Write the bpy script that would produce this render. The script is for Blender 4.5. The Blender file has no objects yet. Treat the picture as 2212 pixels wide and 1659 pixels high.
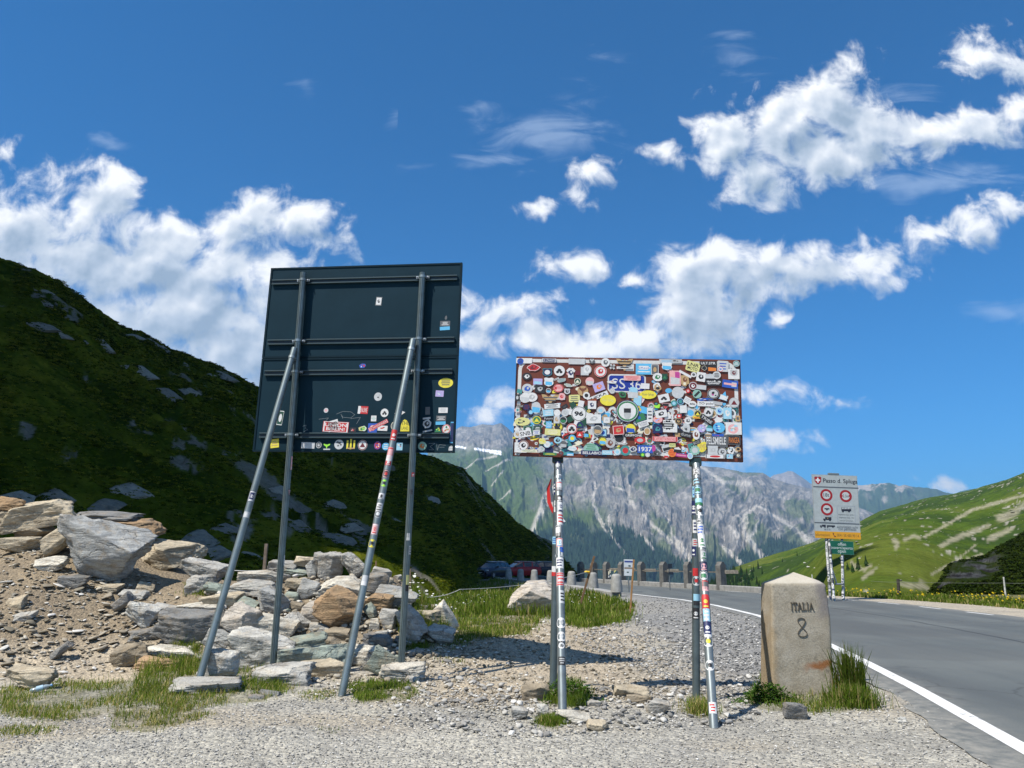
import bpy, bmesh, math, random
import numpy as np
from mathutils import Vector, Matrix, Euler

# ------------------------------------------------------------------ camera, light, exposure
scene = bpy.context.scene
COL = scene.collection
PITCH = math.atan(178.0 / 768.0)
CP, SP = math.cos(PITCH), math.sin(PITCH)
EYE = 1.6
cam_data = bpy.data.cameras.new("camera")
cam = bpy.data.objects.new("camera", cam_data)
COL.objects.link(cam)
cam.location = (0, 0, EYE)
cam.rotation_euler = (math.pi / 2 + PITCH, 0, 0)
cam_data.sensor_width = 36.0
cam_data.lens = 27.0
cam_data.clip_start = 0.05
cam_data.clip_end = 40000.0
scene.camera = cam

SUN_EL = math.radians(56.0)
SH = Vector((0.75, 0.66, 0)).normalized()          # horizontal direction in which shadows fall
sun_data = bpy.data.lights.new("sun", 'SUN')
sun_data.energy = 4.8
sun_data.angle = math.radians(0.53)
sun_data.color = (1.0, 0.94, 0.85)
sun = bpy.data.objects.new("sun", sun_data)
COL.objects.link(sun)
ldir = Vector((SH.x * math.cos(SUN_EL), SH.y * math.cos(SUN_EL), -math.sin(SUN_EL)))
sun.rotation_euler = ldir.to_track_quat('-Z', 'Y').to_euler()
sun.location = (-30, -25, 45)

scene.view_settings.view_transform = 'Standard'
scene.view_settings.look = 'None'
scene.view_settings.exposure = 0.55
scene.view_settings.gamma = 1.0
scene.view_settings.use_curve_mapping = False
scene.render.engine = 'CYCLES'
scene.cycles.use_denoising = True
scene.cycles.max_bounces = 6
scene.cycles.diffuse_bounces = 3
scene.cycles.glossy_bounces = 2
scene.cycles.transparent_max_bounces = 6
scene.cycles.volume_bounces = 0
scene.cycles.sample_clamp_indirect = 6.0
scene.cycles.caustics_reflective = False
scene.cycles.caustics_refractive = False


def ray(u, v):
    """direction of a picture point (1024 x 768 frame) from the camera, as world x, y, z"""
    a = (384.0 - v) / 768.0
    x = (u - 512.0) / 768.0
    return (x, CP - a * SP, SP + a * CP)


def at(u, v, Y):
    d = ray(u, v)
    t = Y / d[1]
    return Vector((d[0] * t, Y, EYE + d[2] * t))


def p22(x, y):
    return (x * 1024.0 / 2212.0, y * 1024.0 / 2212.0)


def p25(x, y):
    return (x * 0.4, y * 0.4)


# ------------------------------------------------------------------ world: clear alpine sky with cumulus
class Nodes:
    def __init__(self, tree):
        self.t = tree
        tree.nodes.clear()

    def n(self, kind, **kw):
        nd = self.t.nodes.new(kind)
        for k, v in kw.items():
            setattr(nd, k, v)
        return nd

    def link(self, a, b):
        self.t.links.new(a, b)

    def put(self, sock, v):
        if isinstance(v, bpy.types.NodeSocket):
            self.link(v, sock)
        else:
            sock.default_value = v

    def m(self, op, a, b=None, c=None, clamp=False):
        nd = self.n('ShaderNodeMath', operation=op, use_clamp=clamp)
        self.put(nd.inputs[0], a)
        if b is not None:
            self.put(nd.inputs[1], b)
        if c is not None:
            self.put(nd.inputs[2], c)
        return nd.outputs[0]

    def vm(self, op, a, b=None, out=0):
        nd = self.n('ShaderNodeVectorMath', operation=op)
        self.put(nd.inputs[0], a)
        if b is not None:
            self.put(nd.inputs[1], b)
        return nd.outputs['Value'] if op in ('LENGTH', 'DOT_PRODUCT') else nd.outputs[0]

    def noise(self, vec, scale, detail=4.0, rough=0.5, dist=0.0, color=False, dim='3D'):
        nd = self.n('ShaderNodeTexNoise', noise_dimensions=dim)
        if vec is not None:
            self.link(vec, nd.inputs['Vector'])
        nd.inputs['Scale'].default_value = scale
        nd.inputs['Detail'].default_value = detail
        nd.inputs['Roughness'].default_value = rough
        nd.inputs['Distortion'].default_value = dist
        return nd.outputs['Color'] if color else nd.outputs['Fac']

    def ramp(self, fac, stops, interp='LINEAR'):
        nd = self.n('ShaderNodeValToRGB')
        cr = nd.color_ramp
        cr.interpolation = interp
        while len(cr.elements) < len(stops):
            cr.elements.new(0.5)
        for e, (p, c) in zip(cr.elements, stops):
            e.position = p
            e.color = c if len(c) == 4 else (c[0], c[1], c[2], 1)
        self.link(fac, nd.inputs[0])
        return nd.outputs[0]

    def mapr(self, v, a, b, c=0.0, d=1.0, smooth=False):
        nd = self.n('ShaderNodeMapRange')
        nd.interpolation_type = 'SMOOTHSTEP' if smooth else 'LINEAR'
        self.put(nd.inputs[0], v)
        for i, x in enumerate((a, b, c, d)):
            self.put(nd.inputs[i + 1], x)
        return nd.outputs[0]

    def mix(self, fac, a, b, blend='MIX'):
        nd = self.n('ShaderNodeMix', data_type='RGBA', blend_type=blend)
        self.put(nd.inputs[0], fac)
        for s, v in ((nd.inputs[6], a), (nd.inputs[7], b)):
            if isinstance(v, bpy.types.NodeSocket):
                self.link(v, s)
            else:
                s.default_value = (v[0], v[1], v[2], 1)
        return nd.outputs[2]


world = bpy.data.worlds.new("World")
scene.world = world
world.use_nodes = True
W = Nodes(world.node_tree)
sky = W.n('ShaderNodeTexSky', sky_type='NISHITA')
sky.sun_disc = False
sky.sun_elevation = SUN_EL
sky.sun_rotation = math.atan2(-SH.x, -SH.y)
sky.altitude = 2100.0
sky.air_density = 1.0
sky.dust_density = 1.0
sky.ozone_density = 3.0
hsv = W.n('ShaderNodeHueSaturation')
hsv.inputs['Saturation'].default_value = 1.02
hsv.inputs['Value'].default_value = 0.92
W.link(W.mix(1.0, sky.outputs[0], (0.20, 0.78, 1.15), 'MULTIPLY'), hsv.inputs['Color'])
hsv_out = hsv.outputs[0]
tc = W.n('ShaderNodeTexCoord')
DIR = tc.outputs['Generated']
sep = W.n('ShaderNodeSeparateXYZ')
W.link(DIR, sep.inputs[0])
ysafe = W.m('MAXIMUM', sep.outputs[1], 0.02)
pq = W.n('ShaderNodeCombineXYZ')
W.link(W.m('DIVIDE', sep.outputs[0], ysafe), pq.inputs[0])
W.link(W.m('DIVIDE', sep.outputs[2], ysafe), pq.inputs[1])
PQ = pq.outputs[0]


def pqof(x, y):
    d = ray(*p22(x, y))
    return d[0] / d[1], d[2] / d[1]


CUMULUS = [  # centre and radii of the cloud masses as they stand in the sky (picture units of 2212)
    (40, 480, 150, 95), (-40, 600, 240, 190), (180, 545, 150, 110), (225, 425, 75, 75), (330, 575, 170, 105),
    (430, 670, 180, 140), (530, 760, 150, 140), (300, 730, 260, 170), (620, 700, 80, 90), (545, 475, 100, 60), (645, 490, 100, 55),
    (715, 525, 60, 38), (470, 590, 110, 80), (5, 312, 38, 20), (600, 600, 70, 60),
    (1590, 315, 85, 85), (1640, 375, 80, 70), (1700, 275, 120, 85), (1800, 225, 105, 90), (1850, 160, 48, 52),
    (1870, 280, 95, 85), (1530, 280, 42, 40), (2000, 288, 110, 48), (2110, 272, 95, 48), (2200, 255, 60, 55),
    (1770, 340, 110, 65), (2110, 112, 66, 40), (2165, 140, 55, 40), (2145, 82, 42, 30),
    (1470, 600, 85, 70), (1560, 585, 110, 70), (1690, 575, 120, 55), (1515, 675, 120, 90), (1400, 735, 130, 50),
    (1250, 742, 140, 46), (1150, 738, 60, 38), (1565, 715, 60, 34), (1790, 590, 95, 36), (1870, 572, 80, 38),
    (2000, 512, 80, 34), (2080, 478, 70, 30), (2165, 447, 70, 34), (1935, 545, 60, 30), (2040, 495, 60, 32), (1672, 688, 26, 18), (1930, 600, 70, 24),
    (1240, 568, 66, 40), (1360, 608, 38, 18), (1080, 668, 80, 38), (1190, 660, 75, 22), (1030, 722, 52, 28),
    (1005, 655, 50, 36), (1410, 312, 50, 28), (1275, 378, 48, 28), (1235, 412, 42, 26), (1155, 443, 40, 13),
    (1660, 862, 74, 26), (1840, 878, 40, 18), (1690, 975, 80, 26), (1625, 1000, 70, 34), (2030, 1036, 46, 20),
    (1090, 884, 60, 30)]
WISPS = [(1180, 290, 170, 55), (1050, 338, 90, 32), (1300, 115, 75, 26), (1590, 120, 60, 44), (1225, 222, 70, 30),
         (840, 240, 30, 20), (235, 302, 50, 14), (2010, 385, 230, 34), (2180, 660, 130, 30), (1060, 232, 40, 20),
         (900, 355, 60, 16), (660, 195, 40, 20), (1960, 205, 60, 30)]


def field(pos, blobs):
    acc = None
    for (x, y, rx, ry) in blobs:
        cx, cy = pqof(x, y)
        x1, y1 = pqof(x + rx, y)
        x2, y2 = pqof(x, y - ry)
        r = (abs(x1 - cx), abs(y2 - cy))
        d = W.n('ShaderNodeVectorMath', operation='MULTIPLY_ADD')
        W.link(pos, d.inputs[0])
        d.inputs[1].default_value = (1 / r[0], 1 / r[1], 0)
        d.inputs[2].default_value = (-cx / r[0], -cy / r[1], 0)
        k = min(1.0, max(0.42, math.sqrt(rx * ry) / 85.0))       # small clouds are thinner and more ragged
        L = W.m('MULTIPLY_ADD', W.vm('LENGTH', d.outputs[0]), k, 1.0 - k)
        if acc is None:
            acc = L
        else:
            nd = W.n('ShaderNodeMath', operation='SMOOTH_MIN')
            W.link(acc, nd.inputs[0])
            W.link(L, nd.inputs[1])
            nd.inputs[2].default_value = 0.3
            acc = nd.outputs[0]
    return W.m('SUBTRACT', 1.0, acc)


def cloud_closure(blobs, wisps, fout=None):
    """the sky with one bank of clouds in front of it"""
    if blobs:
        warp = W.noise(PQ, 7.0, 4.0, 0.55, color=True, dim='2D')
        wv = W.n('ShaderNodeVectorMath', operation='MULTIPLY_ADD')
        W.link(warp, wv.inputs[0])
        wv.inputs[1].default_value = (0.07, 0.07, 0)
        wv.inputs[2].default_value = (-0.035, -0.035, 0)
        POS = W.vm('ADD', PQ, wv.outputs[0])
        F = field(POS, blobs)
        Fs = field(W.vm('ADD', POS, (-0.016, 0.026, 0)), blobs)
        NV, NS, sc = PQ, (-0.008, 0.012, 0.0), 19.0
    else:
        F, Fs = fout, W.m('SUBTRACT', fout, 0.1)
        NV, NS, sc = DIR, (-0.009, -0.003, 0.012), 15.0
    nA = W.noise(NV, sc, 10.0, 0.59, 0.25, dim='2D' if blobs else '3D')
    nL = W.noise(NV, sc * 1.2, 3.5, 0.45, 0.0, dim='2D' if blobs else '3D')
    nB = W.noise(W.vm('ADD', NV, NS), sc * 1.2, 3.5, 0.45, 0.0, dim='2D' if blobs else '3D')
    Dn = W.m('MULTIPLY_ADD', W.m('SUBTRACT', nA, 0.46), 2.1, F)
    alpha = W.mapr(Dn, -0.08, 0.66, 0.0, 0.985, smooth=True)
    lit = W.m('MULTIPLY_ADD', W.m('SUBTRACT', nL, nB), 1.25, 0.82)
    lit = W.m('MULTIPLY_ADD', W.m('SUBTRACT', F, Fs), 0.95, lit)
    lit = W.m('ADD', lit, W.mapr(F, 0.05, 0.8, 0.10, -0.62), clamp=True)
    ccol = W.ramp(lit, [(0.0, (2.6, 3.3, 4.2)), (0.4, (4.3, 4.9, 5.7)), (0.75, (6.3, 6.6, 7.0)), (1.0, (8.3, 8.3, 8.3))])
    base = hsv_out
    if wisps:
        st = W.n('ShaderNodeMapping')
        st.inputs['Rotation'].default_value = (0, 0, math.radians(-22))
        st.inputs['Scale'].default_value = (8, 26, 1)
        W.link(PQ, st.inputs[0])
        nW = W.noise(st.outputs[0], 1.0, 7.0, 0.6, 0.7, dim='2D')
        Fw = field(POS, wisps)
        wisp = W.m('MULTIPLY', W.mapr(W.m('MULTIPLY_ADD', W.m('SUBTRACT', nW, 0.5), 2.2, Fw), 0.0, 1.1, 0.0, 1.0, smooth=True), 0.40)
        base = W.mix(wisp, base, (4.2, 5.2, 6.8))
    b = W.n('ShaderNodeBackground')
    W.link(W.mix(alpha, base, ccol), b.inputs[0])
    b.inputs[1].default_value = 0.1
    return b.outputs[0]


def mixsh(fac, a, b):
    nd = W.n('ShaderNodeMixShader')
    W.link(fac, nd.inputs[0])
    W.link(a, nd.inputs[1])
    W.link(b, nd.inputs[2])
    return nd.outputs[0]


# loose cumulus go on over the whole dome outside the picture
broad = W.noise(DIR, 2.6, 5.0, 0.55)
Fout = W.m('MULTIPLY', W.m('SUBTRACT', broad, 0.555), 4.0)
Fout = W.m('ADD', Fout, W.mapr(sep.outputs[2], 0.0, 0.10, -2.0, 0.0))
rest = cloud_closure(None, None, Fout)
psep = W.n('ShaderNodeSeparateXYZ')
W.link(PQ, psep.inputs[0])
PX, PY = psep.outputs[0], psep.outputs[1]
xs = pqof(850, 500)[0]
ys = pqof(1600, 465)[1]
LB = [b for b in CUMULUS if b[0] < 850]
TB = [b for b in CUMULUS if b[0] >= 850 and b[1] - b[3] * 1.2 - 25 < 465]
MB_ = [b for b in CUMULUS if b[0] >= 850 and b[1] + b[3] * 1.2 + 45 > 465]
LW = [b for b in WISPS if b[0] < 900]
TW = [b for b in WISPS if b[0] >= 850 and b[1] < 450]
MW = [b for b in WISPS if b[0] >= 850 and b[1] > 450]
right_bank = mixsh(W.m('GREATER_THAN', PY, ys), cloud_closure(MB_, MW), cloud_closure(TB, TW))
bank = mixsh(W.m('LESS_THAN', PX, xs), right_bank, cloud_closure(LB, LW))
inx = W.m('LESS_THAN', W.m('ABSOLUTE', PX), 0.86)
iny = W.m('MULTIPLY', W.m('LESS_THAN', PY, 0.92), W.m('GREATER_THAN', PY, -0.05))
infr = W.m('MULTIPLY', W.m('MULTIPLY', inx, iny), W.m('GREATER_THAN', sep.outputs[1], 0.1))
wo = W.n('ShaderNodeOutputWorld')
W.link(mixsh(infr, rest, bank), wo.inputs[0])

# ------------------------------------------------------------------ helpers
rng = np.random.default_rng(7)


def _hash(ix, iy, iz, seed):
    h = (ix.astype(np.int64) * 374761393 + iy.astype(np.int64) * 668265263 + iz.astype(np.int64) * 1440662683
         + int(seed) * 974634777) & 0xFFFFFFFF
    h = ((h ^ (h >> 13)) * 1274126177) & 0xFFFFFFFF
    h = ((h ^ (h >> 16)) * 2246822519) & 0xFFFFFFFF
    return ((h ^ (h >> 15)) & 0xFFFFFF) / float(0xFFFFFF)


def vnoise(x, y, z=None, seed=0):
    """smooth value noise, -1 .. 1"""
    x = np.asarray(x, dtype=float)
    y = np.asarray(y, dtype=float)
    x, y = np.broadcast_arrays(x, y)
    ix, iy = np.floor(x), np.floor(y)
    fx, fy = x - ix, y - iy
    sx, sy = fx * fx * fx * (fx * (fx * 6 - 15) + 10), fy * fy * fy * (fy * (fy * 6 - 15) + 10)
    zero = np.zeros_like(ix)
    if z is None:
        a = _hash(ix, iy, zero, seed)
        b = _hash(ix + 1, iy, zero, seed)
        c = _hash(ix, iy + 1, zero, seed)
        d = _hash(ix + 1, iy + 1, zero, seed)
        return 2 * ((a + (b - a) * sx) * (1 - sy) + (c + (d - c) * sx) * sy) - 1
    z = np.broadcast_to(np.asarray(z, dtype=float), x.shape)
    iz = np.floor(z)
    fz = z - iz
    sz = fz * fz * (3 - 2 * fz)

    def pl(k):
        a = _hash(ix, iy, k, seed)
        b = _hash(ix + 1, iy, k, seed)
        c = _hash(ix, iy + 1, k, seed)
        d = _hash(ix + 1, iy + 1, k, seed)
        return (a + (b - a) * sx) * (1 - sy) + (c + (d - c) * sx) * sy
    p0, p1 = pl(iz), pl(iz + 1)
    return 2 * (p0 + (p1 - p0) * sz) - 1


def fbm(x, y, octaves=4, seed=0, gain=0.5, lac=2.03):
    s, a, n = 0.0, 1.0, 0.0
    for k in range(octaves):
        s = s + a * vnoise(np.asarray(x) * lac ** k + 17.3 * k, np.asarray(y) * lac ** k - 9.1 * k, None, seed + k)
        n += a
        a *= gain
    return s / n


def ridged(x, y, octaves=4, seed=0, gain=0.5, lac=2.1):
    s, a, n = 0.0, 1.0, 0.0
    for k in range(octaves):
        s = s + a * (1 - np.abs(vnoise(np.asarray(x) * lac ** k + 5.3 * k, np.asarray(y) * lac ** k + 3.7 * k, None, seed + k)))
        n += a
        a *= gain
    return s / n


def sstep(a, b, x):
    t = np.clip((np.asarray(x, dtype=float) - a) / (b - a), 0, 1)
    return t * t * (3 - 2 * t)


def tag(o, label=None, cat=None, group=None, kind=None):
    if label:
        o['label'] = label
    if cat:
        o['category'] = cat
    if group:
        o['group'] = group
    if kind:
        o['kind'] = kind
    return o


def empty(name, loc=(0, 0, 0), rot=None):
    o = bpy.data.objects.new(name, None)
    o.empty_display_size = 0.2
    COL.objects.link(o)
    o.location = loc
    if rot is not None:
        o.rotation_euler = rot
    return o


def mesh_np(name, verts, faces, mats, colors=None, smooth=False, parent=None, tri=False, link=True):
    """verts (N,3), faces (M,3) or (M,4) arrays; colors per vertex (N,3)"""
    verts = np.asarray(verts, dtype=np.float32)
    faces = np.asarray(faces, dtype=np.int32)
    k = faces.shape[1]
    me = bpy.data.meshes.new(name)
    me.vertices.add(len(verts))
    me.vertices.foreach_set('co', verts.ravel())
    me.loops.add(faces.size)
    me.loops.foreach_set('vertex_index', faces.ravel())
    me.polygons.add(len(faces))
    me.polygons.foreach_set('loop_start', np.arange(0, faces.size, k, dtype=np.int32))
    me.polygons.foreach_set('loop_total', np.full(len(faces), k, dtype=np.int32))
    if smooth:
        me.polygons.foreach_set('use_smooth', np.ones(len(faces), dtype=bool))
    me.update(calc_edges=True)
    if colors is not None:
        at_ = me.color_attributes.new('Col', 'FLOAT_COLOR', 'POINT')
        c = np.ones((len(verts), 4), dtype=np.float32)
        c[:, :3] = colors
        at_.data.foreach_set('color', c.ravel())
    for m in (mats if isinstance(mats, (list, tuple)) else [mats]):
        me.materials.append(m)
    ob = bpy.data.objects.new(name, me)
    if link:
        COL.objects.link(ob)
    ob.parent = parent
    return ob


class MB:
    """collects polygons, one colour each, and links them as one mesh object"""

    def __init__(self):
        self.v, self.f, self.c, self.sm = [], [], [], []

    def add(self, verts, faces, col=(0.5, 0.5, 0.5), smooth=False):
        b = len(self.v)
        self.v.extend([tuple(p) for p in verts])
        for f in faces:
            self.f.append(tuple(b + i for i in f))
            self.c.append(col)
            self.sm.append(smooth)

    def poly(self, pts, col=(0.5, 0.5, 0.5)):
        self.add(pts, [tuple(range(len(pts)))], col)

    def box(self, c, s, col=(0.5, 0.5, 0.5), rot=None, bevel=0.0):
        hx, hy, hz = s[0] / 2, s[1] / 2, s[2] / 2
        if bevel <= 0:
            vs = [Vector((x, y, z)) for x in (-hx, hx) for y in (-hy, hy) for z in (-hz, hz)]
            fs = [(0, 1, 3, 2), (4, 6, 7, 5), (0, 4, 5, 1), (2, 3, 7, 6), (0, 2, 6, 4), (1, 5, 7, 3)]
        else:
            bm = bmesh.new()
            bmesh.ops.create_cube(bm, size=1.0)
            bmesh.ops.scale(bm, vec=s, verts=bm.verts)
            bmesh.ops.bevel(bm, geom=list(bm.edges), offset=bevel, segments=1, affect='EDGES', profile=0.5)
            bm.verts.ensure_lookup_table()
            vs = [v.co.copy() for v in bm.verts]
            fs = [tuple(v.index for v in f.verts) for f in bm.faces]
            bm.free()
        if rot is not None:
            vs = [rot @ v for v in vs]
        c = Vector(c)
        self.add([v + c for v in vs], fs, col)

    def tube(self, a, b, r0, r1=None, n=14, col=(0.5, 0.5, 0.5), cap=True):
        a, b = Vector(a), Vector(b)
        r1 = r0 if r1 is None else r1
        d = (b - a).normalized()
        e1 = d.orthogonal().normalized()
        e2 = d.cross(e1)
        vs = []
        for k in range(n):
            t = 2 * math.pi * k / n
            o = e1 * math.cos(t) + e2 * math.sin(t)
            vs += [a + o * r0, b + o * r1]
        fs = [(2 * k, 2 * ((k + 1) % n), 2 * ((k + 1) % n) + 1, 2 * k + 1) for k in range(n)]
        self.add(vs, fs, col, True)
        if cap:
            self.add([vs[2 * k] for k in range(n)], [tuple(reversed(range(n)))], col)
            self.add([vs[2 * k + 1] for k in range(n)], [tuple(range(n))], col)

    def path(self, pts, r, n=6, col=(0.5, 0.5, 0.5)):
        for a, b in zip(pts[:-1], pts[1:]):
            self.tube(a, b, r, r, n, col)

    def build(self, name, mat, parent=None, local=None):
        me = bpy.data.meshes.new(name)
        if local is not None:
            inv = local
            self.v = [tuple(inv @ Vector(p)) for p in self.v]
        me.from_pydata(self.v, [], self.f)
        at_ = me.attributes.new('Col', 'FLOAT_COLOR', 'FACE')
        arr = np.ones((len(self.f), 4), dtype=np.float32)
        arr[:, :3] = np.array(self.c, dtype=np.float32).reshape(-1, 3)
        at_.data.foreach_set('color', arr.ravel())
        me.polygons.foreach_set('use_smooth', np.array(self.sm, dtype=bool))
        me.materials.append(mat)
        me.update()
        ob = bpy.data.objects.new(name, me)
        COL.objects.link(ob)
        ob.parent = parent
        return ob


def material(name):
    m = bpy.data.materials.new(name)
    m.use_nodes = True
    return m, Nodes(m.node_tree)


def principled(N, color, rough=0.6, metallic=0.0, normal=None, spec=0.5):
    b = N.n('ShaderNodeBsdfPrincipled')
    if isinstance(color, bpy.types.NodeSocket):
        N.link(color, b.inputs['Base Color'])
    else:
        b.inputs['Base Color'].default_value = (*color, 1)
    N.put(b.inputs['Roughness'], rough)
    b.inputs['Metallic'].default_value = metallic
    b.inputs['Specular IOR Level'].default_value = spec
    if normal is not None:
        N.link(normal, b.inputs['Normal'])
    o = N.n('ShaderNodeOutputMaterial')
    N.link(b.outputs[0], o.inputs[0])
    return b


def bump(N, height, strength=0.4, distance=0.02):
    b = N.n('ShaderNodeBump')
    b.inputs['Strength'].default_value = strength
    b.inputs['Distance'].default_value = distance
    N.link(height, b.inputs['Height'])
    return b.outputs[0]


def attr(N, name='Col'):
    a = N.n('ShaderNodeAttribute')
    a.attribute_name = name
    return a.outputs['Color']


def objco(N):
    return N.n('ShaderNodeTexCoord').outputs['Object']


def posco(N):
    return N.n('ShaderNodeNewGeometry').outputs['Position']


def painted(name, rough=0.5, metallic=0.0, noise=0.12, scale=8.0, bumpk=0.0, spec=0.5):
    """colour from the faces, broken up by weathering"""
    m, N = material(name)
    co = objco(N)
    f = N.noise(co, scale, 6.0, 0.6)
    col = N.mix(1.0, attr(N), N.ramp(f, [(0.25, (1 - noise * 1.6,) * 3), (0.7, (1 + noise * 0.5,) * 3)]), 'MULTIPLY')
    nb = bump(N, N.noise(co, scale * 5, 4, 0.6), bumpk, 0.01) if bumpk else None
    principled(N, col, N.mapr(f, 0.2, 0.8, rough + 0.1, rough - 0.1), metallic, nb, spec)
    return m


M_PAINT = painted('weathered_paint', 0.45)
M_VINYL = painted('printed_vinyl', 0.5, 0, 0.10, 20.0)
M_GALV = painted('galvanised_steel', 0.42, 0.55, 0.22, 6.0)
M_STEELP = painted('coated_steel', 0.42, 0.1, 0.12, 5.0)
M_BACK = painted('powder_coated_back', 0.62, 0.0, 0.10, 2.5, 0.0, 0.08)
M_WOOD = painted('weathered_wood', 0.8, 0, 0.35, 9.0, 0.3, 0.2)
M_CONC = painted('rough_granite', 0.85, 0, 0.25, 4.0, 0.5, 0.2)
M_DULL = painted('dull_plastic', 0.6, 0, 0.1, 4.0)


def make_leafmat(name, trans=0.35, rough=0.6):
    m, N = material(name)
    c = attr(N)
    d = N.n('ShaderNodeBsdfDiffuse')
    N.link(c, d.inputs[0])
    t = N.n('ShaderNodeBsdfTranslucent')
    N.link(N.mix(1.0, c, (1.15, 1.2, 0.6), 'MULTIPLY'), t.inputs[0])
    mx = N.n('ShaderNodeMixShader')
    mx.inputs[0].default_value = trans
    N.link(d.outputs[0], mx.inputs[1])
    N.link(t.outputs[0], mx.inputs[2])
    o = N.n('ShaderNodeOutputMaterial')
    N.link(mx.outputs[0], o.inputs[0])
    return m


M_GRASS = make_leafmat('grass_blades')


# rock: tint from the object, strata, lichen and cracks from noise
def make_rock_mat():
    m, N = material('alpine_rock')
    oi = N.n('ShaderNodeObjectInfo')
    co = N.vm('ADD', objco(N), N.vm('MULTIPLY', oi.outputs['Location'], (3.1, 2.7, 1.9)))
    mp = N.n('ShaderNodeMapping')
    mp.inputs['Scale'].default_value = (1.2, 1.2, 7.0)
    mp.inputs['Rotation'].default_value = (0.25, 0.35, 0.0)
    N.link(co, mp.inputs[0])
    strata = N.noise(mp.outputs[0], 2.2, 8.0, 0.62, 0.6)
    mott = N.noise(co, 5.0, 8.0, 0.65)
    fine = N.noise(co, 38.0, 5.0, 0.6)
    base = N.mix(1.0, oi.outputs['Color'], N.ramp(strata, [(0.28, (0.50, 0.50, 0.50)), (0.5, (0.98, 0.98, 0.97)), (0.72, (1.35, 1.33, 1.27))]), 'MULTIPLY')
    base = N.mix(N.mapr(mott, 0.50, 0.68, 0.0, 0.6), base, (0.32, 0.245, 0.155))
    base = N.mix(N.mapr(N.noise(co, 3.1, 7, 0.65), 0.56, 0.66, 0.0, 0.6), base, (0.13, 0.13, 0.12))
    base = N.mix(1.0, base, N.ramp(fine, [(0.3, (0.78,) * 3), (0.7, (1.12,) * 3)]), 'MULTIPLY')
    vo = N.n('ShaderNodeTexVoronoi', feature='DISTANCE_TO_EDGE')
    N.link(N.vm('ADD', mp.outputs[0], N.vm('MULTIPLY', N.noise(co, 4, 3, .6, color=True), (.5, .5, .5))), vo.inputs['Vector'])
    vo.inputs['Scale'].default_value = 0.85
    cmask = N.mapr(N.noise(co, 1.7, 3, .5), 0.46, 0.60, 0.0, 1.0)
    crack = N.m('SUBTRACT', 1.0, N.m('MULTIPLY', N.mapr(vo.outputs['Distance'], 0.0, 0.022, 1.0, 0.0), cmask))
    base = N.mix(N.mapr(crack, 0, 1, 0.45, 0.0), base, (0.08, 0.075, 0.065))
    h = N.m('ADD', N.m('ADD', N.m('MULTIPLY', strata, 1.0), N.m('MULTIPLY', fine, 0.45)), N.m('MULTIPLY', crack, 0.5))
    principled(N, base, 0.88, 0, bump(N, h, 0.9, 0.045), 0.15)
    return m


M_ROCK = make_rock_mat()


def ico(sub):
    bm = bmesh.new()
    bmesh.ops.create_icosphere(bm, subdivisions=sub, radius=1.0)
    bm.verts.ensure_lookup_table()
    v = np.array([p.co[:] for p in bm.verts])
    f = np.array([[q.index for q in t.verts] for t in bm.faces])
    bm.free()
    return v, f


ICO = {k: ico(k) for k in (1, 2, 3, 4)}


def rock_verts(seed, sub=3, planes=9, rough=0.06, slab=1.0):
    """an angular block: a ball cut by random planes, then roughened (unit half-size)"""
    r = np.random.default_rng(seed)
    v, f = ICO[sub]
    d = v / np.linalg.norm(v, axis=1)[:, None]
    rad = np.full(len(d), 1.15)
    base = [np.array(q, float) for q in ((1, 0, 0), (-1, 0, 0), (0, 1, 0), (0, -1, 0), (0, 0, 1), (0, 0, -1))]
    for k in range(planes):
        if k < 6:                                   # a rough block: six leaning faces, then broken corners
            n = base[k] + r.normal(size=3) * 0.26
            h = r.uniform(0.48, 0.72)
        else:
            n = r.normal(size=3)
            n[2] *= slab
            h = r.uniform(0.62, 0.92)
        n /= np.linalg.norm(n)
        dn = d @ n
        rad = np.where(dn > 0.05, np.minimum(rad, h / np.maximum(dn, 0.05)), rad)
    for s in (1, -1):
        dn = d[:, 2] * s
        rad = np.where(dn > 0.05, np.minimum(rad, 0.85 / np.maximum(dn, 0.05)), rad)
    p = d * rad[:, None]
    n1 = vnoise(p[:, 0] * 2.3 + seed, p[:, 1] * 2.3, p[:, 2] * 3.5, seed)
    n2 = vnoise(p[:, 0] * 6 + seed, p[:, 1] * 6, p[:, 2] * 10, seed + 3)
    n3 = vnoise(p[:, 0] * 14, p[:, 1] * 14 + seed, p[:, 2] * 22, seed + 5)
    led = np.round(3.0 * vnoise(p[:, 0] * 1.9 - seed, p[:, 1] * 1.9, p[:, 2] * 4.2, seed + 9)) / 3.0
    p = p * (1 + rough * (n1 * 0.5 + n2 * 0.55 + n3 * 0.5 + led * 1.0))[:, None]
    p -= (p.max(0) + p.min(0)) / 2
    return p / ((p.max(0) - p.min(0)) / 2), f


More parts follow.
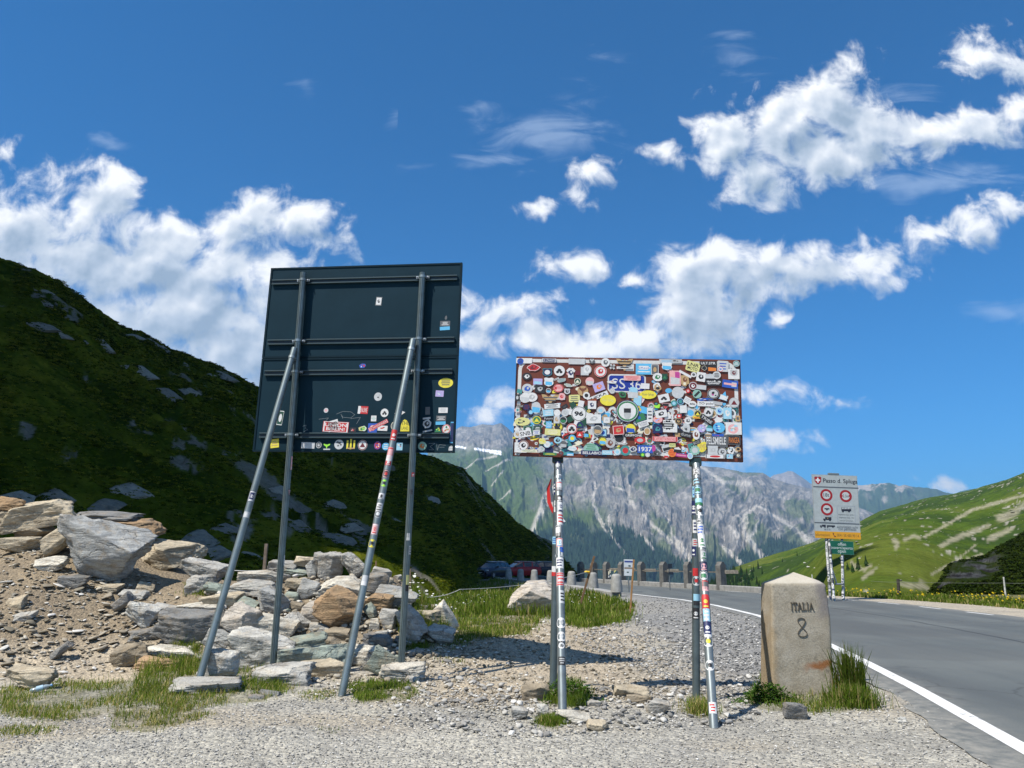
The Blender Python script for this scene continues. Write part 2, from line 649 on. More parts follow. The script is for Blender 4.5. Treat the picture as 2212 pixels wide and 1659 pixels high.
def block_verts(seed, cuts=7, rough=0.05, grain=3):
    """a broken block with straight fracture faces and sharp edges (unit half-size)"""
    r = random.Random(seed * 17 + 3)
    bm = bmesh.new()
    bmesh.ops.create_cube(bm, size=2.0)
    for v in bm.verts:
        v.co += Vector((r.uniform(-.22, .22), r.uniform(-.22, .22), r.uniform(-.22, .22)))
    bmesh.ops.triangulate(bm, faces=bm.faces[:])
    for k in range(cuts):
        n = Vector((r.gauss(0, 1), r.gauss(0, 1), r.gauss(0, 1))).normalized()
        h = r.uniform(0.72, 1.12)
        res = bmesh.ops.bisect_plane(bm, geom=bm.verts[:] + bm.edges[:] + bm.faces[:], dist=1e-4, plane_co=n * h, plane_no=n, clear_outer=True)
        ed = [e for e in res['geom_cut'] if isinstance(e, bmesh.types.BMEdge)]
        if len(ed) > 2:
            bmesh.ops.contextual_create(bm, geom=ed)
    bmesh.ops.triangulate(bm, faces=bm.faces[:])
    for it in range(grain):
        lim = (0.9, 0.5, 0.28, 0.16)[it]
        ed = [e for e in bm.edges if e.calc_length() > lim]
        if ed:
            bmesh.ops.subdivide_edges(bm, edges=ed, cuts=1)
            bmesh.ops.triangulate(bm, faces=bm.faces[:])
    bmesh.ops.recalc_face_normals(bm, faces=bm.faces[:])
    bm.verts.ensure_lookup_table()
    bm.verts.index_update()
    v = np.array([q.co[:] for q in bm.verts])
    nn = np.array([q.normal[:] for q in bm.verts])
    f = np.array([[q.index for q in t.verts] for t in bm.faces])
    bm.free()
    d = vnoise(v[:, 0] * 3.1 + seed, v[:, 1] * 3.1, v[:, 2] * 6.5, seed) * 0.6 + vnoise(v[:, 0] * 9 + seed, v[:, 1] * 9, v[:, 2] * 15, seed + 2) * 0.5
    led = np.round(2.5 * vnoise(v[:, 0] * 1.6 - seed, v[:, 1] * 1.6, v[:, 2] * 3.8, seed + 9)) / 2.5
    v = v + nn * (rough * (d + 0.8 * led))[:, None]
    v -= (v.max(0) + v.min(0)) / 2
    return v / ((v.max(0) - v.min(0)) / 2), f

# ------------------------------------------------------------------ the land
def lerp3(C, col, m):
    return C + (np.asarray(col) - C) * np.clip(m, 0, 1)[..., None]


def G0(x, y):
    """height of the near ground: lot, path hump, dirt mound, rock pile core"""
    x = np.asarray(x, dtype=float)
    y = np.asarray(y, dtype=float)
    z = 0.36 * np.exp(-((x + 0.7) / 2.1) ** 2 - ((y - 14.5) / 1.9) ** 2) - 0.13 * np.exp(-((x - 3.2) / 1.6) ** 2 - ((y - 13.6) / 2.2) ** 2) + 0.12 * np.exp(-((x - 0.4) / 1.1) ** 2 - ((y - 9.9) / 1.4) ** 2)
    z = z + 0.15 * np.exp(-((x + 4.0) / 0.9) ** 2 - ((y - 10.4) / 0.8) ** 2)
    z = z + 0.06 * np.exp(-((x + 2.3) / 1.6) ** 2 - ((y - 11.2) / 0.9) ** 2)
    z = z + 0.06 * np.exp(-((x - 3.6) / 0.9) ** 2 - ((y - 10.0) / 0.9) ** 2)
    back = 1 - sstep(18.5, 25, y)
    y0 = 11.9 + 0.5 * np.sin(x * 0.9)
    mound = 2.05 * sstep(-5.2, -9.0, x) * sstep(0, 1, (y - y0) / 5.6) * back
    pile = 1.25 * sstep(-0.9, -2.6, x) * sstep(12.2, 15.6, y) * (1 - sstep(16.6, 20.0, y)) * sstep(-8.5, -5.0, x)
    z = z + mound + pile
    # the meadow dips between the path and the bollard wall
    bl = 5.3 - (y - 40) * 0.2
    z = z - 0.55 * sstep(24, 34, y) * sstep(0.6, 2.4, bl - x) * (1 - sstep(66, 72, y))
    # the valley beyond the barrier
    d = 0.955 * x + 0.297 * y - 26.3
    drop = 0.5 * np.maximum(d, 0) * sstep(40, 46, y)
    far = 0.33 * np.maximum(y - 98, 0)
    z = z - np.minimum(np.maximum(drop, far), 260 + 0.0 * x)
    return z


Lroad = lambda y: np.interp(y, [-8, 0, 3, 7.2, 10.5, 14, 19, 24.5, 30, 34.5, 38.5, 41, 44, 49, 54, 63, 68, 72, 76, 92],
                            [1.2, 2.7, 3.5, 4.45, 5.2, 5.9, 6.8, 7.5, 7.65, 7.35, 6.5, 6.0, 5.6, 4.9, 4.0, 1.9, 0.7, -4, -14, -16])
Rroad = lambda y: np.interp(y, [-8, 0, 10, 17, 23.5, 31, 36, 40, 43.6, 49, 54, 60, 70, 78, 92],
                            [11.4, 12.5, 13.6, 14.5, 15, 15.2, 14.6, 13.6, 12.6, 10.8, 9.0, 7.2, 4.5, 2.0, -3.0])


MEADOW_X = lambda y: np.interp(y, [20, 24, 29, 36, 40, 72], [1.6, 3.0, 3.9, 4.5, 4.4, -1.6])


def GN(x, y):
    r = np.hypot(x, y)
    inroad = sstep(-0.9, -0.2, np.asarray(x) - Lroad(y)) * sstep(3.5, 2.5, np.asarray(x) - Rroad(y)) * (np.asarray(y) > -8) * (np.asarray(y) < 92)
    k = (1 - sstep(25, 60, r)) * (1 - inroad)
    rough = 0.5 + 1.6 * sstep(0.15, 0.8, G0(x, y))
    return G0(x, y) + k * (0.035 * fbm(np.asarray(x) * 0.7, np.asarray(y) * 0.7, 3, 11) + 0.022 * rough * fbm(np.asarray(x) * 3.1, np.asarray(y) * 3.1, 4, 15))


def hit(u, v, y0=5.0, y1=130.0, steps=420):
    """where picture points (1024 frame) meet the near ground"""
    u = np.atleast_1d(np.asarray(u, dtype=float))
    v = np.atleast_1d(np.asarray(v, dtype=float))
    a = (384.0 - v) / 768.0
    dx, dy, dz = (u - 512) / 768.0, CP - a * SP, SP + a * CP
    sx, sz = dx / dy, dz / dy
    res = np.full(len(u), np.nan)
    prev_y = np.full(len(u), y0)
    prev_e = EYE + sz * y0 - G0(sx * y0, np.full(len(u), y0))
    for yy in np.geomspace(y0 * 1.004, y1, steps):
        e = EYE + sz * yy - G0(sx * yy, np.full(len(u), yy))
        m = np.isnan(res) & (e <= 0)
        t = prev_e / np.maximum(prev_e - e, 1e-9)
        res = np.where(m, prev_y + (yy - prev_y) * np.clip(t, 0, 1), res)
        prev_y = np.full(len(u), yy)
        prev_e = e
    return sx * res, res


def inpoly(px_, py_, poly):
    c = np.zeros(len(px_), dtype=bool)
    n = len(poly)
    j = n - 1
    for i in range(n):
        xi, yi = poly[i]
        xj, yj = poly[j]
        cond = ((yi > py_) != (yj > py_)) & (px_ < (xj - xi) * (py_ - yi) / (yj - yi + 1e-12) + xi)
        c ^= cond
        j = i
    return c


# grass areas, outlined where they stand in the picture (units of 2212) and carried onto the ground
GRASS_AREAS = [  # polygon, blades, min and max height, dry share, seed
    ([(285, 1480), (330, 1440), (380, 1398), (425, 1380), (430, 1470), (400, 1495), (310, 1505)], 5000, .10, .32, .3),
    ([(0, 1488), (60, 1478), (130, 1468), (300, 1470), (420, 1475), (470, 1462), (560, 1462), (640, 1490), (560, 1518), (430, 1532), (330, 1552), (230, 1545), (130, 1560), (0, 1552)], 15000, .03, .13, .5),
    ([(450, 1440), (520, 1425), (580, 1460), (620, 1490), (520, 1500), (455, 1470)], 2600, .06, .2, .15),
    ([(750, 1482), (800, 1472), (870, 1476), (905, 1492), (880, 1516), (770, 1514)], 4200, .04, .12, .1),
    ([(1178, 1500), (1195, 1470), (1255, 1470), (1275, 1512), (1258, 1532), (1185, 1518)], 2000, .06, .2, .1),
    ([(1165, 1562), (1175, 1545), (1208, 1545), (1218, 1562), (1190, 1570)], 900, .05, .12, .2),
    ([(1490, 1545), (1500, 1505), (1530, 1505), (1540, 1550)], 800, .06, .2, .7),
    ([(1612, 1512), (1650, 1462), (1700, 1490), (1740, 1500), (1800, 1495), (1860, 1525), (1760, 1540), (1640, 1532)], 5200, .05, .2, .25),
    ([(1795, 1490), (1845, 1485), (1878, 1520), (1790, 1535)], 1500, .25, .62, .3),
    ([(985, 1345), (1085, 1312), (1100, 1328), (1180, 1330), (1140, 1370), (1060, 1380), (980, 1398), (890, 1405), (880, 1392), (960, 1380)], 9000, .06, .2, .35),
    ([(1190, 1330), (1225, 1322), (1230, 1272), (1300, 1284), (1372, 1308), (1362, 1342), (1268, 1356), (1200, 1345)], 11000, .12, .32, .12),
    ([(860, 1370), (880, 1300), (905, 1268), (960, 1262), (1085, 1285), (1092, 1310), (990, 1350), (960, 1380)], 13000, .14, .42, .15),
    ([(400, 1258), (440, 1262), (445, 1290), (395, 1285)], 900, .05, .16, .2),
    ([(675, 1580), (690, 1565), (735, 1566), (745, 1580)], 400, .03, .08, .4),
    ([(300, 1570), (420, 1540), (470, 1545), (380, 1572)], 900, .03, .09, .6),
    ([(0, 1580), (40, 1570), (130, 1575), (100, 1590), (0, 1592)], 600, .03, .08, .5),
    ([(955, 1432), (970, 1412), (995, 1415), (1000, 1432)], 500, .04, .12, .3),
    ([(250, 1525), (420, 1515), (430, 1560), (330, 1580), (240, 1575)], 2200, .05, .16, .55),
    ([(640, 1500), (720, 1492), (730, 1510), (650, 1516)], 500, .03, .08, .5),
    ([(870, 1395), (905, 1378), (930, 1400), (880, 1415)], 700, .06, .18, .15),
]


def grass_cover(x, y):
    """share of turf at ground points, from the grass areas"""
    x = np.asarray(x, dtype=float)
    y = np.asarray(y, dtype=float)
    z = G0(x, y)
    zc = (z - EYE)
    den = y * CP + zc * SP
    u = 512 + 768 * x / np.maximum(den, 0.1)
    v = 384 - 768 * (-y * SP + zc * CP) / np.maximum(den, 0.1)
    X, Y = u * 2212 / 1024, v * 2212 / 1024
    w = 9 * fbm(x * 3, y * 3, 3, 40)
    m = np.zeros(x.shape)
    for poly, n, h0, h1, dry in GRASS_AREAS:
        if n < 700:
            continue
        m = np.maximum(m, inpoly((X + w).ravel(), (Y + w).ravel(), poly).reshape(x.shape).astype(float))
    m = m * (0.55 + 0.45 * sstep(-0.3, 0.3, fbm(x * 5, y * 5, 3, 44)))
    return np.where((den > 0.1) & (y > 4) & (y < 75), m, 0.0)


# ---- ground sheet, polar about the lot, fine near the viewer and out to the horizon
def make_ground():
    th_f = np.radians(np.linspace(-43, 43, 470))
    th_r = np.radians(np.linspace(45, 315, 80))
    th = np.concatenate([th_f, th_r])
    r = np.concatenate([np.linspace(0.5, 5.5, 12), np.geomspace(5.8, 62, 260), np.geomspace(66, 9000, 60)])
    T, R = np.meshgrid(th, r)
    X, Y = R * np.sin(T), R * np.cos(T)
    Z = GN(X, Y)
    Z = np.where(Y < 0, 0.35 * fbm(X * 0.02, Y * 0.02, 3, 2) + 0.0, Z)
    gc = grass_cover(X, Y)
    # material: grey gravel, tan dirt on the path and the mound, turf
    n1 = fbm(X * 0.8, Y * 0.8, 4, 3)
    path = np.exp(-((X - 0.4 - 0.05 * (Y - 12)) / 1.9) ** 2) * sstep(8.6, 10.0, Y + 0.4 * n1) * (1 - sstep(19, 24, Y))
    pile = sstep(0.10, 0.45, G0(X, Y) + 0.1 * n1) * (Y > 11.5) * (X < 1)
    dirt = np.clip(np.maximum(path * 1.25, pile), 0, 1)
    leftd = sstep(-4.2, -5.2, X) * sstep(10.6, 11.6, Y)
    dirt = np.maximum(dirt, leftd)
    mid = sstep(22, 27, R) * (X < MEADOW_X(Y) + 0.3 * n1) * (Y > 0) * (R < 72)
    far = sstep(78, 92, R)
    verge = sstep(16.8, 17.4, X + 0.3 * n1) * (Y > 12) * (Y < 42)
    turf = np.clip(np.maximum.reduce([gc, mid * sstep(-0.35, 0.15, n1 + 0.2), far, verge]), 0, 1)
    grav = np.array([0.375, 0.365, 0.325])
    tan = np.array([0.43, 0.37, 0.28])
    brown = np.array([0.235, 0.190, 0.132])
    tcol = np.array([0.15, 0.14, 0.06])
    dcol = tan[None, None] + (brown - tan)[None, None] * np.clip(pile * 0.9, 0, 1)[..., None]
    C = grav[None, None] * (1 + 0.12 * n1 + 0.16 * fbm(X * 0.25, Y * 0.9, 4, 6))[..., None]
    C = lerp3(C, (0.40, 0.35, 0.27), 0.55 * sstep(0.0, 0.45, fbm(X * 0.45, Y * 0.7, 4, 8)) * (R < 30))
    C = lerp3(C, (0.265, 0.265, 0.258), sstep(2.8, 3.7, X + 0.35 * n1) * sstep(10.4, 11.6, Y) * (R < 60))
    dirt = dirt * (1 - 0.85 * sstep(2.8, 3.7, X + 0.35 * n1))
    C = C + (dcol - C) * dirt[..., None]
    C = C + (tcol * (1 + 0.3 * n1)[..., None] - C) * (turf * np.where(R < 16, 0.62, 1.0))[..., None]
    nr, nt = X.shape
    idx = np.arange(nr * nt).reshape(nr, nt)
    a, b = idx[:-1, :], np.roll(idx, -1, axis=1)[:-1, :]
    c, d = np.roll(idx, -1, axis=1)[1:, :], idx[1:, :]
    F = np.stack([a, b, c, d], -1).reshape(-1, 4)[:, ::-1]
    m, N = material('gravel_and_dirt')
    co = posco(N)
    col = attr(N)
    vo = N.n('ShaderNodeTexVoronoi')
    N.link(co, vo.inputs['Vector'])
    vo.inputs['Scale'].default_value = 26.0
    bw = N.n('ShaderNodeRGBToBW')
    N.link(vo.outputs['Color'], bw.inputs[0])
    stone = N.ramp(bw.outputs[0], [(0.15, (0.62,) * 3), (0.5, (0.95,) * 3), (0.85, (1.35, 1.33, 1.28))])
    big = N.noise(co, 0.9, 6, 0.6)
    fine = N.noise(co, 60.0, 4, 0.6)
    c2 = N.mix(0.75, col, stone, 'MULTIPLY')
    c2 = N.mix(1.0, c2, N.ramp(big, [(0.3, (0.82, 0.82, 0.84)), (0.7, (1.14, 1.12, 1.08))]), 'MULTIPLY')
    c2 = N.mix(1.0, c2, N.ramp(fine, [(0.3, (0.75,) * 3), (0.7, (1.2,) * 3)]), 'MULTIPLY')
    h = N.m('ADD', N.m('MULTIPLY', vo.outputs['Distance'], -0.8), N.m('MULTIPLY', fine, 0.5))
    principled(N, c2, 0.9, 0, bump(N, h, 0.9, 0.03), 0.15)
    o = mesh_np('ground', np.stack([X, Y, Z], -1).reshape(-1, 3), F, m, C.reshape(-1, 3), smooth=True)
    tag(o, 'pale grey gravel and tan dirt of the roadside lot', kind='structure')
    return o


ground = make_ground()


# ---- hills and mountains: sheets between a foot line and a skyline, each with its own distance
def interp(xs, ys):
    xs, ys = np.array(xs, float), np.array(ys, float)
    return lambda q: np.interp(q, xs, ys)


def ratio(u, v):
    a = (384.0 - np.asarray(v, float)) / 768.0
    return (SP + a * CP) / (CP - a * SP)


def sheet(us, foot_Y, foot_z, crest_Y, crest_v, rows, back_rows, power, back_drop, disp, mat, name, colfn, crest_noise=0.0, seed=0):
    U = np.asarray(us, float)
    fy, fz, cy = foot_Y(U), foot_z(U), crest_Y(U)
    ax = (U - 512) / 768.0
    aa = (384.0 - 562.0) / 768.0
    slope_x = ax / (CP - aa * SP)
    uf = np.linspace(U.min() - 150, U.max() + 150, 4000)       # the skyline by bearing
    af = (384.0 - crest_v(uf)) / 768.0
    bf = np.maximum.accumulate(((uf - 512) / 768.0) / (CP - af * SP))
    cz = EYE + np.interp(slope_x, bf, (SP + af * CP) / (CP - af * SP)) * cy
    S = np.linspace(0, 1, rows)
    SB = np.linspace(0, 1, back_rows + 1)[1:]
    s2 = np.concatenate([S, 1 + SB])[:, None]
    Yc = np.where(s2 <= 1, fy + (cy - fy) * s2, cy + (s2 - 1) * cy * 0.5)
    up = np.clip(s2, 0, 1) ** power
    Z = fz + (cz - fz) * up
    Z = np.where(s2 > 1, cz - (s2 - 1) * back_drop, Z)
    # world x keeps each column on its bearing from the lot; the sheet itself is plain terrain
    X = slope_x[None, :] * Yc
    X, Y = np.broadcast_arrays(X, Yc)
    X, Y, Z = X.copy(), Y.copy(), Z.copy()
    su, ss = np.broadcast_arrays(U[None, :], s2)
    dz, dx = disp(X, Y, su, ss)
    Z = Z + dz
    C = colfn(X, Y, Z, su, ss)
    nr, nt = X.shape
    idx = np.arange(nr * nt).reshape(nr, nt)
    F = np.stack([idx[:-1, :-1], idx[:-1, 1:], idx[1:, 1:], idx[1:, :-1]], -1).reshape(-1, 4)
    o = mesh_np(name, np.stack([X, Y, Z], -1).reshape(-1, 3), F, mat, C.reshape(-1, 3), smooth=True)
    o['kind'] = 'structure'
    return o, (X, Y, Z, su, ss)


def land_mat(name, sc, bumpd, strength=0.7, lo=0.6, hi=1.35, detail=7):
    m, N = material(name)
    co = posco(N)
    f1 = N.noise(co, sc, detail, 0.65)
    f2 = N.noise(co, sc * 6.5, 4, 0.6)
    c = N.mix(1.0, attr(N), N.ramp(f1, [(0.3, (lo,) * 3), (0.7, (hi,) * 3)]), 'MULTIPLY')
    c = N.mix(1.0, c, N.ramp(f2, [(0.3, (0.8,) * 3), (0.7, (1.18,) * 3)]), 'MULTIPLY')
    h = N.m('ADD', f1, N.m('MULTIPLY', f2, 0.3))
    principled(N, c, 0.95, 0, bump(N, h, strength, bumpd), 0.0)
    return m


# left hill: dark heath over slate
LU = np.concatenate([np.linspace(-420, -60, 60), np.linspace(-58, 600, 420)])
lh_footY = interp([-420, 0, 120, 250, 380, 450, 500, 545, 578, 600], [20, 24, 26, 30, 36, 46, 84, 110, 138, 150])
lh_footz = interp([-420, 0, 250, 450, 500, 578, 600], [-.6, -.6, -.5, -.9, -0.6, -3.0, -8])
lh_crestY = interp([-420, 0, 257, 430, 490, 551, 600], [62, 80, 112, 142, 152, 160, 166])
lh_crestv = interp([-420, -150, 0, 27, 60, 92, 120, 139, 171, 222, 257, 340, 400, 430, 463, 475, 490, 507, 518, 535, 551, 565, 578, 600],
                   [60, 190, 257, 266, 281, 305, 326, 331, 349, 367, 386, 424, 447, 456, 468, 482, 495, 512, 523, 534, 541.6, 560, 574, 590])


def lh_disp(X, Y, u, s):
    e = np.clip(s * 6, 0, 1)
    big = 1.5 * fbm(X * 0.05, Y * 0.05, 4, 21)
    terr = ridged(X * 0.13 + 0.5 * fbm(X * .2, Y * .2, 2, 4), Y * 0.11, 4, 25)
    bumps = 0.38 * fbm(X * 0.9, Y * 0.9, 4, 31)
    crest = 1 - 0.97 * np.exp(-((s - 1) / 0.16) ** 2)
    rk = 0.9 * (sstep(0.80, 0.95, terr) - 0.3)
    return e * (crest * (big + rk) + bumps), None


def lh_rockmask(X, Y, u, s):
    """share of bare slate"""
    n = fbm(X * 0.16 + 3, Y * 0.10, 5, 55)
    n2 = fbm((X * 0.8 + Y * 0.35) * 1.1, (Y * 0.9 - X * 0.3) * 0.28, 4, 61)
    low = np.exp(-((u - 260) / 130) ** 2) * np.exp(-((s - 0.16) / 0.2) ** 2)
    right = sstep(400, 470, u) * sstep(0.55, 0.85, s) * sstep(600, 480, u)
    righte = sstep(470, 545, u)
    crest = sstep(0.90, 1.0, s) * sstep(180, 60, u) * 0.4 + np.exp(-((u - 150) / 30) ** 2) * sstep(.9, 1, s) * 0.6
    return sstep(0.50, 0.62, n * 0.75 + n2 * 0.55 + 0.40 * low + 0.42 * right + 0.22 * righte + 0.25 * crest)


def lh_col(X, Y, Z, u, s):
    n = fbm(X * 0.25, Y * 0.2, 4, 71)
    n2 = fbm(X * 1.3, Y * 1.3, 3, 73)
    C = np.zeros(X.shape + (3,)) + np.array([0.048, 0.064, 0.0050])
    C = lerp3(C, (0.098, 0.105, 0.009), sstep(-0.1, 0.5, n + 0.5 * n2))
    C = lerp3(C, (0.024, 0.040, 0.0030), sstep(0.05, 0.5, -n + 0.6 * n2))
    C = lerp3(C, (0.17, 0.155, 0.13), lh_rockmask(X, Y, u, s) * (0.85 + 0.15 * n2))
    C = lerp3(C, (0.07, 0.10, 0.02), sstep(455, 480, u) * sstep(0.14, 0.0, s))
    return C


M_HEATH = land_mat('dark_heath', 1.1, 0.25, 0.8, 0.65, 1.25)
left_hill, LH = sheet(LU, lh_footY, lh_footz, lh_crestY, lh_crestv, 240, 18, 1.06, 40, lh_disp, M_HEATH, 'left_hill', lh_col)
tag(left_hill, 'steep dark green heath hillside with grey slate showing through')

# crag added beyond the picture edge to cast shade over the left hill
def make_shade_crag():
    gx, gy = np.meshgrid(np.linspace(-420, -14, 130), np.linspace(-25, 330, 120))
    d = -0.8 * gy - 15 - gx
    q = gy - 0.88 * gx
    cap = 80 + 260 * sstep(52, 76, q)
    h = np.minimum(3.0 * d, cap) + 5 * fbm(gx * 0.04, gy * 0.04, 4, 231) * np.clip(d / 20, 0, 1)
    h = np.where(d > 0, h, -6.0) * sstep(32, 40, q) - 6 * (1 - sstep(32, 40, q))
    n = fbm(gx * 0.05, gy * 0.05, 4, 233)
    C = np.zeros(gx.shape + (3,)) + np.array([0.03, 0.05, 0.012])
    C = lerp3(C, (0.16, 0.16, 0.155), sstep(-0.1, 0.3, n + 0.01 * (h - 40)))
    nr, nt = gx.shape
    idx = np.arange(nr * nt).reshape(nr, nt)
    F = np.stack([idx[:-1, :-1], idx[:-1, 1:], idx[1:, 1:], idx[1:, :-1]], -1).reshape(-1, 4)
    o = mesh_np('shade_crag', np.stack([gx, gy, h], -1).reshape(-1, 3), F, M_HEATH, C.reshape(-1, 3), smooth=True)
    tag(o, 'unseen crag added beyond the left edge of the picture to shade the left hill', kind='structure')


make_shade_crag()

# right hill: sunny pasture with pale rock streaks
RU = np.concatenate([np.linspace(664, 1050, 330), np.linspace(1054, 1500, 70)])
rh_footY = interp([664, 735, 790, 830, 870, 1024, 1500], [150, 110, 70, 46, 42, 40, 36])
rh_footz = interp([664, 735, 790, 830, 860, 880, 895, 910, 925, 940, 960, 980, 1010, 1500], [-40, -22, -8, -1.2, -0.45, -0.5, -0.7, -1.1, -1.8, -2.7, -4.1, -5.4, -6.8, -9.0])
rh_crestY = interp([664, 735, 815, 926, 1024, 1200, 1500], [470, 480, 520, 500, 430, 330, 240])
rh_crestv = interp([664, 700, 735, 787, 815, 840, 861, 880, 926, 954, 970, 986, 1005, 1024, 1100, 1250, 1500],
                   [612, 588, 566, 551, 541.6, 530, 521, 511, 498, 493.5, 490, 486, 480, 473, 452, 400, 300])


def rh_disp(X, Y, u, s):
    e = np.clip(s * 5, 0, 1) * (1 - 0.7 * np.exp(-((s - 1) / .1) ** 2))
    big = 7.0 * fbm(X * 0.011, Y * 0.011, 3, 121)
    med = 1.6 * fbm(X * 0.06, Y * 0.06, 4, 125)
    return e * (big * s + med) + 0.12 * np.clip(s * 30, 0, 1) * fbm(X * 0.5, Y * 0.5, 3, 127), None


RH_STREAKS = [  # pale streaks of scree and track, as they run across the slope (2560 frame)
    ([(2310, 1343), (2370, 1310), (2430, 1275), (2500, 1255), (2560, 1238)], 5.0),
    ([(2352, 1365), (2380, 1350), (2430, 1330), (2470, 1315)], 9.0),
    ([(2158, 1445), (2170, 1436), (2182, 1430)], 6.0),
    ([(2395, 1397), (2420, 1378), (2438, 1363)], 3.0),
    ([(2330, 1435), (2380, 1408), (2420, 1398), (2455, 1385)], 4.0),
    ([(2500, 1297), (2535, 1280), (2560, 1262)], 14.0),
    ([(2470, 1350), (2500, 1335), (2530, 1320)], 9.0),
    ([(2128, 1405), (2140, 1418), (2160, 1425), (2178, 1412)], 5.0),
    ([(2235, 1350), (2245, 1360), (2240, 1368)], 8.0),
    ([(2262, 1350), (2285, 1340), (2300, 1345)], 7.0),
    ([(2250, 1460), (2290, 1465), (2320, 1470), (2300, 1455)], 8.0)]


def proj25(X, Y, Z):
    zc = Z - EYE
    den = np.maximum(Y * CP + zc * SP, 0.1)
    return (512 + 768 * X / den) * 2.5, (384 - 768 * (-Y * SP + zc * CP) / den) * 2.5


def polydist(px_, py_, pts):
    d = np.full(px_.shape, 1e9)
    tt = np.zeros(px_.shape)
    n = len(pts) - 1
    for i in range(n):
        ax, ay = pts[i]
        bx, by = pts[i + 1]
        L2 = (bx - ax) ** 2 + (by - ay) ** 2
        t = np.clip(((px_ - ax) * (bx - ax) + (py_ - ay) * (by - ay)) / L2, 0, 1)
        dd = np.hypot(px_ - ax - t * (bx - ax), py_ - ay - t * (by - ay))
        tt = np.where(dd < d, (i + t) / n, tt)
        d = np.minimum(d, dd)
    return d, tt


def rh_col(X, Y, Z, u, s):
    n = fbm(X * 0.02, Y * 0.02, 5, 131)
    n2 = fbm(X * 0.15, Y * 0.15, 4, 133)
    n3 = fbm(X * 0.6, Y * 0.6, 3, 135)
    C = np.zeros(X.shape + (3,)) + np.array([0.056, 0.092, 0.014])
    C = lerp3(C, (0.094, 0.118, 0.022), sstep(-0.2, 0.5, n + 0.5 * n2))
    C = lerp3(C, (0.034, 0.060, 0.015), sstep(0.05, 0.4, -n + 0.5 * n2 + 0.2 * n3))
    C = lerp3(C, (0.05, 0.085, 0.025), sstep(0.86, 0.97, s) * sstep(860, 900, u) * 0.8)
    px_, py_ = proj25(X, Y, Z)
    st = np.zeros(X.shape)
    for pts, w in RH_STREAKS:
        d, t = polydist(px_, py_, pts)
        st = np.maximum(st, sstep(1.1, 0.25, d / w + 0.55 * n2 + 0.5 * n3))
    C = lerp3(C, (0.30, 0.275, 0.20), st * 0.72)
    speck = sstep(0.54, 0.64, n3 * 0.7 + n2 * 0.55 + 0.12 * sstep(870, 960, u))
    C = lerp3(C, (0.34, 0.32, 0.27), speck * 0.8)
    C = lerp3(C, (0.03, 0.05, 0.018), sstep(770, 700, u) * 0.7)
    return C


M_PASTURE = land_mat('sunny_pasture', 0.35, 0.6, 0.7, 0.72, 1.25)
right_hill, RH = sheet(RU, rh_footY, rh_footz, rh_crestY, rh_crestv, 210, 14, 1.12, 150, rh_disp, M_PASTURE, 'right_hill', rh_col)
tag(right_hill, 'bright green pasture hill with pale scree streaks across the road')

# rocky knoll, shade put into its dark colours, at the foot of the right hill
KU = np.concatenate([np.linspace(926, 1040, 130), np.linspace(1044, 1500, 60)])
kn_footY = interp([926, 945, 1024, 1500], [46, 42, 38, 22])
kn_footz = interp([926, 1500], [-0.5, -0.4])
kn_crestY = interp([926, 945, 960, 1024, 1200, 1500], [50, 54, 60, 78, 80, 60])
kn_crestv = interp([926, 932, 940, 946, 955, 967, 987, 998, 1013, 1024, 1100, 1250, 1500],
                   [597, 591, 583, 574, 563, 559, 556, 546, 539, 532, 502, 470, 420])


def kn_disp(X, Y, u, s):
    e = np.clip(s * 8, 0, 1) * (1 - 0.6 * np.exp(-((s - 1) / .12) ** 2))
    cl = sstep(1010, 960, u) * sstep(0.15, 0.5, s)
    zz = 0.35 * np.round(4 * vnoise(X * 0.45, Y * 0.45, None, 141)) / 4
    return e * (0.5 * fbm(X * 0.2, Y * 0.2, 4, 143) + cl * zz + 0.15 * fbm(X * 1.1, Y * 1.1, 3, 144)), None


def kn_col(X, Y, Z, u, s):
    n = fbm(X * 0.3, Y * 0.3, 4, 145)
    n2 = fbm(X * 0.5, Z * 4.0, 4, 147)
    C = np.zeros(X.shape + (3,)) + np.array([0.015, 0.024, 0.006])
    C = lerp3(C, (0.028, 0.036, 0.010), sstep(0, 0.5, n))
    cl = sstep(1008, 985, u) * sstep(0.30, 0.5, s + 0.15 * n) * sstep(0.96, 0.88, s)
    C = lerp3(C, (0.055, 0.058, 0.062), cl * sstep(-0.25, 0.1, n2))
    C = lerp3(C, (0.02, 0.02, 0.022), cl * sstep(0.15, 0.35, n2))
    C = lerp3(C, (0.11, 0.14, 0.03), sstep(0.06, 0.0, s))
    return C


knoll, KN = sheet(KU, kn_footY, kn_footz, kn_crestY, kn_crestv, 120, 10, 1.0, 14, kn_disp, M_HEATH, 'rocky_knoll', kn_col)
tag(knoll, 'heathy knoll coloured dark for shade, with a black layered rock face, at the foot of the pasture hill')

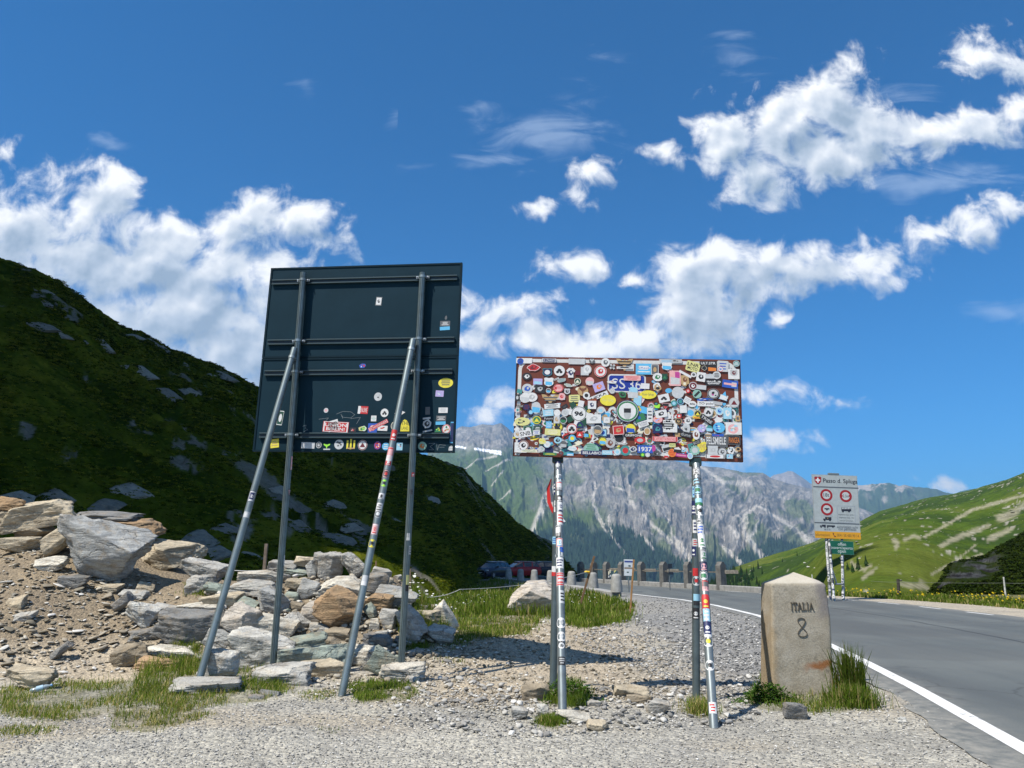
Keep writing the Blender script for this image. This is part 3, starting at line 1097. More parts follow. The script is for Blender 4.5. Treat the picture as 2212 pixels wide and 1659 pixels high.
# the great grey mountain
MU = np.linspace(425, 960, 900)
mt_footY = interp([425, 960], [1500, 1700])
mt_footz = interp([425, 960], [-260, -250])
mt_crestY = interp([425, 510, 600, 720, 812, 960], [5600, 5600, 5200, 5000, 4700, 4300])
mt_crestv = interp([425, 452, 462, 470, 482, 492, 501, 507.5, 512.5, 520, 540, 580, 620, 660, 690, 704, 721, 735, 744.6, 763, 771.5, 788, 812, 840, 860, 900, 960],
                   [440, 431, 426, 427, 423.6, 425, 422.7, 427.8, 432.8, 433, 438, 445, 450, 458, 463, 466, 467, 470.5, 472, 473, 478, 483, 489, 500, 508, 525, 560])
Z8 = lambda x, y: (1340 + x * .211, 1150 + y * .211)
Z5 = lambda x, y: (1130 + x * .4204, 1040 + y * .4204)
GULLIES = [
    ([Z8(690, 250), Z8(670, 480), Z8(720, 680), Z8(860, 870), Z8(980, 1000), Z8(1050, 1110)], 2.6),
    ([Z8(1270, 640), Z8(1400, 800), Z8(1550, 920), Z8(1700, 1040), Z8(1850, 1190)], 4.5),
    ([Z8(1600, 780), Z8(1620, 920), Z8(1700, 1040)], 4.0),
    ([Z8(1090, 250), Z8(1110, 400), Z8(1100, 460), Z8(1165, 560)], 3.0),
    ([Z8(300, 250), Z8(100, 420), Z8(40, 620), Z8(-40, 850)], 5.0),
    ([Z8(860, 650), Z8(870, 780), Z8(900, 860)], 2.4),
    ([Z8(1230, 870), Z8(1380, 1050)], 3.0),
    ([Z8(1500, 600), Z8(1600, 780)], 2.4),
    ([Z8(900, 310), Z8(1050, 360)], 2.2),
    ([Z5(1810, 530), Z5(1740, 590), Z5(1735, 690), Z5(1800, 780), Z5(1845, 840)], 7.0),
    ([Z5(1700, 590), Z5(1745, 640)], 4.0), ([Z5(1830, 620), Z5(1790, 700), Z5(1755, 740)], 4.0),
    ([Z5(1650, 650), Z5(1700, 710)], 4.0),
    ([Z5(1590, 760), Z5(1650, 820), Z5(1720, 890)], 4.0), ([Z5(1640, 790), Z5(1725, 880)], 3.0),
    ([Z5(1900, 580), Z5(1990, 640), Z5(2120, 740)], 6.0), ([Z5(1815, 530), Z5(1870, 560), Z5(1900, 590)], 4.0),
    ([Z5(280, 500), Z5(350, 440)], 1.6), ([Z5(60, 330), Z5(150, 260), Z5(260, 240)], 2.2),
    ([Z5(200, 330), Z5(330, 260)], 1.8), ([Z5(230, 420), Z5(300, 330)], 1.5), ([Z5(480, 670), Z5(540, 560), Z5(600, 460)], 3.0),
    ([Z5(850, 380), Z5(840, 520), Z5(900, 640)], 2.5), ([Z5(1480, 300), Z5(1620, 400), Z5(1760, 400)], 6.0),
    ([Z5(1300, 700), Z5(1360, 760), Z5(1420, 860)], 4.5)]
SNOW = [([Z5(20, 180), Z5(80, 190)], 3.0), ([Z5(140, 195), Z5(200, 205), Z5(290, 215)], 4.0), ([Z5(225, 215), Z5(290, 228)], 3.0)]
FORESTV = interp([Z5(x, 0)[0] for x in (440, 500, 560, 640, 700, 760, 860, 960, 1040, 1100, 1250, 1330, 1400, 1500, 1560, 1640, 1740, 1800, 1900, 1980, 2060, 2200)],
                 [Z5(0, y)[1] for y in (720, 680, 690, 622, 612, 625, 690, 655, 660, 705, 790, 850, 860, 800, 830, 850, 800, 790, 720, 740, 765, 800)])


def mt_disp(X, Y, u, s):
    e = 0.30 * np.clip(s * 5, 0, 1) * (1 - 0.90 * np.exp(-((s - 1) / .10) ** 2))
    w = 0.35 * fbm(u * 0.03, s * 6, 3, 160)
    lat = u * 0.040 + w + 0.8 * fbm(u * 0.012, s * 2.5, 3, 159) - (s - .5) * 1.6 * np.tanh((u - 620) / 90)
    g1 = ridged(lat, s * 1.6, 4, 161)
    g2 = ridged(lat * 2.9 + 0.6 * w, s * 4.0, 4, 165)
    f3 = fbm(u * 0.35, s * 38, 3, 170)
    return e * (-90 + 340 * (g1 - 0.55) + 85 * (g2 - 0.6) + 48 * fbm(u * 0.16, s * 15, 4, 168) + 20 * f3), None


def mt_col(X, Y, Z, u, s):
    px_, py_ = proj25(X, Y, Z)
    w = 0.35 * fbm(u * 0.03, s * 6, 3, 160)
    lat = u * 0.040 + w + 0.8 * fbm(u * 0.012, s * 2.5, 3, 159) - (s - .5) * 1.6 * np.tanh((u - 620) / 90)
    n = fbm(u * 0.045, s * 9, 4, 181)
    n2 = 0.5 * fbm(lat * 6, s * 16, 4, 183) + 0.5 * fbm(u * 0.16, s * 34, 4, 184)
    n3 = fbm(u * 0.7, s * 60, 3, 185)
    C = np.zeros(X.shape + (3,)) + np.array([0.182, 0.172, 0.158])
    C = lerp3(C, (0.29, 0.272, 0.245), sstep(-0.05, 0.40, n2 + 0.40 * n3))
    C = lerp3(C, (0.115, 0.12, 0.125), sstep(0.08, 0.40, -n2 + 0.4 * n3))
    green = np.maximum(sstep(1420, 1300, px_ + 60 * n) * sstep(1105, 1150, py_ + 30 * n), 0)
    green = np.maximum(green, sstep(1550, 1450, px_ + 50 * n) * sstep(1240, 1290, py_ + 40 * n2) * sstep(1460, 1360, py_))
    green = np.maximum(green, 0.7 * sstep(0.0, 0.3, n) * sstep(1130, 1210, py_))
    C = lerp3(C, (0.070, 0.105, 0.032), green * sstep(-0.42, -0.05, n2 * 0.8 + 0.25 * n3 + 0.16))
    fv = FORESTV(px_)
    fo = sstep(-9, 14, py_ - fv + 16 * n2 + 14 * n3)
    C = lerp3(C, (0.022, 0.038, 0.026), fo)
    C = lerp3(C, (0.10, 0.12, 0.05), fo * sstep(0.42, 0.6, n + 0.35 * n3) * 0.5)
    st = np.zeros(X.shape)
    for pts, wd in GULLIES:
        d, t = polydist(px_ + 6 * n2 + 3 * n3, py_ + 4 * n, pts)
        st = np.maximum(st, sstep(1.2, 0.1, d / (1.5 * wd * (0.5 + 0.8 * t)) + 0.4 * n3 + 0.35 * n2))
    C = lerp3(C, (0.47, 0.435, 0.38), st * 0.8)
    sn = np.zeros(X.shape)
    for pts, wd in SNOW:
        d, t = polydist(px_, py_, pts)
        sn = np.maximum(sn, sstep(1.0, 0.5, d / wd + 0.5 * n3))
    C = lerp3(C, (0.85, 0.87, 0.9), sn)
    return C


M_MOUNT = land_mat('mountain_rock', 0.02, 12.0, 0.8, 0.72, 1.28, 9)
mountain, MT = sheet(MU, mt_footY, mt_footz, mt_crestY, mt_crestv, 330, 8, 1.0, 900, mt_disp, M_MOUNT, 'mountain', mt_col)
tag(mountain, 'huge grey limestone mountain with scree gullies above dark forest')


def fr_disp(X, Y, u, s):
    e = np.clip(s * 5, 0, 1) * (1 - 0.85 * np.exp(-((s - 1) / .12) ** 2))
    return e * (160 * (ridged(u * 0.06 + 0.6 * s, s * 2, 4, 201) - 0.6)), None


def fr_col(X, Y, Z, u, s):
    px_, py_ = proj25(X, Y, Z)
    n = fbm(u * 0.12, s * 14, 4, 205)
    n2 = fbm(u * 0.5, s * 40, 3, 207)
    C = np.zeros(X.shape + (3,)) + np.array([0.055, 0.085, 0.042])
    C = lerp3(C, (0.03, 0.05, 0.03), sstep(0.75, 0.45, s))
    rock = sstep(0.78, 0.90, s + 0.12 * n) * sstep(2320, 2240, px_ + 30 * n)
    C = lerp3(C, (0.36, 0.32, 0.27), rock * sstep(-0.25, 0.1, n + 0.5 * n2))
    return C


FU = np.linspace(800, 1060, 240)
far_ridge, FR = sheet(FU, interp([800, 1060], [3600, 3600]), interp([800, 1060], [-200, -200]),
                      interp([800, 1060], [6800, 6800]),
                      interp([800, 830, 861, 875, 889, 900, 905, 922, 942, 954, 970, 1060], [495, 489, 485.5, 484, 483, 486.5, 485, 487, 491, 493, 489, 488]),
                      90, 6, 1.0, 800, fr_disp, M_MOUNT, 'far_ridge', fr_col)
tag(far_ridge, 'low distant ridge with tan rocky top in the haze')


def pk_col(X, Y, Z, u, s):
    n = fbm(u * 0.3, s * 30, 4, 211)
    C = np.zeros(X.shape + (3,)) + np.array([0.24, 0.22, 0.21])
    C = lerp3(C, (0.33, 0.30, 0.28), sstep(0, 0.4, n))
    return lerp3(C, (0.05, 0.07, 0.045), sstep(0.72, 0.60, s + 0.06 * n))


far_peak, FPK = sheet(np.linspace(745, 860, 150), interp([745, 860], [5200, 5200]), interp([745, 860], [-100, -100]),
                      interp([745, 860], [8200, 8200]),
                      interp([745, 765, 772, 780, 788, 793, 798, 810, 822, 860], [486, 480, 476.5, 473, 470.7, 472, 475, 483, 486, 492]),
                      110, 6, 1.0, 900, fr_disp, M_MOUNT, 'far_peak', pk_col)
tag(far_peak, 'pale distant pyramid peak behind the grey mountain')

# ------------------------------------------------------------------ haze in the air of the valley
def make_haze():
    m = MB()
    m.box((0, 0, 150), (20000, 20000, 1880))
    mat = bpy.data.materials.new('mountain_air')
    mat.use_nodes = True
    N = Nodes(mat.node_tree)
    v = N.n('ShaderNodeVolumePrincipled')
    v.inputs['Color'].default_value = (0.36, 0.65, 1.0, 1)
    v.inputs['Density'].default_value = 0.000092
    v.inputs['Anisotropy'].default_value = 0.15
    o = N.n('ShaderNodeOutputMaterial')
    N.link(v.outputs[0], o.inputs['Volume'])
    b = m.build('haze', mat)
    tag(b, 'pale blue mountain air over the whole valley', kind='stuff')


# ------------------------------------------------------------------ road
def ribbon(xl, xr, ys, z, name, mat, parent=None, cols=6, col=None, zfn=None):
    n = len(ys)
    V, C = [], []
    for i, y in enumerate(ys):
        for k in range(cols + 1):
            t = k / cols
            x = xl[i] + (xr[i] - xl[i]) * t
            V.append((x, y, z + (zfn(x, y) if zfn else 0)))
            C.append(col if col is not None else ((max(0.0, 1 - k / 1.0) if name == 'road' else 0.0) + (0.8 if name == 'road' and k == cols else 0.0),) * 3)
    F = [(i * (cols + 1) + k, i * (cols + 1) + k + 1, (i + 1) * (cols + 1) + k + 1, (i + 1) * (cols + 1) + k)
         for i in range(n - 1) for k in range(cols)]
    return mesh_np(name, V, F, mat, np.array(C), parent=parent, smooth=True)


def asphalt_mat():
    m, N = material('worn_asphalt')
    co = posco(N)
    f1 = N.noise(co, 0.35, 5, 0.55)
    f2 = N.noise(co, 90.0, 3, 0.6)
    mp = N.n('ShaderNodeMapping')
    mp.inputs['Scale'].default_value = (1.3, 0.12, 1)
    N.link(co, mp.inputs[0])
    tracks = N.noise(mp.outputs[0], 1.0, 4, 0.5)
    c = N.ramp(f1, [(0.3, (0.092, 0.103, 0.103)), (0.7, (0.122, 0.132, 0.130))])
    c = N.mix(1.0, c, N.ramp(tracks, [(0.35, (0.85, 0.85, 0.86)), (0.65, (1.12, 1.12, 1.1))]), 'MULTIPLY')
    c = N.mix(1.0, c, N.ramp(f2, [(0.25, (0.7,) * 3), (0.75, (1.3,) * 3)]), 'MULTIPLY')
    vo = N.n('ShaderNodeTexVoronoi', feature='DISTANCE_TO_EDGE')
    wob = N.vm('ADD', co, N.vm('MULTIPLY', N.noise(co, 1.5, 4, .6, color=True), (0.9, 0.9, 0)))
    N.link(wob, vo.inputs['Vector'])
    vo.inputs['Scale'].default_value = 0.33
    crack = N.m('MULTIPLY', N.mapr(vo.outputs['Distance'], 0.004, 0.012, 1.0, 0.0), N.mapr(N.noise(co, 0.22, 2, .5), 0.5, 0.6, 0.0, 0.55))
    c = N.mix(crack, c, (0.05, 0.05, 0.05))
    patch = N.mapr(N.noise(co, 0.16, 2, .4), 0.56, 0.575, 0.0, 0.35)
    c = N.mix(patch, c, (0.085, 0.09, 0.09))
    sepc = N.n('ShaderNodeSeparateColor')
    N.link(attr(N), sepc.inputs[0])
    dust = sepc.outputs[0]
    c = N.mix(N.m('MULTIPLY', dust, N.mapr(N.noise(co, 6, 5, .65), 0.35, 0.65, 0.1, 0.9)), c, (0.30, 0.285, 0.25))
    principled(N, c, N.mapr(f1, 0.3, 0.7, 0.72, 0.85), 0, bump(N, f2, 0.5, 0.006), 0.3)
    return m


def line_mat():
    m, N = material('worn_road_paint')
    co = posco(N)
    f = N.noise(co, 14.0, 7, 0.7)
    g = N.noise(co, 1.3, 4, 0.6)
    wear = N.m('ADD', N.m('MULTIPLY', f, 0.7), N.m('MULTIPLY', g, 0.3))
    c = N.mix(N.mapr(wear, 0.37, 0.46, 1.0, 0.0), (0.72, 0.72, 0.70), (0.16, 0.16, 0.16))
    principled(N, c, 0.6, 0, None, 0.3)
    return m


M_ASPH, M_LINE = asphalt_mat(), line_mat()
ys = np.concatenate([np.arange(-8, 40, 0.25), np.arange(40, 92, 0.5)])
Lf, Rf = Lroad, Rroad
edge_n = 0.10 * fbm(ys * 0.9, ys * 0, 4, 301) + 0.05 * fbm(ys * 4, ys * 0 + 3, 3, 305)
left_off = np.interp(ys, [-8, 12, 30, 40, 92], [0.42, 0.5, 0.42, 0.25, 0.25])
road = ribbon(Lf(ys) - left_off + edge_n, Rf(ys) + 0.12 + 0.5 * edge_n, ys, 0.010, 'road', M_ASPH, cols=10)
tag(road, 'grey asphalt pass road curving away to the stone barrier', kind='structure')
yl = ys[ys < 41]
ribbon(Lf(yl) - 0.085, Lf(yl) + 0.105, yl, 0.0145, 'edge_line', M_LINE, road, cols=1)
for k, y0 in enumerate(np.arange(6, 44, 3.1)):
    yy = np.linspace(y0, y0 + 1.5, 6)
    ribbon(Rf(yy) - 0.30, Rf(yy) - 0.18, yy, 0.0145, 'edge_dash', M_LINE, road, cols=1)
# tar seam along the crown of the road
yc = np.arange(3, 40, 0.4)
mid_x = Lf(yc) + 0.50 * (Rf(yc) - Lf(yc)) + 0.05 * fbm(yc, yc * 0, 3, 311)
M_TAR, NT = material('bitumen_seam')
principled(NT, (0.045, 0.045, 0.046), 0.6, 0, None, 0.4)
ribbon(mid_x - 0.02, mid_x + 0.025, yc, 0.0135, 'tar_seam', M_TAR, road, cols=1)
# pale gravel shoulder beyond the road
sh_y = np.arange(-6, 42, 0.4)
sn = 0.5 * fbm(sh_y * 0.5, sh_y * 0, 3, 321)
M_SHOULD = bpy.data.materials['gravel_and_dirt']
shoulder = ribbon(Rf(sh_y) + 0.05, Rf(sh_y) + np.interp(sh_y, [0, 24, 34, 40], [4.2, 3.8, 2.6, 1.4]) + sn, sh_y, 0.005, 'shoulder', M_SHOULD, cols=6,
                  col=(0.42, 0.38, 0.31))
tag(shoulder, 'pale tan gravel shoulder between the road and the pasture', kind='structure')


# ------------------------------------------------------------------ barrier of pointed stone posts
def solve_y(u, xf, y0=36.0, y1=90.0):
    yy = np.linspace(y0, y1, 4000)
    x = xf(yy)
    den = yy * CP - EYE * SP
    uu = 512 + 768 * x / den
    return float(yy[np.argmin(np.abs(uu - u))])


def stone_post(mb, x, y, h, w, d, col, yaw):
    R = Matrix.Rotation(yaw, 3, 'Z')
    pr = [(-w / 2, 0), (w / 2, 0), (w / 2, h - w * 0.45), (w * 0.12, h), (-w * 0.12, h), (-w / 2, h - w * 0.45)]
    vs = [R @ Vector((px_, yy, pz)) + Vector((x, y, 0)) for yy in (-d / 2, d / 2) for px_, pz in pr]
    n = len(pr)
    fs = [tuple(range(n))[::-1], tuple(range(n, 2 * n))] + [(k, (k + 1) % n, n + (k + 1) % n, n + k) for k in range(n)]
    mb.add(vs, [f[::-1] for f in fs], col)


KB = lambda y: Rf(y) + 0.42
bx0, by0 = float(KB(np.array([43.5]))[0]), 43.5
barrier = empty('stone_barrier', (bx0, by0, 0))
tag(barrier, 'roadside barrier of pointed stone posts joined by timber rails', 'barrier')
inv_b = Matrix.Translation((-bx0, -by0, 0))
kb = MB()
kys = np.arange(41.0, 80, 1.3)
for a, b in zip(kys[:-1], kys[1:]):
    pa, pb = Vector((float(KB(np.array([a]))[0]), a, 0)), Vector((float(KB(np.array([b]))[0]), b, 0))
    c = (pa + pb) / 2
    ang = math.atan2(pb.y - pa.y, pb.x - pa.x)
    L = (pb - pa).length
    kb = MB()
    kb.box(c + Vector((0, 0, 0.07)), (L - 0.03, 0.46, 0.44), (0.30, 0.30, 0.29), Matrix.Rotation(ang, 3, 'Z'), 0.03)
    kb.build('kerb_stone', M_CONC, barrier, inv_b)
posts = []
for u in (581, 594, 607, 622.4, 642, 664.4, 689, 722):
    y = solve_y(u, KB, 40, 80)
    x = float(KB(np.array([y]))[0])
    posts.append((x, y))
    pm = MB()
    g = 0.125 + 0.04 * random.Random(u).random()
    stone_post(pm, x, y, 1.62, 0.50, 0.36, (g, g * 0.99, g * 0.94), 0.62)
    pm.build('post', M_CONC, barrier, inv_b)
for (a, b) in zip(posts[:-1], posts[1:]):
    rm = MB()
    pa, pb = Vector((a[0], a[1], 1.02)), Vector((b[0], b[1], 1.02))
    d = (pb - pa).normalized()
    R = Matrix((d, Vector((-d.y, d.x, 0)), Vector((0, 0, 1)))).transposed()
    rm.box((pa + pb) / 2 + Vector((0, 0, 0)), ((pb - pa).length - 0.44, 0.10, 0.07), (0.17, 0.16, 0.14), R)
    rm.build('rail', M_WOOD, barrier, inv_b)
rm = MB()
for (x, y) in posts[2:]:
    rm = MB()
    rm.box((x + 0.60, y - 0.02, 1.04), (0.78, 0.15, 0.21), (0.29, 0.26, 0.21))
    rm.build('rail_stub', M_WOOD, barrier, inv_b)

# ------------------------------------------------------------------ granite bollards on a low wall
wall_pts = [(5.0, 38.2), (4.6, 42), (3.85, 48), (2.95, 53.5), (1.9, 58.3), (0.8, 63.2), (-0.3, 68.2), (-1.2, 72)]
bw = empty('low_wall', (5.0, 38.2, 0))
tag(bw, 'low grey stone wall carrying the row of granite bollards', 'wall')
wl = np.array(wall_pts)
seg = np.linspace(38.2, 72, 24)
wx = np.interp(seg, wl[:, 1], wl[:, 0])
for k in range(len(seg) - 1):
    a, b = Vector((wx[k], seg[k], 0)), Vector((wx[k + 1], seg[k + 1], 0))
    mb = MB()
    ang = math.atan2(b.y - a.y, b.x - a.x)
    g = 0.30 + 0.07 * random.Random(k).random()
    mb.box((a + b) / 2 + Vector((0, 0, -0.22)), ((b - a).length - 0.03, 0.55, 0.86), (g, g, g * 0.97), Matrix.Rotation(ang, 3, 'Z'), 0.03)
    mb.build('wall_stone', M_CONC, bw, Matrix.Translation((-5.0, -38.2, 0)))
bol = [(508.6, 'smallest granite bollard, in front of the dark SUV'), (520.6, 'granite bollard in front of the red SUV, left of its rear wheel'),
       (534.3, 'granite bollard at the tail of the red SUV'), (550.8, 'granite bollard half hidden by the sticker sign post'),
       (571.6, 'granite bollard just right of the stickered post'), (593.2, 'granite bollard behind the leaning brown stake'),
       (618.0, 'largest granite bollard, at the near end of the low wall')]
for k, (u, lab) in enumerate(bol):
    yy = np.linspace(38, 72, 3000)
    xx = np.interp(yy, wl[:, 1], wl[:, 0])
    uu = 512 + 768 * xx / (yy * CP - EYE * SP)
    i = int(np.argmin(np.abs(uu - u)))
    x, y = xx[i], yy[i]
    mb = MB()
    r = random.Random(k)
    n = 12
    rings = [(0.0, 0.30), (0.25, 0.285), (0.5, 0.262), (0.72, 0.235), (0.80, 0.21), (0.845, 0.13), (0.85, 0.0)]
    vs = []
    for (h, rad) in rings:
        for q in range(n):
            t = 2 * math.pi * q / n
            rr = rad * (1 + 0.07 * (r.random() - .5))
            vs.append(Vector((rr * math.cos(t), rr * math.sin(t), h)))
    fs = [(a * n + q, a * n + (q + 1) % n, (a + 1) * n + (q + 1) % n, (a + 1) * n + q) for a in range(len(rings) - 1) for q in range(n)]
    g = 0.28 + 0.06 * r.random()
    mb.add(vs, fs, (g, g, g * 0.95), True)
    o = mb.build('stone_bollard', M_CONC)
    o.location = (x, y, 0.20)
    o.rotation_euler = (0.03 * (r.random() - .5), 0.06 * (r.random() - .5), r.random())
    tag(o, lab, 'bollard', 'granite bollards along the low wall')


# ------------------------------------------------------------------ parked cars
def lathe_wheel(name, parent, loc, r, w):
    tyre = MB()
    n = 20
    prof = [(r * 0.62, -w / 2), (r * 0.93, -w / 2), (r, -w * 0.3), (r, w * 0.3), (r * 0.93, w / 2), (r * 0.62, w / 2)]
    vs = []
    for (rad, yy) in prof:
        for q in range(n):
            t = 2 * math.pi * q / n
            vs.append(Vector((rad * math.cos(t), yy, rad * math.sin(t))))
    fs = [(a * n + q, a * n + (q + 1) % n, (a + 1) * n + (q + 1) % n, (a + 1) * n + q) for a in range(len(prof) - 1) for q in range(n)]
    tyre.add(vs, fs, (0.015, 0.015, 0.016), True)
    wo_ = tyre.build('wheel', M_DULL, parent)
    wo_.location = loc
    rim = MB()
    for s in (-1, 1):
        c = Vector((0, s * w * 0.40, 0))
        rim.add([c] + [c + Vector((r * 0.62 * math.cos(2 * math.pi * q / n), 0, r * 0.62 * math.sin(2 * math.pi * q / n))) for q in range(n)],
                [(0, 1 + q, 1 + (q + 1) % n) for q in range(n)], (0.05, 0.05, 0.055))
        for q in range(5):
            t = 2 * math.pi * q / 5
            dv = Vector((math.cos(t), 0, math.sin(t)))
            sd = Vector((-math.sin(t), 0, math.cos(t)))
            c2 = Vector((0, s * w * 0.44, 0))
            rim.add([c2 - sd * r * .1, c2 + sd * r * .1, c2 + dv * r * .6 + sd * r * .13, c2 + dv * r * .6 - sd * r * .13], [(0, 1, 2, 3)], (0.45, 0.45, 0.47))
    rim.build('rim', M_STEELP, wo_)


def car_paint(name, col):
    m, N = material(name)
    b = principled(N, col, 0.4, 0.0, None, 0.3)
    b.inputs['Coat Weight'].default_value = 0.3
    b.inputs['Coat Roughness'].default_value = 0.08
    return m


M_GLASS, NG = material('dark_car_glass')
principled(NG, (0.015, 0.02, 0.026), 0.06, 0, None, 0.9)
M_LAMP = painted('lamp_lens', 0.15, 0.1, 0.02)


def make_suv(label, loc, yaw, paint, rear=(0.12, 0.005, 0.005)):
    """local x forward, length 4.6, width 1.88, height 1.64"""
    e = empty('parked_car', loc, (0, 0, yaw))
    tag(e, label, 'car', 'cars parked below the hill')
    st = [  # station x, z bottom, z belt, half width low, half width belt
        (2.30, 0.42, 0.62, 0.66, 0.60), (2.20, 0.26, 0.84, 0.84, 0.78), (1.85, 0.22, 0.97, 0.92, 0.86), (1.10, 0.22, 1.05, 0.94, 0.90),
        (0.55, 0.22, 1.08, 0.94, 0.90), (-0.6, 0.22, 1.10, 0.94, 0.90), (-1.6, 0.22, 1.10, 0.94, 0.89), (-2.15, 0.26, 1.06, 0.90, 0.84), (-2.32, 0.42, 0.92, 0.80, 0.72)]
    b = MB()
    vs = []
    for (x, z0, z1, w0, w1) in st:
        zm = z0 + (z1 - z0) * 0.6
        vs += [Vector((x, s * a, z)) for s, a, z in ((1, w0 * 0.92, z0), (1, w0, z0 + 0.14), (1, w0, zm), (1, w1, z1), (-1, w1, z1), (-1, w0, zm), (-1, w0, z0 + 0.14), (-1, w0 * 0.92, z0))]
    n = 8
    fs = [(a * n + q, a * n + (q + 1) % n, (a + 1) * n + (q + 1) % n, (a + 1) * n + q) for a in range(len(st) - 1) for q in range(n)]
    fs += [tuple(range(n)), tuple(reversed(range((len(st) - 1) * n, len(st) * n)))]
    b.add(vs, fs, (0.1, 0.1, 0.1), True)
    b.build('body', paint, e)
    # greenhouse: roof shell over glass
    sec = [(1.02, 1.03, 0.80), (0.22, 1.54, 0.66), (-0.2, 1.625, 0.64), (-1.3, 1.61, 0.63), (-1.85, 1.50, 0.62), (-2.2, 1.06, 0.76)]
    rf = MB()
    vs = []
    for (x, z, w) in sec[1:5]:
        vs += [Vector((x, s * w * k, z + dz_)) for s, k, dz_ in ((1, 1.03, -0.06), (1, 0.8, 0.02), (-1, 0.8, 0.02), (-1, 1.03, -0.06))]
    rf.add(vs, [(a * 4 + q, a * 4 + q + 1, (a + 1) * 4 + q + 1, (a + 1) * 4 + q) for a in range(3) for q in range(3)], (0.1, 0.1, 0.1), True)
    for s in (1, -1):      # pillars
        for (xa, za, wa, xb, zb, wb, t) in ((1.0, 1.03, .86, .2, 1.52, .68, .05), (-.25, 1.08, .90, -.3, 1.56, .66, .07), (-1.25, 1.08, .89, -1.3, 1.55, .65, .07), (-2.18, 1.05, .82, -1.84, 1.46, .64, .1)):
            rf.add([Vector((xa - t, s * wa, za)), Vector((xa + t, s * wa, za)), Vector((xb + t, s * wb, zb)), Vector((xb - t, s * wb, zb))], [(0, 1, 2, 3)], (0.1, 0.1, 0.1))
    rf.build('roof', paint, e)
    ws = MB()
    ws.add([Vector((1.0, .82, 1.04)), Vector((1.0, -.82, 1.04)), Vector((.2, -.64, 1.51)), Vector((.2, .64, 1.51))], [(0, 1, 2, 3)], (0, 0, 0))
    ws.build('windscreen', M_GLASS, e)
    rw = MB()
    rw.add([Vector((-2.19, .76, 1.06)), Vector((-1.84, .61, 1.48)), Vector((-1.84, -.61, 1.48)), Vector((-2.19, -.76, 1.06))], [(0, 1, 2, 3)], (0, 0, 0))
    rw.build('rear_window', M_GLASS, e)
    for s in (1, -1):
        for (xa, xb, xc, xd) in ((0.95, -0.2, -0.25, 0.2), (-0.3, -1.2, -1.25, -0.35), (-1.3, -2.1, -1.8, -1.35)):
            sw = MB()
            sw.add([Vector((xa, s * .875, 1.075)), Vector((xb, s * .885, 1.085)), Vector((xc, s * .655, 1.53)), Vector((xd, s * .665, 1.52))], [(0, 1, 2, 3)], (0, 0, 0))
            sw.build('side_window', M_GLASS, e)
        h = MB()
        h.box((2.20, s * 0.64, 0.80), (0.12, 0.36, 0.13), (0.75, 0.78, 0.8), Matrix.Rotation(-s * 0.35, 3, 'Z'), 0.02)
        h.build('headlight', M_LAMP, e)
        t = MB()
        t.box((-2.24, s * 0.68, 0.92), (0.10, 0.32, 0.14), rear, Matrix.Rotation(s * 0.25, 3, 'Z'), 0.02)
        t.build('tail_light', M_LAMP, e)
        mi = MB()
        mi.box((0.72, s * 1.00, 1.12), (0.14, 0.22, 0.15), (0.02, 0.02, 0.022), None, 0.03)
        mi.build('wing_mirror', M_DULL, e)
        for xw in (1.42, -1.38):
            ar = MB()
            ar.add([Vector((xw, s * .946, .36))] + [Vector((xw + .43 * math.cos(math.pi * q / 10), s * .946, .36 + .43 * math.sin(math.pi * q / 10))) for q in range(11)],
                   [(0, 1 + q, 2 + q) for q in range(10)], (0.012, 0.012, 0.013))
            ar.build('wheel_arch', M_DULL, e)
        rr = MB()
        rr.tube((0.1, s * .62, 1.66), (-1.7, s * .60, 1.63), 0.02, n=6, col=(0.35, 0.35, 0.36))
        rr.build('roof_rail', M_STEELP, e)
        for xw in (1.42, -1.38):
            lathe_wheel('wheel', e, (xw, s * 0.86, 0.36), 0.36, 0.24)
    gr = MB()
    gr.add([Vector((2.315, y, z)) for y, z in ((.46, .74), (.34, .84), (-.34, .84), (-.46, .74), (-.36, .46), (.36, .46))], [(0, 1, 2, 3, 4, 5)], (0.01, 0.01, 0.012))
    gf = gr.build('grille', M_DULL, e)
    fr = MB()
    ring = [(.46, .74), (.34, .84), (-.34, .84), (-.46, .74), (-.36, .46), (.36, .46)]
    fr.path([Vector((2.33, y, z)) for y, z in ring + ring[:1]], 0.014, 5, (0.45, 0.45, 0.46))
    fr.build('grille_frame', M_STEELP, gf)
    pl = MB()
    pl.box((2.335, 0, 0.58), (0.01, 0.40, 0.10), (0.75, 0.75, 0.72))
    pl.build('number_plate', M_PAINT, e)
    bp = MB()
    bp.box((2.22, 0, 0.34), (0.20, 1.5, 0.16), (0.02, 0.02, 0.022), None, 0.03)
    bp.build('bumper', M_DULL, e)
    return e


def car_at(u, Y):
    d = ray(u, 570)
    return (d[0] / d[1] * Y, Y, 0.022)


make_suv('dark blue SUV parked nose towards the road below the hill', car_at(492.5, 77), math.atan2(-0.88, -0.47), car_paint('midnight_blue_paint', (0.008, 0.014, 0.035)))
make_suv('red SUV parked side-on beyond the granite bollards', car_at(518, 81.5), math.atan2(-0.42, -0.9), car_paint('dark_red_paint', (0.30, 0.006, 0.014)))
make_suv('dark navy SUV whose tail sticks out behind the red one', car_at(539, 86), math.atan2(-0.42, -0.9), car_paint('navy_paint', (0.006, 0.012, 0.028)))

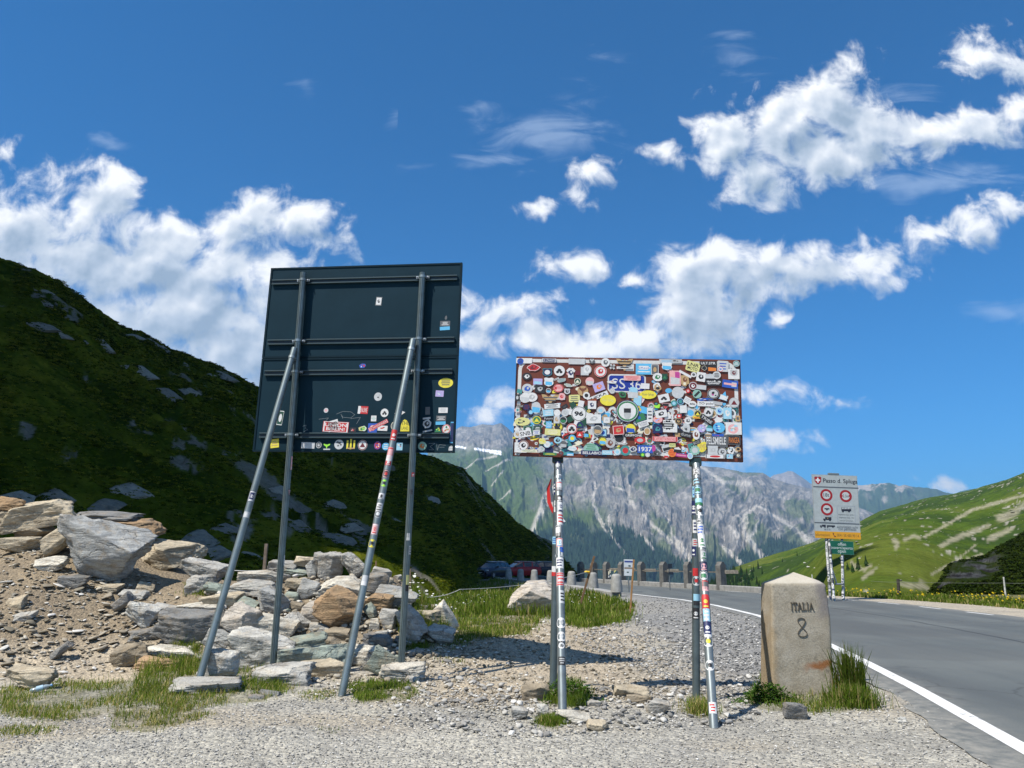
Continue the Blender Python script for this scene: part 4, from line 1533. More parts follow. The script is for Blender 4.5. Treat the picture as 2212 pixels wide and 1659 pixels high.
# ------------------------------------------------------------------ signs
PAL = dict(W=(.66, .66, .65), K=(.018, .018, .02), B=(.02, .09, .42), R=(.50, .025, .025), Y=(.72, .62, .05), G=(.03, .18, .07), O=(.68, .20, .03),
           N=(.012, .02, .09), S=(.10, .42, .68), T=(.45, .30, .14), P=(.72, .38, .38), L=(.33, .75, .05), D=(.10, .105, .11), A=(.42, .43, .43),
           M=(.14, .015, .02), E=(.05, .25, .25), V=(.42, .36, .62), C=(.72, .68, .52), F=(.01, .06, .035), Z=(.50, .515, .52), H=(.17, .055, .028),
           Q=(.62, .60, .24), X=(.30, .55, .68), I=(.25, .45, .38), J=(.45, .05, .25))


def circ(n=24, a=1.0, b=1.0):
    return [(0.5 * a * math.cos(2 * math.pi * k / n), 0.5 * b * math.sin(2 * math.pi * k / n)) for k in range(n)]


def shape(kind, seed=0):
    r = random.Random(seed)
    if kind == 'o':
        return circ(24)
    if kind == 'r':
        return [(-.5, -.5), (.5, -.5), (.5, .5), (-.5, .5)]
    if kind == 'q':     # rounded rectangle
        out = []
        for cx, cy, a0 in ((.38, .36, 0), (-.38, .36, 90), (-.38, -.36, 180), (.38, -.36, 270)):
            for k in range(4):
                a = math.radians(a0 + 30 * k)
                out.append((cx + .12 * math.cos(a), cy + .14 * math.sin(a)))
        return out
    if kind == 's':     # shield
        return [(-.5, .42), (-.3, .5), (0, .44), (.3, .5), (.5, .42), (.44, .1), (.5, -.1), (.42, -.3), (.2, -.44), (0, -.5), (-.2, -.44), (-.42, -.3), (-.5, -.1), (-.44, .1)]
    if kind == 't':
        return [(-.5, -.42), (.5, -.42), (.0, .5)]
    if kind == 'h':     # t-shirt
        return [(-.3, -.5), (.3, -.5), (.27, .12), (.38, .02), (.5, .22), (.25, .46), (.1, .5), (0, .42), (-.1, .5), (-.25, .46), (-.5, .22), (-.38, .02), (-.27, .12)]
    if kind == 'g':     # gear
        out = []
        for k in range(36):
            rr = .5 if k % 3 else .40
            out.append((rr * math.cos(2 * math.pi * k / 36), rr * math.sin(2 * math.pi * k / 36)))
        return out
    if kind == 'b':     # torn or cut-out blob
        n = 15
        return [((.34 + .16 * r.random()) * math.cos(2 * math.pi * k / n), (.34 + .16 * r.random()) * math.sin(2 * math.pi * k / n)) for k in range(n)]
    if kind == 'e':     # bird with spread wings
        return [(-.5, .5), (-.3, .48), (-.1, .3), (0, .42), (.1, .3), (.3, .48), (.5, .5), (.42, .2), (.2, .0), (.08, -.1), (.05, -.5), (-.05, -.5), (-.08, -.1), (-.2, .0), (-.42, .2)]
    if kind == 'x':     # cross
        return [(-.16, -.5), (.16, -.5), (.16, -.16), (.5, -.16), (.5, .16), (.16, .16), (.16, .5), (-.16, .5), (-.16, .16), (-.5, .16), (-.5, -.16), (-.16, -.16)]
    if kind == 'd':
        return [(0, -.5), (.5, 0), (0, .5), (-.5, 0)]
    if kind == 'm':     # mountain dome
        return [(-.5, -.5), (.5, -.5), (.47, -.1), (.35, .2), (.15, .42), (-.1, .5), (-.3, .35), (-.45, .05)]
    return shape('r')


_text_cache = {}


def text_geo(s, bold=0.0):
    key = (s, bold)
    if key not in _text_cache:
        cu = bpy.data.curves.new('lettering', 'FONT')
        cu.body = s
        cu.resolution_u = 3
        cu.offset = bold
        cu.align_x = 'CENTER'
        ob = bpy.data.objects.new('lettering', cu)
        COL.objects.link(ob)
        dg = bpy.context.evaluated_depsgraph_get()
        me = bpy.data.meshes.new_from_object(ob.evaluated_get(dg))
        v = np.array([p.co[:] for p in me.vertices]).reshape(-1, 3)
        f = [tuple(p.vertices) for p in me.polygons]
        bpy.data.objects.remove(ob)
        bpy.data.curves.remove(cu)
        bpy.data.meshes.remove(me)
        if len(v):
            mn, mx = v.min(0), v.max(0)
            v = v - (mn + mx) / 2
            v = v[:, :2] / (mx - mn)[:2]
        _text_cache[key] = (v, f)
    return _text_cache[key]


class Board:
    """a flat board fitted to four picture points at known distances; local x along it, z up it, y away from the viewer"""

    def __init__(self, tl, tr, br, bl, Yl, Yr, origin):
        P = [at(*tl, Yl), at(*tr, Yr), at(*br, Yr), at(*bl, Yl)]
        self.c = sum(P, Vector()) / 4
        ex = ((P[1] + P[2]) - (P[0] + P[3])).normalized()
        ez = ((P[0] + P[1]) - (P[2] + P[3]))
        ez = (ez - ex * ez.dot(ex)).normalized()
        ey = ez.cross(ex)
        self.R = Matrix((ex, ey, ez)).transposed()
        self.w = ((P[1] + P[2]) - (P[0] + P[3])).length / 2
        self.h = ((P[0] + P[1]) - (P[2] + P[3])).length / 2
        self.ex, self.ey, self.ez = ex, ey, ez
        self.o = origin

    def loc(self, u, v):
        """picture point -> local x, z on the board"""
        d = Vector(ray(u, v))
        t = (self.c - Vector((0, 0, EYE))).dot(self.ey) / d.dot(self.ey)
        q = Vector((0, 0, EYE)) + d * t - self.c
        return q.dot(self.ex), q.dot(self.ez), t

    def world(self, x, y, z):
        return self.c + self.ex * x + self.ey * y + self.ez * z

    def to_root(self):
        """matrix local board -> root object (root unrotated at origin)"""
        M = self.R.to_4x4()
        M.translation = self.c - self.o
        return M


class Deco:
    """thin printed layers on a board (facing the viewer, local -y)"""

    def __init__(self):
        self.mb = MB()

    def fill(self, pts, y, col):
        self.mb.add([(x, y, z) for x, z in pts], [tuple(range(len(pts)))], col)

    def ring(self, pts, k, y, col):
        cx = sum(p[0] for p in pts) / len(pts)
        cz = sum(p[1] for p in pts) / len(pts)
        inner = [(cx + (x - cx) * k, cz + (z - cz) * k) for x, z in pts]
        n = len(pts)
        vs = [(x, y, z) for x, z in pts] + [(x, y, z) for x, z in inner]
        self.mb.add(vs, [(i, (i + 1) % n, n + (i + 1) % n, n + i) for i in range(n)], col)

    def text(self, s, cx, cz, w, h, y, col, rot=0.0, bold=0.0):
        v, f = text_geo(s, bold)
        if not len(v):
            return
        c, sn = math.cos(rot), math.sin(rot)
        self.mb.add([(cx + (a * w) * c - (b * h) * sn, y, cz + (a * w) * sn + (b * h) * c) for a, b in v], f, col)


def tf(pts, w, h, rot, cx=0.0, cz=0.0):
    c, s = math.cos(rot), math.sin(rot)
    return [(cx + x * w * c - z * h * s, cz + x * w * s + z * h * c) for x, z in pts]


def sticker(parent, M, x, z, w, h, kind='r', base='W', edge=None, motif=None, mc='K', rot=0.0, txt=None, tcol='K', y=-0.001, seed=0, txt2=None, bold=0.0, name='sticker'):
    d = Deco()
    r = random.Random(seed * 31 + 7)
    st = 0.00006
    out = shape(kind, seed)
    d.fill(tf(out, w, h, rot), 0.0, PAL[base])
    k = 1.0
    if edge:
        d.fill(tf(out, w * 0.96, h * 0.96, rot), -st, PAL[edge])
        k = 0.80 if kind in 'o' else 0.86
        d.fill(tf(out, w * k, h * k, rot), -2 * st, PAL[base])
    if motif == 'blob':
        d.fill(tf(shape('b', seed), w * .62 * k, h * .62 * k, rot + .3), -3 * st, PAL[mc])
        d.fill(tf(shape('b', seed + 5), w * .24 * k, h * .28 * k, rot, w * .05, h * .06), -4 * st, PAL[base])
    elif motif == 'split':
        d.fill(tf([(-.5, -.5), (.5, -.5), (.5, 0), (-.5, .1)], w * .8 * k, h * .8 * k, rot), -3 * st, PAL[mc])
    elif motif == 'band':
        d.fill(tf(shape('r'), w * .8 * k, h * .26, rot), -3 * st, PAL[mc])
    elif motif == 'bars':
        n = 3
        for q in range(n):
            ww = r.uniform(.45, .8)
            d.fill(tf(shape('r'), w * ww * k, h * .10, rot, -math.sin(rot) * h * (q - 1) * .24 * k, math.cos(rot) * h * (q - 1) * .24 * k), -3 * st, PAL[mc])
    elif motif == 'rider':
        d.fill(tf(shape('o'), w * .26, h * .26, rot, -w * .16, -h * .12), -3 * st, PAL[mc])
        d.fill(tf(shape('o'), w * .26, h * .26, rot, w * .16, -h * .12), -3 * st, PAL[mc])
        d.fill(tf(shape('b', seed), w * .40, h * .34, rot, 0, h * .06), -4 * st, PAL[mc])
    elif motif == 'disc':
        d.fill(tf(shape('o'), w * .55, h * .55, rot), -3 * st, PAL[mc])
    elif motif == 'tri':
        d.fill(tf(shape('t'), w * .6, h * .5, rot), -3 * st, PAL[mc])
    elif motif == 'bird':
        d.fill(tf(shape('e'), w * .75, h * .7, rot), -3 * st, PAL[mc])
    elif motif == 'cross':
        d.fill(tf(shape('x'), w * .6, h * .6, rot + .6), -3 * st, PAL[mc])
    elif motif == 'speck':
        for q in range(5):
            d.fill(tf(shape('b', seed + q), w * r.uniform(.15, .35), h * r.uniform(.12, .3), rot, w * r.uniform(-.22, .22), h * r.uniform(-.22, .22)), -(3 + q * .3) * st, PAL[r.choice(mc)])
    if txt:
        hh = h * (0.34 if not txt2 else 0.26) if kind in 'ob' else h * (.6 if not txt2 else .32)
        ox, oz = (0, 0) if not txt2 else (-math.sin(rot) * h * .18, math.cos(rot) * h * .18)
        d.text(txt, ox, oz, w * (.7 if kind in 'ob' else .84), hh, -5 * st, PAL[tcol], rot, bold)
    if txt2:
        d.text(txt2, math.sin(rot) * h * .2, -math.cos(rot) * h * .2, w * .72, h * (.26 if kind in 'ob' else .3), -5 * st, PAL[tcol], rot, bold)
    o = d.mb.build(name, M_VINYL, parent)
    o.matrix_local = M @ Matrix.Translation((x, y, z))
    return o


# ---------- the big dark sign seen from behind
Z1 = lambda x, y: ((600 + x * .32556) * .4, (620 + y * .32556) * .4)
YL1, YR1 = 11.35, 10.95
o1 = Vector((-2.45, 11.15, 0.0))
sign1 = empty('direction_sign', o1)
tag(sign1, 'tall dark grey sign board seen from behind on propped steel posts', 'road sign')
B1 = Board(Z1(230, 160), Z1(1712, 107), Z1(1643, 1578), Z1(108, 1558), YL1 + 0.15, YR1 + 0.13, o1)
MB1 = B1.to_root()
PANEL = (0.0075, 0.027, 0.041)
zseam = B1.loc(*Z1(900, 840))[1]


def board_panel(name, w, z0, z1, parent, M, col, mat, t=0.035, rim=0.03, rimd=0.012, rimcol=None):
    mb = MB()
    h = z1 - z0
    mb.box((0, t / 2, (z0 + z1) / 2), (w, t, h), col, None, 0.004)
    rc = rimcol or tuple(c * 0.7 for c in col)
    for sx in (-1, 1):
        mb.box((sx * (w / 2 - rim / 2), -rimd / 2 + 0.001, (z0 + z1) / 2), (rim - 0.001, rimd, h - 0.004), rc)
    for zz in (z0 + rim / 2, z1 - rim / 2):
        mb.box((0, -rimd / 2 + 0.0015, zz), (w - 2 * rim - 0.002, rimd, rim - 0.004), rc)
    o = mb.build(name, mat, parent)
    o.matrix_local = M
    return o


pan_hi = board_panel('upper_panel', B1.w, zseam + 0.002, B1.h / 2, sign1, MB1, PANEL, M_BACK)
pan_lo = board_panel('lower_panel', B1.w, -B1.h / 2, zseam - 0.002, sign1, MB1, PANEL, M_BACK)
RAILS = [((252, 268), (1672, 232)), ((218, 728), (1650, 708)), ((195, 963), (1635, 952)), ((155, 1440), (1610, 1445))]
rail_z = []
for a, b in RAILS:
    xa, za, _ = B1.loc(*Z1(*a))
    xb, zb, _ = B1.loc(*Z1(*b))
    zc = (za + zb) / 2
    rail_z.append(zc)
    mb = MB()
    for dz_ in (-0.032, 0.032):
        mb.box(((xa + xb) / 2, -0.028, zc + dz_), (xb - xa, 0.032, 0.020), (0.030, 0.055, 0.062), None, 0.003)
    mb.box(((xa + xb) / 2, -0.017, zc), (xb - xa - 0.002, 0.014, 0.080), (0.008, 0.016, 0.02))
    r_ = mb.build('rail', M_STEELP, sign1)
    r_.matrix_local = MB1


def post(parent, root, a, b, rad, col, mat, name='post', cap=True):
    a, b = Vector(a), Vector(b)
    mb = MB()
    mb.tube(a, b, rad, rad, 20, col, cap)
    o = mb.build(name, mat, parent, Matrix.Translation(-Vector(root)))
    return o


POSTC = (0.155, 0.20, 0.205)
PR1 = 0.047


def ground_pt(p, sink=0.25):
    p = Vector(p)
    return Vector((p.x, p.y, float(G0(p.x, p.y)) - sink))


post_lines = []
for (bt, tp, Yb) in (((590, 1460), Z1(492, 195), YL1), ((860, 1460), Z1(1388, 170), YR1)):
    base = at(*p22(*bt), Yb)
    top = at(*tp, Yb)
    # stand off the board by the rail depth
    d = (top - B1.c).dot(B1.ey)
    top = top - B1.ey * (d + 0.095)
    lowx, lowz, _ = B1.loc(*p22(*bt))
    d2 = (base - B1.c).dot(B1.ey)
    base = base - B1.ey * (d2 + 0.095)
    dirv = (base - top).normalized()
    base = base + dirv * 0.3
    o = post(sign1, o1, base, top, PR1, POSTC, M_GALV)
    g = MB()
    off = -B1.ey * (PR1 + 0.001)
    for s in (-0.010, 0.010):
        q = B1.ex * s
        g.tube(base + off + q, top + off + q, 0.004, 0.004, 5, (0.10, 0.125, 0.13))
    g.build('post_groove', M_GALV, o, Matrix.Translation(-o1))
    post_lines.append((base, top))
    for zc in rail_z:
        t = ((B1.world(0, 0, zc) - base).dot(B1.ez)) / ((top - base).dot(B1.ez))
        c = base + (top - base) * t
        cl = MB()
        cl.tube(c - (top - base).normalized() * 0.018, c + (top - base).normalized() * 0.018, PR1 + 0.007, PR1 + 0.007, 18, (0.26, 0.31, 0.32))
        for s in (-1, 1):
            cl.box(c + B1.ex * s * (PR1 + 0.03) + B1.ey * 0.03, (0.05, 0.02, 0.036), (0.30, 0.34, 0.35), B1.R)
            cl.tube(c + B1.ex * s * (PR1 + 0.035) + B1.ey * 0.02, c + B1.ex * s * (PR1 + 0.035) - B1.ey * 0.012, 0.011, 0.011, 6, (0.5, 0.5, 0.5))
        cl.build('clamp', M_GALV, sign1, Matrix.Translation(-o1))

BR1 = 0.047
brace1 = []
for k, (bt, tp, Yb, pl) in enumerate((((430, 1470), Z1(420, 770), 10.25, 0), ((737, 1508), Z1(1330, 705), 9.92, 1))):
    base = at(*p22(*bt), Yb)
    bp_, tp_ = post_lines[pl]
    # the prop meets the post just behind it
    d = Vector(ray(*tp))
    best = None
    for q in np.linspace(0, 1, 400):
        p = bp_ + (tp_ - bp_) * q
        e = p - Vector((0, 0, EYE))
        tt = e.dot(d) / d.dot(d)
        dist = (e - d * tt).length
        if best is None or dist < best[0]:
            best = (dist, p)
    top = at(*tp, best[1].y - 0.10)
    dn = (base - top).normalized()
    o = post(sign1, o1, base + dn * 0.25, top, BR1, (0.21, 0.255, 0.26), M_GALV, 'brace')
    brace1.append((base, top, o))
    cl = MB()
    c = top + dn * 0.16
    cl.tube(c - dn * 0.02, c + dn * 0.02, BR1 + 0.007, BR1 + 0.007, 18, (0.33, 0.38, 0.39))
    cl.box(c + B1.ey * 0.06, (0.06, 0.13, 0.05), (0.28, 0.32, 0.33), B1.R)
    cl.build('brace_clamp', M_GALV, sign1, Matrix.Translation(-o1))

# stickers and scrawl on the back of it, as placed in the photograph
S1 = [  # x, y, w, h (zoomed frame), kind, base, edge, motif, colour, rot, text...
    (1066, 409, 45, 66, dict(kind='r', base='W', edge='K', motif='blob', mc='K', rot=-.08)),
    (1575, 580, 78, 42, dict(kind='r', base='D', motif='bars', mc='W')),
    (1573, 617, 78, 28, dict(kind='r', base='S', rot=.05)),
    (1582, 535, 22, 40, dict(kind='b', base='D')),
    (940, 906, 64, 44, dict(kind='b', base='B', motif='speck', mc='RWP', rot=.1)),
    (1580, 1036, 116, 78, dict(kind='o', base='Y', edge='Y', motif='bars', mc='D')),
    (1533, 1118, 64, 48, dict(kind='r', base='V', motif='speck', mc='WXV', rot=-.05)),
    (1060, 1142, 62, 66, dict(kind='o', base='Z', motif='speck', mc='DAK')),
    (661, 1247, 37, 38, dict(kind='o', base='Z', motif='disc', mc='P')),
    (945, 1244, 80, 60, dict(kind='r', base='R', rot=-.05, txt='GENUINE', tcol='W', motif=None)),
    (916, 1243, 20, 60, dict(kind='r', base='W', rot=-.05)),
    (1110, 1266, 62, 66, dict(kind='o', base='W', motif='rider', mc='K')),
    (1027, 1309, 42, 44, dict(kind='r', base='W', motif='bars', mc='I')),
    (1228, 1266, 86, 46, dict(kind='d', base='W', rot=.1)),
    (1441, 1250, 36, 60, dict(kind='r', base='D', rot=.04)),
    (1560, 1246, 72, 42, dict(kind='r', base='W', motif='bars', mc='A')),
    (310, 1305, 46, 116, dict(kind='r', base='F', edge='W', motif='disc', mc='W', rot=-.1)),
    (735, 1374, 206, 82, dict(kind='r', base='R', edge='W', rot=-.05, txt='UNION', txt2='BERLIN!', tcol='W', bold=.02)),
    (716, 1364, 88, 82, dict(kind='r', base='W', rot=.28, txt='SCHWABEN', txt2='STURM 02', tcol='K', bold=.02)),
    (868, 1397, 50, 36, dict(kind='r', base='K', motif='speck', mc='PRW')),
    (942, 1387, 76, 46, dict(kind='b', base='Q', motif='blob', mc='G')),
    (952, 1385, 44, 50, dict(kind='b', base='W', motif='bars', mc='L')),
    (1018, 1382, 72, 72, dict(kind='r', base='B', motif='disc', mc='W')),
    (1018, 1382, 46, 46, dict(kind='o', base='R', motif='disc', mc='W')),
    (1095, 1384, 78, 40, dict(kind='r', base='W', motif='speck', mc='RKO', rot=-.05)),
    (1062, 1362, 164, 30, dict(kind='r', base='R', edge='P', rot=.48, txt='SCHWERINER', tcol='W')),
    (1180, 1366, 44, 62, dict(kind='o', base='D', edge='C')),
    (1268, 1362, 72, 94, dict(kind='m', base='Y', txt='THE', txt2='LÄND', tcol='K')),
    (1437, 1352, 76, 84, dict(kind='b', base='Z', motif='blob', mc='K')),
    (1440, 1405, 74, 12, dict(kind='r', base='Z', rot=.2)),
    (1434, 1308, 60, 14, dict(kind='r', base='Z', rot=.1)),
    (1545, 1308, 78, 42, dict(kind='r', base='D', motif='bars', mc='W')),
    (1541, 1345, 78, 26, dict(kind='r', base='S', rot=.03)),
    (1521, 1395, 56, 48, dict(kind='t', base='G', motif='speck', mc='LYK')),
    (1584, 1391, 68, 76, dict(kind='o', base='W', edge='R', motif='speck', mc='TGR')),
    (1628, 1417, 26, 172, dict(kind='r', base='N', edge='S', rot=.0)),
    (267, 1501, 68, 68, dict(kind='r', base='Y', rot=.12, motif='bars', mc='T')),
    (523, 1516, 108, 48, dict(kind='r', base='Z', rot=-.03)),
    (606, 1513, 46, 52, dict(kind='o', base='D', edge='Z', motif='blob', mc='Z')),
    (667, 1522, 54, 36, dict(kind='e', base='L')),
    (667, 1546, 54, 10, dict(kind='r', base='Z')),
    (761, 1509, 74, 76, dict(kind='o', base='Z', motif='speck', mc='DKD')),
    (826, 1510, 14, 66, dict(kind='r', base='Y')), (852, 1506, 14, 80, dict(kind='r', base='Y')), (878, 1510, 14, 66, dict(kind='r', base='Y')),
    (852, 1538, 62, 10, dict(kind='r', base='T')),
    (942, 1514, 76, 80, dict(kind='o', base='W', edge='M', motif='tri', mc='M')),
    (1057, 1516, 54, 62, dict(kind='o', base='R', edge='B', motif='speck', mc='WBR')),
    (1120, 1524, 58, 60, dict(kind='o', base='S', motif='bars', mc='W')),
    (1226, 1524, 48, 60, dict(kind='r', base='X', motif='speck', mc='WRK')),
    (1400, 1521, 66, 68, dict(kind='o', base='I', motif='blob', mc='O')),
    (1622, 1546, 42, 54, dict(kind='o', base='A', motif='bars', mc='W')),
]


def board_sticker(B, M, parent, zf, spec, i, scale, depth=0.00022, y0=-0.0008, names='sticker', xs=1.0):
    x, y, w, h, kw = spec
    lx, lz, t = B.loc(*zf(x, y))
    k = scale * t / 768.0
    return sticker(parent, M, lx, lz, w * k, h * k, y=y0 - i * depth, seed=i + 1, name=names, **kw)


for i, sp in enumerate(S1):
    top_half = sp[1] < 840
    board_sticker(B1, MB1, pan_hi if False else sign1, Z1, sp, i, .32556 * .4, 0.00012, -0.0008)
# chalk-white scrawl
for pts in ([(740, 1275), (790, 1255), (850, 1258), (882, 1280), (850, 1305), (790, 1300), (775, 1275), (790, 1310)], [(850, 1310), (925, 1300), (895, 1350)],
            [(605, 1315), (680, 1305), (660, 1325)], [(480, 1370), (510, 1360), (500, 1385), (520, 1395), (490, 1410)],
            [(1450, 1500), (1500, 1500), (1460, 1525), (1490, 1550), (1450, 1550)], [(1510, 1500), (1515, 1555), (1530, 1510), (1580, 1515)], [(1530, 1530), (1570, 1530)]):
    d = MB()
    L = [B1.loc(*Z1(*p)) for p in pts]
    for a, b in zip(L[:-1], L[1:]):
        n = Vector((-(b[1] - a[1]), 0, b[0] - a[0])).normalized() * 0.0022
        d.add([Vector((a[0], -0.0006, a[1])) - n, Vector((b[0], -0.0006, b[1])) - n, Vector((b[0], -0.0006, b[1])) + n, Vector((a[0], -0.0006, a[1])) + n], [(0, 1, 2, 3)], (.20, .23, .24))
    o = d.build('chalk_scrawl', M_VINYL, sign1)
    o.matrix_local = MB1


def wrap_sticker(parent, root, a, b, rad, t, ang, hgt, wid, base, mc, seed, edge=None, kind='r'):
    """a sticker bent round a post: t along a-b, ang about it (0 towards the viewer)"""
    a, b = Vector(a), Vector(b)
    ax = (b - a).normalized()
    L = (b - a).length
    view = (Vector((0, 0, EYE)) - (a + (b - a) * t)).normalized()
    e1 = (view - ax * view.dot(ax)).normalized()
    e2 = ax.cross(e1)
    c = a + (b - a) * t
    mb = MB()
    r = random.Random(seed)

    def patch(h0, h1, w0, w1, dr, col, n=6):
        vs = []
        for q in range(n + 1):
            th = ang + (w0 + (w1 - w0) * q / n) / rad
            o_ = (e1 * math.cos(th) + e2 * math.sin(th)) * (rad + dr)
            vs += [c + ax * h0 + o_, c + ax * h1 + o_]
        mb.add(vs, [(2 * q, 2 * q + 2, 2 * q + 3, 2 * q + 1) for q in range(n)], col)

    def disc(R_, dr, col, ch=0.0, cw=0.0, sq=1.0):
        n = 18
        vs = []
        for q in range(n):
            t_ = 2 * math.pi * q / n
            th = ang + (cw + R_ * math.cos(t_)) / rad
            o_ = (e1 * math.cos(th) + e2 * math.sin(th)) * (rad + dr)
            vs.append(c + ax * (ch + R_ * sq * math.sin(t_)) + o_)
        th = ang + cw / rad
        vs.append(c + ax * ch + (e1 * math.cos(th) + e2 * math.sin(th)) * (rad + dr + 0.0002))
        mb.add(vs, [(q, (q + 1) % n, n) for q in range(n)], col)

    d0 = 0.0007 + 0.00015 * (seed % 5)
    if kind == 'o':
        disc(hgt / 2, d0, PAL[base])
        if edge:
            disc(hgt * .44, d0 + .0002, PAL[edge])
            disc(hgt * .36, d0 + .0004, PAL[base])
        disc(hgt * .2, d0 + .0006, PAL[mc], hgt * .02)
    else:
        patch(-hgt / 2, hgt / 2, -wid / 2, wid / 2, d0, PAL[base])
        if edge:
            patch(-hgt * .46, hgt * .46, -wid * .46, wid * .46, d0 + .0002, PAL[edge])
            patch(-hgt * .36, hgt * .36, -wid * .4, wid * .4, d0 + .0004, PAL[base])
        m = r.random()
        if m < .4:
            disc(min(hgt, wid) * .26, d0 + .0006, PAL[mc])
            patch(-hgt * .40, -hgt * .30, -wid * .3, wid * .3, d0 + .0006, PAL[mc])
        elif m < .75:
            for q in (-.25, .02, .25):
                patch(hgt * (q - .06), hgt * (q + .06), -wid * r.uniform(.2, .42), wid * r.uniform(.2, .42), d0 + .0006, PAL[mc])
        else:
            patch(-hgt * .5, -hgt * .1, -wid / 2, wid / 2, d0 + .0006, PAL[mc])
    return mb.build('sticker', M_VINYL, parent, Matrix.Translation(-Vector(root)))


def param_at(a, b, v):
    """position along a post for a picture height (1024 frame)"""
    best = (1e9, 0)
    for q in np.linspace(0, 1, 600):
        p = a + (b - a) * q
        zc = p.z - EYE
        vv = 384 - 768 * (-p.y * SP + zc * CP) / (p.y * CP + zc * SP)
        if abs(vv - v) < best[0]:
            best = (abs(vv - v), q)
    return best[1]


for (k, v, h, base, mc, kind, edge) in ((1, 436, .16, 'R', 'W', 'r', None), (1, 455, .20, 'P', 'W', 'r', 'R'), (1, 463, .10, 'R', 'W', 'r', None), (1, 475, .12, 'K', 'R', 'o', 'P'),
                                        (1, 484, .10, 'L', 'K', 'o', None), (1, 497, .08, 'W', 'K', 'r', None), (1, 508, .12, 'W', 'K', 'r', None), (1, 515, .12, 'D', 'W', 'o', 'Z'),
                                        (1, 530, .14, 'P', 'R', 'r', 'W'), (1, 544, .11, 'Y', 'K', 'o', None), (1, 581, .13, 'Z', 'W', 'r', None),
                                        (0, 497, .15, 'N', 'W', 'r', 'W'), (0, 515, .08, 'Z', 'W', 'r', None)):
    a, b, o = brace1[k]
    wrap_sticker(sign1, o1, a, b, BR1, param_at(a, b, v), -0.1, h, 0.085, base, mc, int(v * 7), edge, kind)
for (k, v, h, base, mc, ang) in ((0, 463, .2, 'P', 'W', 1.2), (0, 492, .1, 'D', 'P', 1.0), (0, 560, .14, 'Z', 'W', 1.3), (1, 475, .06, 'R', 'W', .5), (1, 492, .08, 'D', 'K', .2),
                                 (1, 537, .10, 'Z', 'W', 0), (1, 550, .12, 'Z', 'D', .9), (1, 583, .22, 'Q', 'K', .6)):
    a, b = post_lines[k]
    wrap_sticker(sign1, o1, a, b, PR1 + .002, param_at(a, b, v), ang, h, 0.05, base, mc, int(v * 3), None, 'r')

# ---------- the brown tourist sign buried in stickers
Z2 = lambda x, y: ((1260 + x * .28029) * .4, (870 + y * .28029) * .4)
YL2, YR2 = 9.85, 9.60
o2 = Vector((1.75, 9.75, 0.05))
sign2 = empty('tourist_sign', o2)
tag(sign2, 'brown road sign plastered with stickers on two propped steel posts', 'road sign')
B2 = Board(Z2(107, 75), Z2(2118, 105), Z2(2125, 1018), Z2(82, 962), YL2 - .10, YR2 - .10, o2)
MB2 = B2.to_root()
BROWN = (0.155, 0.038, 0.016)
pan2 = board_panel('panel', B2.w, -B2.h / 2, B2.h / 2, sign2, MB2, BROWN, M_STEELP, 0.04, 0.02, 0.001, (0.03, 0.012, 0.01))
NAVY, WHITE_ = (0.006, 0.028, 0.26), (.60, .60, .58)


def frame_band(x0, x1, z0, z1, wdt, rad, y, col, parent, M, name, fillcol=None):
    d = Deco()

    def rr(k):
        out = []
        R_ = max(rad - k, 0.003)
        for cx, cz, a0 in ((x1 - rad, z1 - rad, 0), (x0 + rad, z1 - rad, 90), (x0 + rad, z0 + rad, 180), (x1 - rad, z0 + rad, 270)):
            for q in range(7):
                a = math.radians(a0 + 15 * q)
                out.append((cx + R_ * math.cos(a), cz + R_ * math.sin(a)))
        return out
    A, Bn = rr(0), rr(wdt)
    n = len(A)
    d.mb.add([(x, y, z) for x, z in A] + [(x, y, z) for x, z in Bn], [(i, (i + 1) % n, n + (i + 1) % n, n + i) for i in range(n)], col)
    if fillcol:
        d.fill(Bn, y, fillcol)
    o = d.mb.build(name, M_VINYL, parent)
    o.matrix_local = M
    return o


W2, H2 = B2.w, B2.h
frame_band(-W2 / 2 + .03, W2 / 2 - .04, -H2 / 2 + .05, H2 / 2 - .03, 0.045, 0.16, -0.0010, WHITE_, sign2, MB2, 'border_line')
xa, za, _ = B2.loc(*Z2(925, 232))
xb, zb, _ = B2.loc(*Z2(1265, 400))
frame_band(xa, xb, zb, za, 0.018, 0.05, -0.0013, WHITE_, sign2, MB2, 'route_plate', NAVY)
d = Deco()
x1, z1, t_ = B2.loc(*Z2(1022, 318))
x3, z3, t_ = B2.loc(*Z2(1168, 325))
kk = .28029 * .4 * t_ / 768
d.text('SS', x1, z1, 118 * kk, 96 * kk, -0.0016, WHITE_, 0, .0)
d.text('36', x3, z3, 112 * kk, 96 * kk, -0.0016, WHITE_, 0, .0)
o = d.mb.build('route_number', M_VINYL, sign2)
o.matrix_local = MB2
